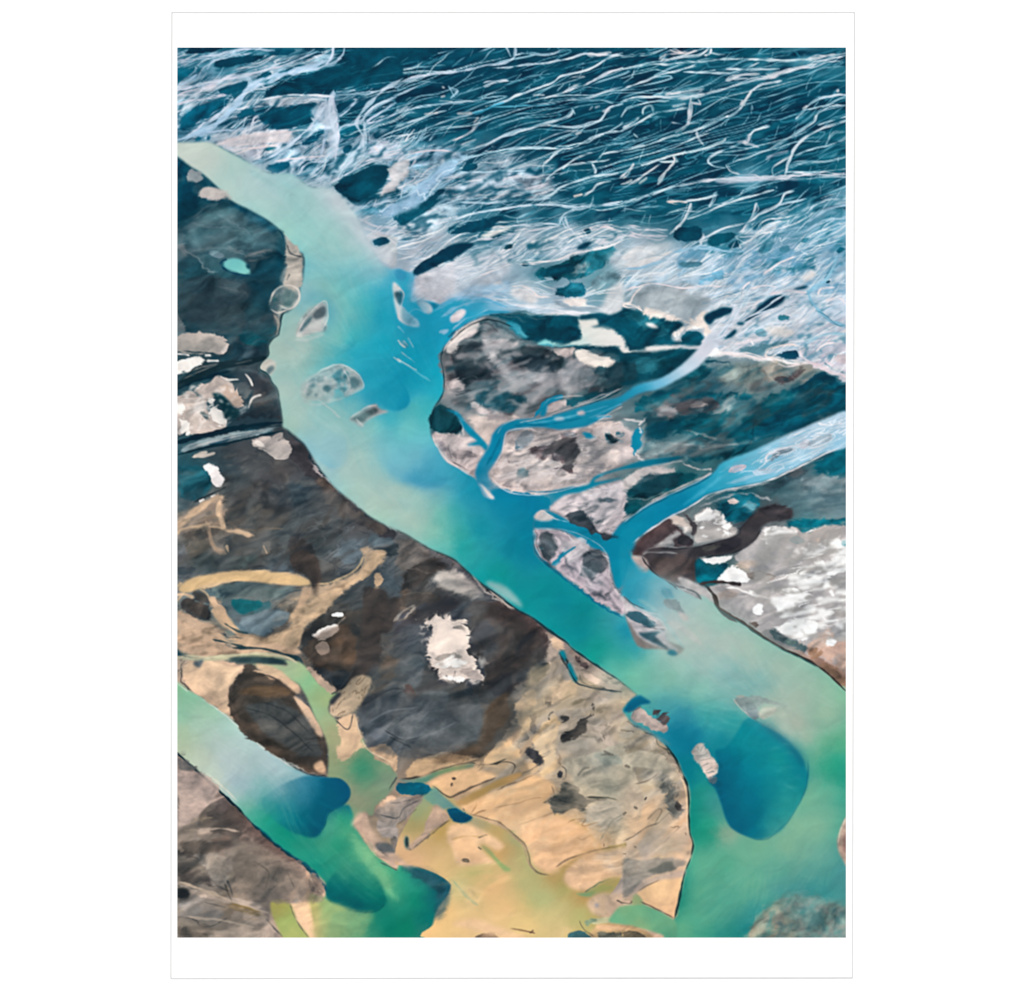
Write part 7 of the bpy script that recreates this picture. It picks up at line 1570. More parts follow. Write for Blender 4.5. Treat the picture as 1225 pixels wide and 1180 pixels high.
p 2f6070 .6 1 .4 .9 | 0,320 15,310 20,360 5,400
s bcbcc0 2 .6 .9 | 0,290 20,300 35,330 20,400 10,450 40,485
p 9aa4aa .7 .8 .3 | 105,370 140,362 180,390 190,420 170,435 140,415
p 1a6f98 .8 .6 .2 .9 | 140,365 190,375 225,385 200,410 180,390
p c8c4c8 1 .8 .2 .95 | 290,460 320,420 350,410 370,420 350,460 300,482
p a4b8c8 1 .8 .2 .8 | 360,385 400,375 380,390
p 8fb0c8 1.4 1 .2 .8 | 215,530 260,515 300,520 250,550
s 7ab0c4 2 .8 .7 | 40,450 100,410 160,430 | 0,500 40,540 
p 5f98a8 .8 .6 .2 .9 | 15,585 35,580 50,610 40,620
s b4c0c0 1.6 .5 .8 | 5,575 20,600 45,618 | 0,680 15,690 20,695 | 20,690 70,720 110,740
p 3f8fc4 2 1 .05 .7 | -10,190 40,195 60,240 30,270 -10,250
p b4b6be 3 2 .15 .7 | 90,230 200,180 320,150 300,330 240,380 160,350 110,355 85,320
p 6aa8cc 3 2 .05 .6 | 60,200 110,200 90,330 40,400 60,300
p 8fb8cc 4 3 .05 .5 | 380,320 520,330 640,400 560,410 430,360
# western pond
N pond
g .4 .5 .04 | @4 283,165 300,140 340,132 380,142 410,165 428,200 425,218 390,220 340,205 300,190 | 300,160:6fb4b4 360,150:5fb0b4 400,190:88c8c0 350,190:7cc4c0
N -
s 12405a 2.4 .5 .85 | @4 262,165 275,145 300,135 | @4 275,180 330,210 390,222 425,222
p 0f4456 .6 .8 .3 | @4 405,170 420,165 430,185 415,190
# teardrop in the west bank
N sand_bar
p b8b4ac .5 .8 .25 | @4 483,735 490,705 520,680 560,690 570,720 540,770 520,755
p 4a6068 .5 .8 .3 .95 | @4 515,740 540,715 560,730 530,765
N -
s 12303a 2 .5 .85 .3 | @4 640,400 600,440 588,500 582,545 550,570 525,612 525,660 485,705 482,735 525,765 548,810 578,850 588,930 602,1010
s 3a3f42 2 .6 .7 | @4 530,560 560,540 580,520
# bank lines of the lagoon's east side
s 1a4450 2>1.6 .5 .85 .4 | @5 420,475 350,520 310,565 255,625 238,680 250,740 256,830 240,890 205,940 182,1000 @8 180,30
s c8c4c4 2 .6 .8 .4 | @5 480,452 400,485 340,530 280,590 250,640
s 2f5560 1.2 .5 .8 | @5 440,500 380,530 320,580 260,650 | @5 500,460 430,490
# east tip and shade lines of the main river's west bank
s 12343f 2 .5 .85 .4 | @11 480,5 570,72 640,128 740,184 820,244 920,314 950,344 1060,424 1140,474 1225,534
s b8b0a4 1.4 .5 .8 .3 | @11 500,30 600,110 640,130
p c4c8c4 2 .8 .1 .6 | @8 480,890 560,900 640,960 680,1030 600,990 530,945
@11
N side_channel
p 0f7a88 .5 .6 .1 | 880,365 905,355 915,380 918,420 900,400
p 127a88 .5 .6 .1 | 925,430 940,425 960,470 978,510 970,530 945,500 930,460
s 2f3a40 1.3 .5 .85 | @11 880,365 920,440 975,530 1010,545 1080,565 1140,572 1225,580 | @11 918,400 928,428
N -
# ---------- finishing: the water
# feathered sand where the plain runs into the lagoon
p b4c4cc 5 .9 .1 .75 | @1 740,775 850,790 930,840 1010,930 1080,1050 @4 1130,120 1170,200 1120,190 1060,90 @1 1000,1010 940,910 860,840 760,800
p c4c8d0 4 .9 .1 .7 | @1 960,830 1030,940 1090,1060 @4 1150,140 1200,190 1220,160 1150,60 @1 1080,980
p b0c4cc 3 .9 .1 .6 | @1 440,660 560,715 660,725 760,790 700,790 600,745 500,715
s 86b8bc 5 2.5 .5 .3 | @1 420,700 560,780 700,850
t b c4d4d8 30 30 4 .5 .8 .35 111 4 | @1 700,760 850,790 1010,930 1090,1089 960,1089 860,920 
# currents round the lagoon bars
g 1 .5 .04 | @7 745,20 830,-60 900,0 940,90 955,180 940,245 905,268 860,270 815,240 770,170 | @7 770,60:9cc4bc00 830,-40:9cc4bc00 900,20:84bcc420 800,160:90c0c880 850,150:80bcc6a0 920,180:7ab8c6b0 935,230:70b0c4d0 880,258:76b2c4d0 900,100:7cb8c4a0
g 1 .5 .04 | @8 -40,300 0,318 60,340 130,368 190,380 240,372 268,345 272,310 255,280 220,200 150,150 60,200 -40,220 | @8 -20,250:74b8c400 60,220:74b8c400 160,190:6cb8c800 200,250:48a4c080 60,320:4a9abcd0 130,350:3890b8 200,365:2486b0 255,330:2c8eb4 10,300:60acc480 255,290:3a9cbca0
g .8 .5 .04 | @5 -40,800 20,800 60,860 70,910 40,950 -20,960 -80,930 -100,860 | @5 0,830:1590b400 50,860:1088b0 60,920:1488b0 20,940:1c90b4 -50,930:1c94b8a0 -60,860:1c98b800
p 62aab6 3 .8 .05 .6 | @4 850,330 885,360 890,430 860,480 845,430 850,390
p 5ca8b8 3 .8 .05 .55 | @4 690,380 740,310 810,300 860,340 800,350 740,390 690,450
s 98c4bc 4 3 .5 .3 | @4 640,620 760,620 700,680 620,760
p b0c4b8 3 .8 .05 .6 | @4 630,640 700,610 760,600 720,680 660,720
s b4bcc0 1.4 1 .6 .4 | @5 20,640 100,700 | @5 60,560 90,620
s 7cc0cc 2 1.4 .5 .3 | @5 0,690 60,715 120,760 180,800
# streaks of the eastern inflow
s 8cb8d4 4>2 1.4 .7 | @5 240,450 320,400 420,370 520,370
s 5fa8d0 4>2 1.4 .8 | @5 200,420 300,360 400,345 500,365 600,400
s a8c4d6 3>1 1.2 .8 | @5 300,520 360,470 430,440 500,410
s 2f94c4 3>2 1 .8 | @5 330,510 400,450 500,425 620,425
s c0d0de 2 1 .8 | @5 420,330 520,345 640,385 740,405 | @5 400,300 500,310 600,350
s d8dce2 3 .8 .85 | @5 640,385 760,395 860,410 950,428 1080,430
p 3f9ac6 1.4 .9 .05 .8 | @5 380,390 450,360 480,380 450,400 400,420
# ripples on the deep reach
t b a4d4c8 4 22 3 .5 .8 .14 121 5 | @12 300,560 500,560 640,640 650,800 500,780 320,680
t b 8cd0c8 4 22 3 .5 .8 .14 122 5 | @12 740,850 900,860 980,960 960,1089 @15 900,260 780,80
t b 0a6c80 4 22 3 .5 .8 .14 123 5 | @12 300,560 640,640 980,960 960,1089 @15 900,420 600,300 @12 560,900
t b 0f8890 -30 10 3 .56 .72 .2 124 5 | @8 300,500 700,560 1000,950 @11 1100,300 900,200
# milky load of the water
g 8 0 .03 | @0 212,172 260,178 330,212 400,235 440,290 460,330 440,420 450,520 520,560 540,640 470,625 400,560 345,500 325,430 362,320 330,265 270,220 | @0 230,180:c8d0c8a0 300,220:b8ccc880 380,280:a8ccc870 420,260:b8c8cc90 350,400:b0c0b880 440,360:30a0b810 430,440:40a4b810 350,490:b4c8be90 400,520:a8c4c070 420,570:b4c8bca0 500,540:88c0c440 500,610:b4c8b880 460,600:b8c8bca0 530,640:90c4ac40
g 8 0 .03 | @0 780,690 850,715 960,800 1005,840 1010,950 960,1060 850,1110 830,1020 900,1010 970,960 960,900 860,840 740,830 720,790 790,790 | @0 800,730:c0c4c080 850,760:bcc4bc80 930,820:acc0b080 980,850:a4bca860 950,860:b8bcac80 780,820:90c0ac50 990,960:90bca060 900,1030:8cbc9c50 850,1080:80b89840 1000,920:50a88830
# silt plumes in the water
n c4d4cc 48 .9 60 120 80 3 4 .13 201 8 | @0 240,175 330,215 430,280 450,330 420,420 440,520 520,640 440,580 360,500 335,430 360,320 330,260
n 6cb4bc 48 .9 60 80 80 3 4 .13 203 8 | @0 240,175 330,215 430,280 450,330 420,420 440,520 520,640 440,580 360,500 335,430 360,320 330,260
n 4fb0c0 62 .8 60 60 60 2 3 .13 205 6 | @0 450,310 500,360 530,440 510,500 440,450
n c4ccc0 40 .7 60 90 80 3 4 .13 207 8 | @0 770,690 850,720 960,800 1005,850 960,880 880,850 780,780
n 8cc0b0 40 .7 60 60 80 3 4 .13 208 8 | @0 770,690 850,720 960,800 1005,850 960,880 880,850 780,780
n 9cc0a0 -50 .9 60 90 70 3 4 .13 209 8 | @0 1005,880 1000,1000 900,1040 830,1040 830,1110 880,1110 1005,1050
n 2f8f80 -50 .9 60 70 70 3 4 .13 211 8 | @0 1005,880 1000,1000 900,1040 830,1040 830,1110 880,1110 1005,1050
n d0d8d0 40 .5 60 80 60 2.4 3 .13 213 6 | @0 215,830 260,870 360,930 330,950 260,930 215,890
n 7fb89c 45 .6 60 60 60 2.4 3 .13 215 6 | @0 310,970 400,960 470,1040 440,1080 380,1040
# bars, streaks and rims in the side channels
s 5fa8c4 2 1 .6 | @5 700,1030 850,1010 1000,975 1150,930 | @5 1040,1000 1150,950 1225,920
s 0f6890 2 1 .6 | @5 640,1040 800,1035 900,1020 1000,1000 | @8 560,110 530,180 480,260 | @8 700,400 850,400 980,375
p b8b4b8 .8 .9 .2 | @5 975,970 1010,955 1020,975 990,985
p 9fb0b8 .8 .9 .2 .8 | @5 850,1000 890,990 910,1005 870,1015
p b4b4b8 .8 .9 .2 .8 | @5 1080,990 1150,985 1170,1000 1110,1008
s 2a8cb4 3 .8 .8 | @5 1050,1000 1110,995 1165,990
s c8c4c4 1.2 .5 .7 .3 | @5 540,1089 580,1035 650,1000 | @5 820,985 960,938 1100,895 1225,835 | @5 1060,1040 1150,975 1225,935
s d0ccd0 1.2 .5 .7 .3 | @8 500,300 545,230 575,170 592,85 650,60 740,60 | @8 505,320 590,395 680,418 750,418 900,395 1035,350
s 16607c 1.4 .5 .6 .3 | @9 0,585 130,490 250,432 400,360 490,310
s 64b0cc 4 2.5 .4 | @9 330,470 450,390 540,320 640,270
s a4c8d8 3 1.5 .6 | @9 560,360 700,320 860,260 1000,200 1150,130
s 74b4ce 3 1.5 .6 | @9 520,300 640,240 760,190 900,120 1040,60
s c0d4e0 2 .8 .7 | @9 900,240 1040,180 1200,100 | @9 840,140 960,100 1060,60 1200,30
p 0c7cac 3 .8 .05 .4 | @9 100,560 200,500 330,440 400,400 380,440 280,500 150,580
n d0dce6 -24 .8 26 50 50 1.2 .4 .7 351 3 | @9 640,290 800,160 1225,-20 1225,140 880,290
# blue into the pale arm
g 2 .8 .04 | @9 -10,640 60,600 60,700 40,760 130,830 250,890 @12 200,40 100,30 60,60 -10,40 | @9 20,680:1284a8 30,780:1686a8 60,860:2a94ae90 10,900:2092b0 @12 40,20:3a9cb460 150,40:5aacbc30 0,40:3096b480 200,30:8cbcc000
s b4bcc0 3 2 .5 | @12 130,170 200,240 260,320
s 9cc4c4 4 3 .4 | @12 90,80 180,140 260,240 330,340
s bcc0bc 5 3 .5 | @12 240,200 340,250 420,320
# tracks across the west bank
s 1f343c 9>5 .7 .95 .3 | @4 20,822 130,775 250,722 350,702 470,682 515,668
s 16303c 5>3 .6 .9 .3 | @4 20,850 130,800 240,762 320,745
s 8f8c88 1.2 .5 .7 .3 | @4 60,790 160,745 260,705 | @4 345,706 440,686
s 14303c 5>4 .5 .95 .3 | @7 20,140 120,110 240,84 330,64 450,39 602,26
s 8fa0a4 3>2 .8 .6 .4 | @7 60,158 180,128 300,100 450,70 590,50
s 14343f 2.4 .5 .9 .3 | @7 20,206 150,170 300,140 450,105 607,70
s c0bcb8 1.2 .5 .7 .3 | @7 100,165 240,128 380,95 520,66
# delicate veins on the sand
@0
t r 8a6a4c -28 50 14 .9 1 .45 641 3 | @14 400,240 860,200 1225,560 1225,700 1000,790 780,690 640,480 400,380
t m e8c8a0 -28 40 14 .55 .72 .4 643 3 | @14 400,240 860,220 1225,560 1225,700 1000,790 780,690 640,480 400,380
t m c4986c -28 40 12 .58 .72 .3 645 3 | @14 400,240 860,220 1225,560 1225,700 1000,790 780,690 640,480 400,380
t m f4cc9c -16 60 22 .5 .72 .35 647 6 | @14 200,660 640,700 700,900 1000,960 900,1060 190,1060 240,880
t m b4b478 -30 60 20 .56 .74 .3 649 6 | @14 300,720 700,520 900,780 1040,880 900,960 700,880
t r a07850 -20 50 16 .94 1 .35 651 4 | @14 200,760 640,700 700,900 1000,960 900,1060 190,1060
t r 7a6a54 -30 30 10 .9 1 .4 653 3 | @10 1095,880 1225,930 1225,1060 @11 60,1000 480,930 560,850 640,1000 60,1060
t r 6a6054 -30 40 12 .92 1 .4 655 3 | @15 0,200 250,150 340,330 360,480 330,700 0,800
# layered silt on the bars
t m 5a7076 30 14 6 .54 .66 .5 901 1 | @4 690,510 740,420 830,385 840,500 760,545 690,560
t m d4ccc8 30 12 5 .58 .68 .6 903 1 | @4 690,510 740,420 830,385 840,500 760,545 690,560
t m 5a7c84 -20 18 8 .54 .66 .5 905 1 | @4 710,870 740,790 870,725 930,715 1020,780 1030,835 950,875 880,840 800,890
t m d8d4d2 -20 14 6 .58 .68 .6 907 1 | @4 710,870 740,790 870,725 930,715 1020,780 1030,835 950,875 880,840 800,890
t m 4a5c62 -60 14 6 .54 .66 .6 909 1 | @4 540,400 590,290 690,300 680,380 600,410 570,480
t m d0c8c2 -60 12 5 .58 .68 .6 911 1 | @4 540,400 590,240 690,160 690,300 680,380 600,410 570,480
s c4ccc8 3 2 .4 | @4 700,900 780,925 870,905 940,890 | @4 670,575 740,570 830,540
# ---------- second look: lower left
@21
p 453f3c 1.4 .9 .3 .85 | 335,5 400,20 410,60 400,110 395,130 385,75 345,55
p 443f3d 2 1 .3 .8 | 530,100 590,110 600,140 570,230 545,330 520,370 480,365 510,300 525,200
p 5c4b3f 2.4 1.2 .4 .6 | 360,270 400,230 480,200 510,240 500,330 460,350 400,320
p 3c4347 2 1.2 .4 .7 | 390,320 450,330 495,330 460,375 430,370
p 555b5f 4 1.2 .4 .6 | 500,450 600,400 720,400 840,420 860,490 780,560 640,570 540,540
p 6a7074 4 1.2 .4 .5 | 560,470 680,440 760,460 740,510 620,520
p 5a4a3c 3 1.2 .3 .6 | 870,420 920,380 930,450 880,520 820,570 700,590 740,560 840,530
p b6b0aa 3 1.2 .3 .75 | 720,60 790,55 850,110 860,130 800,125 740,100
s a09890 2 .8 .7 | 610,195 640,165 670,152
s 7a8084 1.6 1 .5 | 580,500 650,515 720,500 780,470 | 540,470 600,440 680,430
s 30363a 1.4 .8 .6 | 585,490 640,520 700,505 | 600,510 660,540 | 520,430 600,380 640,380
p 4f4a46 .9 1.15 .3 .9 | 38,130 100,150 112,190 60,172
p 4a4844 .9 .9 .3 .9 | 63,114 95,118 102,142 75,136
p d0b090 1 .9 .2 .9 | 115,163 150,173 192,227 160,217 130,195
p 175a62 1.4 1.1 .4 .85 | 165,135 250,140 255,155 200,178 170,155
p 768890 2 1.2 .3 .7 | 190,185 260,165 330,170 320,200 250,235 200,215
p 5a6a6a 2 1.2 .4 .7 | 125,105 180,88 260,90 330,115 280,130 200,130
p ceb090 1.4 1.1 .25 .85 | 330,175 380,140 420,120 520,62 560,5 592,15 540,72 470,112 420,165 370,212 350,270 300,272 235,250 330,215
p d4b488 1.2 .9 .15 .9 | 45,85 120,65 220,58 330,68 380,85 375,98 280,92 180,82 110,88 60,115 25,110
p d0b094 1.2 .9 .2 .85 | 30,250 120,228 170,266 260,257 340,270 350,285 200,280 100,290 30,280
p c8aa90 1.2 .9 .2 .85 | 25,165 60,190 110,205 150,225 110,228 30,235
t m 6a5c4e -24 16 7 .58 .68 .6 951 2 | 330,175 420,120 520,62 592,15 540,72 420,165 350,270 235,250
t m 6a5c4e -14 20 6 .58 .68 .55 953 2 | 25,165 150,210 340,268 350,290 100,292 25,290
s 2f4448 2.6 .6 .9 .3 | 170,268 250,269 320,286 352,303
s 33484c 3>2 .6 .85 .4 | 118,245 160,254 205,266 | 150,200 185,222 215,228
p 3a4c4e 1 .8 .3 .9 | 160,296 230,290 312,300 300,311 220,311
s c8c0a0 2.4 .8 .8 .3 | 30,285 120,292 240,282 310,290 350,310
p ceb296 1 1.15 .25 .9 | 35,312 60,300 200,320 185,345 152,388 170,445 140,442 60,382 35,342
p 4a5a64 .9 .9 .3 .8 | 62,307 92,300 80,322
p 4a443e .9 1.15 .35 .92 | 155,392 198,352 198,322 240,330 282,352 350,388 332,402 380,450 425,540 428,602 380,603 290,562 200,502 168,452
p 66523e 2 1.1 .3 .6 | 170,392 230,366 320,376 342,396 260,402
p cfb092 .9 .8 .2 .92 | 238,310 300,328 352,378 346,392 300,352 250,332
p c8ac92 .9 .8 .2 .92 | 340,400 382,440 418,502 406,508 368,452
p 535a5c 3 1.2 .4 .6 | 200,425 300,412 380,462 420,562 350,562 260,502
s 2f3436 1.4 .8 .6 | 200,430 270,450 340,500 400,560 | 240,410 320,440 380,500
p d4b090 .9 .8 .2 .9 | 393,588 415,575 426,605 405,607
p d0b49c 1 1.15 .2 .9 | 366,308 400,335 448,372 456,386 430,392 388,346
p d4b494 1.2 1.15 .2 .9 | 455,476 500,445 520,510 545,545 520,540 500,560 470,582 452,560 470,520
s e4c8a8 1.6 .7 .8 .4 | 505,450 525,520 550,552 612,582
s 3f4244 1.6 .6 .8 .4 | 440,395 462,380 502,328 | 452,464 478,486 492,484 500,446
p 3a3e42 .9 .8 .3 .9 | 436,412 458,390 470,396 446,422
p b29e86 1 .9 .3 .9 | 438,440 462,405 500,350 545,345 545,375 510,430 470,458
t r 7a6a58 -55 16 5 .7 1 .6 955 1 | 438,440 462,405 500,350 545,345 545,375 510,430 470,458
p 9c9086 1.4 1.1 .3 .85 | 552,722 600,682 690,662 692,682 650,732 600,752
s 44484a 1.1 .5 .75 .6 | 560,722 620,732 642,702 685,682 | 598,692 660,682
p c4aa94 1.4 .9 .2 .9 | 498,752 520,714 540,740 552,762 580,792 640,852 662,872 600,842 540,782
p 50585a 1.2 .9 .4 .85 | 562,802 600,800 612,826 572,822
p b89e88 1 .9 .3 .92 | 690,772 720,700 742,704 762,730 712,772 668,814 648,816 668,790
s 554e46 1.2 .6 .8 .6 | 762,736 712,776 660,817
p 04586a .7 1.15 .3 | 611,640 640,636 690,632 713,650 690,669 640,669
p 03546a .7 1.15 .3 | 757,708 790,705 828,735 795,746 770,736
p 2f5660 5 1 .3 .7 | 640,862 700,872 768,920 764,962 740,1002 720,1012 728,930 680,892
p 8ac492 6 1 .1 .6 | 490,760 550,822 590,882 625,960 605,950 560,890 510,830
p 9ab880 6 1 .1 .6 | 400,945 430,955 520,990 560,992 530,1057 395,1057
p ccb47c 5 1 .1 .5 | 385,952 415,970 410,1057 385,1057
p 7d7268 3 1.2 .35 .7 | 180,802 250,802 340,862 410,922 420,962 370,962 320,967 280,962 180,942
s 5a524a 1.2 .7 .6 | 230,850 270,880 260,930 | 320,880 340,920 | 300,860 280,900
p b4a096 1.6 1.1 .3 .85 | 25,602 90,608 142,652 110,692 60,742 25,762
p 554e4a 1.6 1.1 .35 .85 | 100,772 170,692 222,742 190,782
s bca898 4>2 1 .8 .6 | 75,768 130,760 190,767
p 5a524c 2 1.2 .35 .8 | 25,800 90,790 160,810 120,830 40,830
p 968a7e 1.6 1.1 .3 .7 | 100,830 160,850 150,900 110,880
s 44423e 3>2 .8 .8 .5 | 150,910 160,935 172,962
p 2a2e30 .8 .8 .3 .9 | 25,922 50,926 52,948 25,950
s b8a490 4>3 1 .8 .5 | 25,905 100,930 180,962 270,992
s 806c48 3>2 .8 .8 .5 | 165,965 250,988
s b0a090 3 1 .7 .5 | 40,1000 140,1010 230,1030 | 60,1040 180,1045
p 6a625a 1.6 1.1 .4 .7 | 25,1030 100,1020 130,1045 60,1057 25,1057
# ---------- second look: upper left
@20
p b8b4b0 1.8 1.2 .2 .9 | 85,452 120,440 170,456 192,478 150,478 90,466
p 8a989c 1.8 1.2 .3 .8 | 50,402 80,394 112,416 60,426
p 063646 4 1.2 .3 .6 | 25,480 100,492 60,552 25,572
p 527078 6 1.2 .4 .55 | 60,562 150,502 250,522 330,592 300,612 200,642 100,642 60,612
p 2f3c44 5 1.2 .4 .6 | 25,720 120,700 240,730 320,820 300,900 200,860 80,850 25,840
p 143c4a 5 1.2 .4 .6 | 280,642 350,612 345,720 320,822 250,802 230,722
p aaa69e 1.2 1.1 .3 .9 | 345,590 380,615 402,652 395,732 372,762 338,732 352,690
s 2f3f46 1.4 .7 .7 | 350,610 365,640 395,650 | 360,700 350,720
s d0cac2 1.6 .7 .8 .4 | 298,792 315,750 350,735 386,750 382,790 330,815 300,806
p 5f7c7e 1.4 .9 .3 .7 | 330,765 360,750 378,770 360,795 335,795
s 9a9890 2 .8 .8 | 312,820 325,850 320,885
p a8a29c 1.2 1.2 .25 .92 | 25,882 120,875 182,906 150,932 80,942 25,936
p ece6e0 .8 1.1 .15 .92 | 25,958 80,945 112,960 25,992
s 2a4048 1.6 .6 .8 | 40,932 110,937 155,948
p b8bcba 1 .9 .2 .8 | 378,888 400,840 440,798 468,784 472,830 456,866 420,872
p 4a6c74 .9 .9 .3 .9 | 388,872 410,836 428,828 405,862
p 56686e .9 .9 .3 .9 | 428,822 462,794 466,822 440,838
s dcd6d2 1.1 .5 .8 | 380,886 402,838 442,796 468,784 474,830 456,868
p 5aa0b0 5 .9 .1 .45 | 470,760 500,800 490,860 470,880 475,820
p a0c0b0 6 .9 .1 .4 | 400,720 460,720 500,760 520,830 480,900 500,820 460,760
p c4c8c8 .9 .8 .2 .9 | 668,728 690,745 690,792 742,840 742,858 702,850 680,822
p 2a5866 .7 .8 .3 .9 | 674,755 696,758 692,792 680,782
p 7a949a 1 .8 .3 .7 | 695,800 725,830 735,850 700,842
p bcc0c4 .9 .8 .2 .9 | 743,785 772,784 787,812 760,812
p c4c4ca 1.2 .9 .2 .8 | 840,832 868,808 888,814 862,842
s b8c8cc 1 .5 .7 | 700,900 712,915 | 668,950 690,965
p 3a7c90 .7 .8 .2 .8 | 700,902 715,910 712,922
p 2a90b8 5 .9 .05 .5 | 700,760 780,800 740,900 700,880
p c8ccd4 6 .9 .1 .65 | 430,440 500,470 560,540 640,630 662,662 600,622 540,545 470,475
p 04485c .9 1.15 .35 | 490,440 520,410 590,385 662,370 652,420 600,466 560,486 520,466
p c0c0c4 1.4 1.2 .3 .85 | 650,382 722,345 712,412 660,452 620,472 662,420
p 0a4c62 .9 1.1 .35 .9 | 680,522 740,490 832,470 760,522 700,552
p 9cc0dc 3 1 .2 .8 | 590,522 700,480 770,420 830,370 862,360 852,400 790,442 740,502 640,532
t r c4dcec -38 24 6 .5 1 .8 961 2 | 590,522 700,480 770,420 862,360 852,400 740,502 640,532
p 0a4c62 .8 1.15 .3 .95 | 598,602 640,590 662,606 620,617
p 053f55 .7 1.15 .3 | 725,692 760,660 830,620 912,607 850,656 770,692 735,707
p 06465e .8 1.15 .3 .95 | 818,577 900,545 1002,523 960,572 880,577
p f0eeea .7 .9 .1 .9 | 930,585 1000,562 1026,560 960,590
p c4c6ce 5 1 .2 .55 | 740,712 850,662 1000,622 1026,702 900,762 780,782 730,762
p 96b8d0 3 1 .2 .6 | 800,780 900,740 1020,720 1020,760 900,780
p c8c4c8 2 1.1 .2 .75 | 130,300 240,278 370,270 360,300 240,320 180,318
p 04465c .8 1 .3 .9 | 275,175 330,140 420,108 500,85 700,70 700,110 600,135 480,150 300,165
p 06506a .8 1.1 .35 .85 | 260,225 330,200 440,188 435,225 360,255 280,258
p b4c4d4 1.6 1 .2 .7 | 420,215 470,180 500,200 505,320 480,330 470,260
s c0d0e0 4>2 .8 .8 .6 | 485,165 480,220 500,290 495,340
s c0d0e0 4>2 .8 .8 .6 | 470,190 420,260 350,320 270,370
s bcd0e0 4>3 .8 .8 .5 | 700,115 640,150 590,200 560,250 580,300 530,360
s a8c8e0 8>4 1 .9 .4 | 30,298 110,270 190,205 240,140 300,110 400,88 480,60
n d8e2ec 150 .6 40 26 40 1 .3 .8 963 1 | 30,298 110,262 190,195 240,130 300,100 400,80 480,50 485,70 400,98 240,160 110,285
# ---------- second look: the middle
@22
p 16404a 1.6 1.1 .4 .75 | 240,560 265,520 300,540 315,580 280,590 250,585
p 9fa2a6 4 1.2 .3 .5 | 400,400 460,420 520,430 500,470 430,450
p c8c4c2 1.4 1.1 .25 .8 | 300,320 360,290 372,300 330,335 290,380 275,375
s 1f3038 1.2 .6 .7 | 300,330 360,295 400,290 460,310 | 290,345 330,310
p e4dcd4 .8 1.1 .15 .9 | 610,375 640,368 720,395 700,410 650,400
p b4acaa 1 1 .3 .8 | 555,365 600,365 600,385 570,385
s b8b4b4 1.3 .5 .8 .5 | 530,520 560,495 640,490 | 470,560 520,550 560,540
p 167ca4 .7 .6 .1 .95 | 525,540 532,515 560,492 575,490 548,510 540,540
p 1f88ac .7 .8 .1 .9 | 305,530 330,560 380,610 385,625 350,600 320,565
p 4a4c50 1.4 1.1 .4 .85 | 520,650 560,610 620,595 630,640 605,690 585,690 590,650 560,640
p 8a9298 1.4 1 .3 .7 | 455,620 480,580 510,580 500,620
p 6a7a80 1.6 1.1 .4 .7 | 460,680 490,680 500,700 470,710
p c8c4c0 .9 .8 .2 .95 | 365,720 385,735 405,758 390,755
p 1a84a8 .7 .6 .1 .9 | 638,585 660,590 662,600 645,598
p 1a84a6 .7 .6 .1 .95 | 770,590 780,575 786,600 778,630 765,615
p 22343c 1.2 1 .4 .85 | 690,580 720,600 740,620 710,610
p 20303a 1.2 1.1 .4 .8 | 590,800 640,790 680,850 740,860 690,870 620,840
p 1f4450 1.4 1.1 .4 .8 | 750,740 800,700 890,690 890,720 800,760
p 48565e 1.2 1.1 .4 .85 | 520,850 550,845 570,890 560,920 530,890
p 3f4c54 1.2 1.1 .4 .8 | 630,900 680,890 710,930 690,960 640,940
p c8c4c8 1.4 1 .3 .8 | 580,880 640,860 660,890 600,940
s 1780a0 3>2 .6 .9 .3 | 555,935 590,905 620,885
s 157c9e 8>10 1 .95 .3 | 520,825 580,830 640,850 700,885
s c8c4c4 1.4 .6 .8 .4 | 515,800 530,792 560,810 600,822 
p c4bebc .9 .9 .25 .9 | 512,805 530,793 560,808 550,818 520,818
s 9fb0b8 1 .5 .7 .4 | 520,838 560,838 620,850 690,890 710,950 720,990
g 3 .6 .04 | 90,600 180,560 250,620 275,680 275,710 240,730 180,720 130,700 | 120,600:8cc8cc00 200,600:70c0c840 130,690:60acc480 200,715:3894bcd0 255,710:3090b8d0 265,680:50a8c090 180,660:70b8c850
@4
s 1f343c 5>3 .7 .9 .3 | 20,838 130,788 250,738 350,712 470,690 515,675
s 14303c 5>4 .5 .95 .3 | 20,1132 120,1104 240,1080 330,1060 450,1036 602,1022
"""
paint(PICTURE)
_x = np.clip(IMG[..., 2] - IMG[..., 1] - .08, 0, 1) * np.clip((.62 - IMG[..., 0]) / .3, 0, 1)      # this press lays down little pure blue
IMG[..., 2] -= .55 * _x; IMG[..., 0] -= .1 * _x
IMG += (IMG - np.stack([blur(blur(IMG[..., k], 9), 9) for k in range(3)], -1)) * .16       # a touch of contrast in the press
IMG[:] = np.clip(IMG, 0, 1)

# ============================================================ the place
U = 0.001                                   # one unit of the sheet is a millimetre
CX, CZ, HZ = 612.5, 590.0, 1.55             # point of the sheet that hangs at eye height
def wx(x): return (x - CX) * U
def wz(y): return HZ - (y - CY) * U
CY = 590.0
scene = bpy.context.scene
col = scene.collection
GAIN = (1.79, 1.75, 1.72)                # light falling on the wall, per channel

def srgb_lin(c):
    c = np.clip(c, 0, 1)
    return np.where(c <= .04045, c / 12.92, ((c + .055) / 1.055) ** 2.4)

def principled(name, color=None, rough=.9):
    m = bpy.data.materials.new(name); m.use_nodes = True
    b = m.node_tree.nodes['Principled BSDF']
    b.inputs['Roughness'].default_value = rough
    b.inputs['Specular IOR Level'].default_value = 0.0
    if color: b.inputs['Base Color'].default_value = (*color, 1)
    return m, b

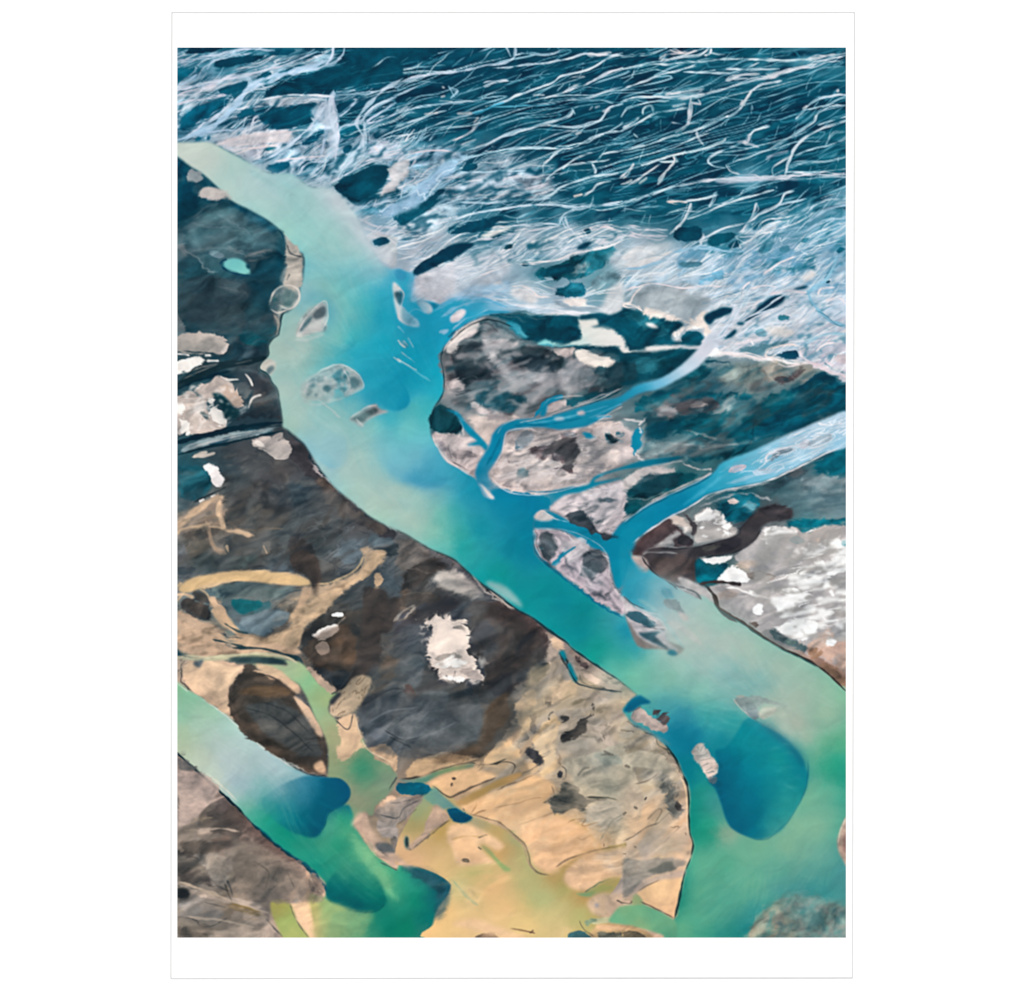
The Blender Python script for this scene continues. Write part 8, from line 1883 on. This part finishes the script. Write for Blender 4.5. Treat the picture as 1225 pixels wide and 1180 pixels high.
def mesh_obj(name, verts, faces, mat, parent=None, loc=(0, 0, 0)):
    me = bpy.data.meshes.new(name)
    me.from_pydata(verts, [], faces); me.update()
    o = bpy.data.objects.new(name, me); col.objects.link(o)
    o.location = loc; o.data.materials.append(mat)
    if parent: o.parent = parent
    return o

def slab(x0, x1, y0, y1, z0, z1, ox=0, oy=0, oz=0):
    v = [(x - ox, y - oy, z - oz) for x in (x0, x1) for y in (y0, y1) for z in (z0, z1)]
    f = [(0, 1, 3, 2), (4, 6, 7, 5), (0, 4, 5, 1), (2, 3, 7, 6), (0, 2, 6, 4), (1, 5, 7, 3)]
    return v, f

# ---- wall and floor
wall_m, wb = principled('white_wall_paint', (.83, .83, .83))
nt = wall_m.node_tree
tc = nt.nodes.new('ShaderNodeTexCoord'); nz = nt.nodes.new('ShaderNodeTexNoise'); bp = nt.nodes.new('ShaderNodeBump')
nz.inputs['Scale'].default_value = 260; nz.inputs['Detail'].default_value = 3
bp.inputs['Strength'].default_value = .04; bp.inputs['Distance'].default_value = .0005
nt.links.new(tc.outputs['Object'], nz.inputs['Vector']); nt.links.new(nz.outputs['Fac'], bp.inputs['Height']); nt.links.new(bp.outputs['Normal'], wb.inputs['Normal'])
w = mesh_obj('wall', *slab(-6, 6, .0, .2, 0, 5), wall_m)
w['kind'] = 'structure'; w['label'] = 'plain white painted wall behind the poster'; w['category'] = 'wall'
floor_m, fb = principled('pale_floor', (.6, .59, .57), .7)
g = mesh_obj('ground', *slab(-40, 40, -60, 20, -.3, -.004), floor_m)
g['kind'] = 'structure'; g['label'] = 'pale floor at the foot of the white wall'; g['category'] = 'ground'

# ---- the poster
root = bpy.data.objects.new('poster', None); col.objects.link(root)
root.location = (0, -.0006, HZ); root.empty_display_size = .1
root['label'] = 'white poster with a printed aerial view of a turquoise river delta and sandbanks'
root['category'] = 'poster'

paper_m, _ = principled('white_paper', (.82, .82, .82))
edge_m, _ = principled('pale_grey_edging', (.44, .44, .445))
# outline of the sheet, a little out of square, as in the photograph
out = [(204.6, 14.2), (1023.0, 14.2), (1020.6, 1170.6), (203.4, 1171.4)]
inn = [(206.4, 16.0), (1021.2, 16.0), (1018.9, 1168.9), (205.2, 1169.7)]
def P3(p, y): return (wx(p[0]), y, wz(p[1]) - HZ)
v = [P3(p, -.0002) for p in inn] + [P3(p,  .0004) for p in inn]
mesh_obj('paper_sheet', v, [(0, 3, 2, 1), (4, 5, 6, 7)] + [(i, (i + 1) % 4, 4 + (i + 1) % 4, 4 + i) for i in range(4)], paper_m, root)
v = [P3(p, -.0006) for p in out] + [P3(p, -.0006) for p in inn] + [P3(p,  .0004) for p in out] + [P3(p,  .0004) for p in inn]
f = []
for i in range(4):
    j = (i + 1) % 4
    f += [(i, 4 + i, 4 + j, j), (8 + i, 8 + j, 12 + j, 12 + i), (i, j, 8 + j, 8 + i), (4 + i, 12 + i, 12 + j, 4 + j)]
mesh_obj('edging', v, f, edge_m, root)

# ---- the print: one vertex per grain of ink
ink_m, ib = principled('printing_ink')
at = ink_m.node_tree.nodes.new('ShaderNodeVertexColor'); at.layer_name = 'ink'
ink_m.node_tree.links.new(at.outputs['Color'], ib.inputs['Base Color'])
H, Wd = PH, PW
# colour at the corners of the cells
pad = np.pad(IMG, ((1, 1), (1, 1), (0, 0)), mode='edge')
corner = (pad[:-1, :-1] + pad[1:, :-1] + pad[:-1, 1:] + pad[1:, 1:]) / 4
corner = corner + (corner - np.stack([blur(corner[..., k], 1.2) for k in range(3)], -1)) * .85      # keep the corners crisp
ink = srgb_lin(corner) / np.array(GAIN)
ink = np.clip(ink, 0.002, .98)
vy, vx = np.mgrid[0:H + 1, 0:Wd + 1]
def grid_part(name, cells, parent, yoff):
    used = np.zeros((H + 1, Wd + 1), bool)
    used[:-1, :-1] |= cells; used[1:, :-1] |= cells; used[:-1, 1:] |= cells; used[1:, 1:] |= cells
    idx = np.full((H + 1, Wd + 1), -1, np.int32); n = int(used.sum()); idx[used] = np.arange(n, dtype=np.int32)
    co = np.stack([(vx[used] + X0 - CX) * U, np.full(n, yoff), (CY - Y0 - vy[used]) * U], 1).astype(np.float32)
    quads = np.stack([idx[:-1, :-1][cells], idx[1:, :-1][cells], idx[1:, 1:][cells], idx[:-1, 1:][cells]], 1).astype(np.int32)
    nq = len(quads)
    me = bpy.data.meshes.new(name)
    me.vertices.add(n); me.vertices.foreach_set('co', co.ravel())
    me.loops.add(nq * 4); me.loops.foreach_set('vertex_index', quads.ravel())
    me.polygons.add(nq); me.polygons.foreach_set('loop_start', np.arange(0, nq * 4, 4, dtype=np.int32))
    me.update(calc_edges=True)
    a = me.color_attributes.new('ink', 'FLOAT_COLOR', 'POINT')
    rgba = np.ones((n, 4), np.float32); rgba[:, :3] = ink[used]
    a.data.foreach_set('color', rgba.ravel())
    o = bpy.data.objects.new(name, me); col.objects.link(o); me.materials.append(ink_m); o.parent = parent
    return o
LABEL = {'main_river': 'wide turquoise river running from the upper left to the lower right of the print'}
ALIAS = {'road_less': 'dark_lowland'}
names = [n for n in dict.fromkeys(REGN)]
reg_of = np.array([names.index(n) for n in REGN])[REG]
base = 'dark_lowland'
pic = None
reg_of[reg_of == 0] = names.index(base)
for alias, to in ALIAS.items():
    if alias in names: reg_of[reg_of == names.index(alias)] = names.index(to)
def pieces(mask):
    lab = np.zeros(mask.shape, np.int32); out = []
    h, w = mask.shape; todo = mask.copy()
    for y0, x0 in zip(*np.nonzero(mask)):
        if not todo[y0, x0]: continue
        stack = [(y0, x0)]; todo[y0, x0] = False; ys = []; xs = []
        while stack:
            y, x = stack.pop(); ys.append(y); xs.append(x)
            for b, a in ((y - 1, x), (y + 1, x), (y, x - 1), (y, x + 1)):
                if 0 <= b < h and 0 <= a < w and todo[b, a]:
                    todo[b, a] = False; stack.append((b, a))
        out.append((np.array(ys), np.array(xs)))
    return out
parts = []
for i, nme in enumerate(names):
    if nme in ('', base) or nme in ALIAS: continue
    for ys, xs in pieces(reg_of == i):
        if len(ys) < 150: reg_of[ys, xs] = names.index(base)            # crumbs stay with the ground around them
        else: parts.append((nme, ys, xs))
pic = grid_part('printed_picture', reg_of == names.index(base), root, -.0004)
for nme, ys, xs in parts:
    c = np.zeros(reg_of.shape, bool); c[ys, xs] = True
    o = grid_part(nme, c, pic, -.0004)
    if nme in LABEL: o['label'] = LABEL[nme]

# ---- light: a clear day, sun over the viewer's shoulder
EL, AZ = math.radians(40), math.radians(200)
world = bpy.data.worlds.new('World'); scene.world = world; world.use_nodes = True
wn = world.node_tree; bg = wn.nodes['Background']
sky = wn.nodes.new('ShaderNodeTexSky'); sky.sky_type = 'NISHITA'; sky.sun_disc = False
sky.sun_elevation = EL; sky.sun_rotation = AZ; sky.air_density = 1.0; sky.dust_density = 1.0
wn.links.new(sky.outputs['Color'], bg.inputs['Color']); bg.inputs['Strength'].default_value = .08
sd = bpy.data.lights.new('sun', 'SUN'); sd.energy = 3.6; sd.angle = math.radians(.5); sd.color = (1.0, .965, .91)
sun = bpy.data.objects.new('sun', sd); col.objects.link(sun)
from mathutils import Vector
d = Vector((math.sin(AZ) * math.cos(EL), math.cos(AZ) * math.cos(EL), math.sin(EL)))   # towards the sun
sun.rotation_euler = d.to_track_quat('Z', 'Y').to_euler(); sun.location = d * 20

# ---- camera, square on to the sheet
cd = bpy.data.cameras.new('camera'); cam = bpy.data.objects.new('camera', cd); col.objects.link(cam)
cd.lens = 60; cd.sensor_width = 36; cd.clip_end = 500
DIST = 1.225 * 60 / 36
cam.location = (0, -.0010 - DIST, HZ); cam.rotation_euler = (math.radians(90), 0, 0)
scene.camera = cam
scene.view_settings.view_transform = 'Standard'; scene.view_settings.look = 'None'
scene.view_settings.exposure = .35; scene.view_settings.gamma = 1
scene.cycles.max_bounces = 4
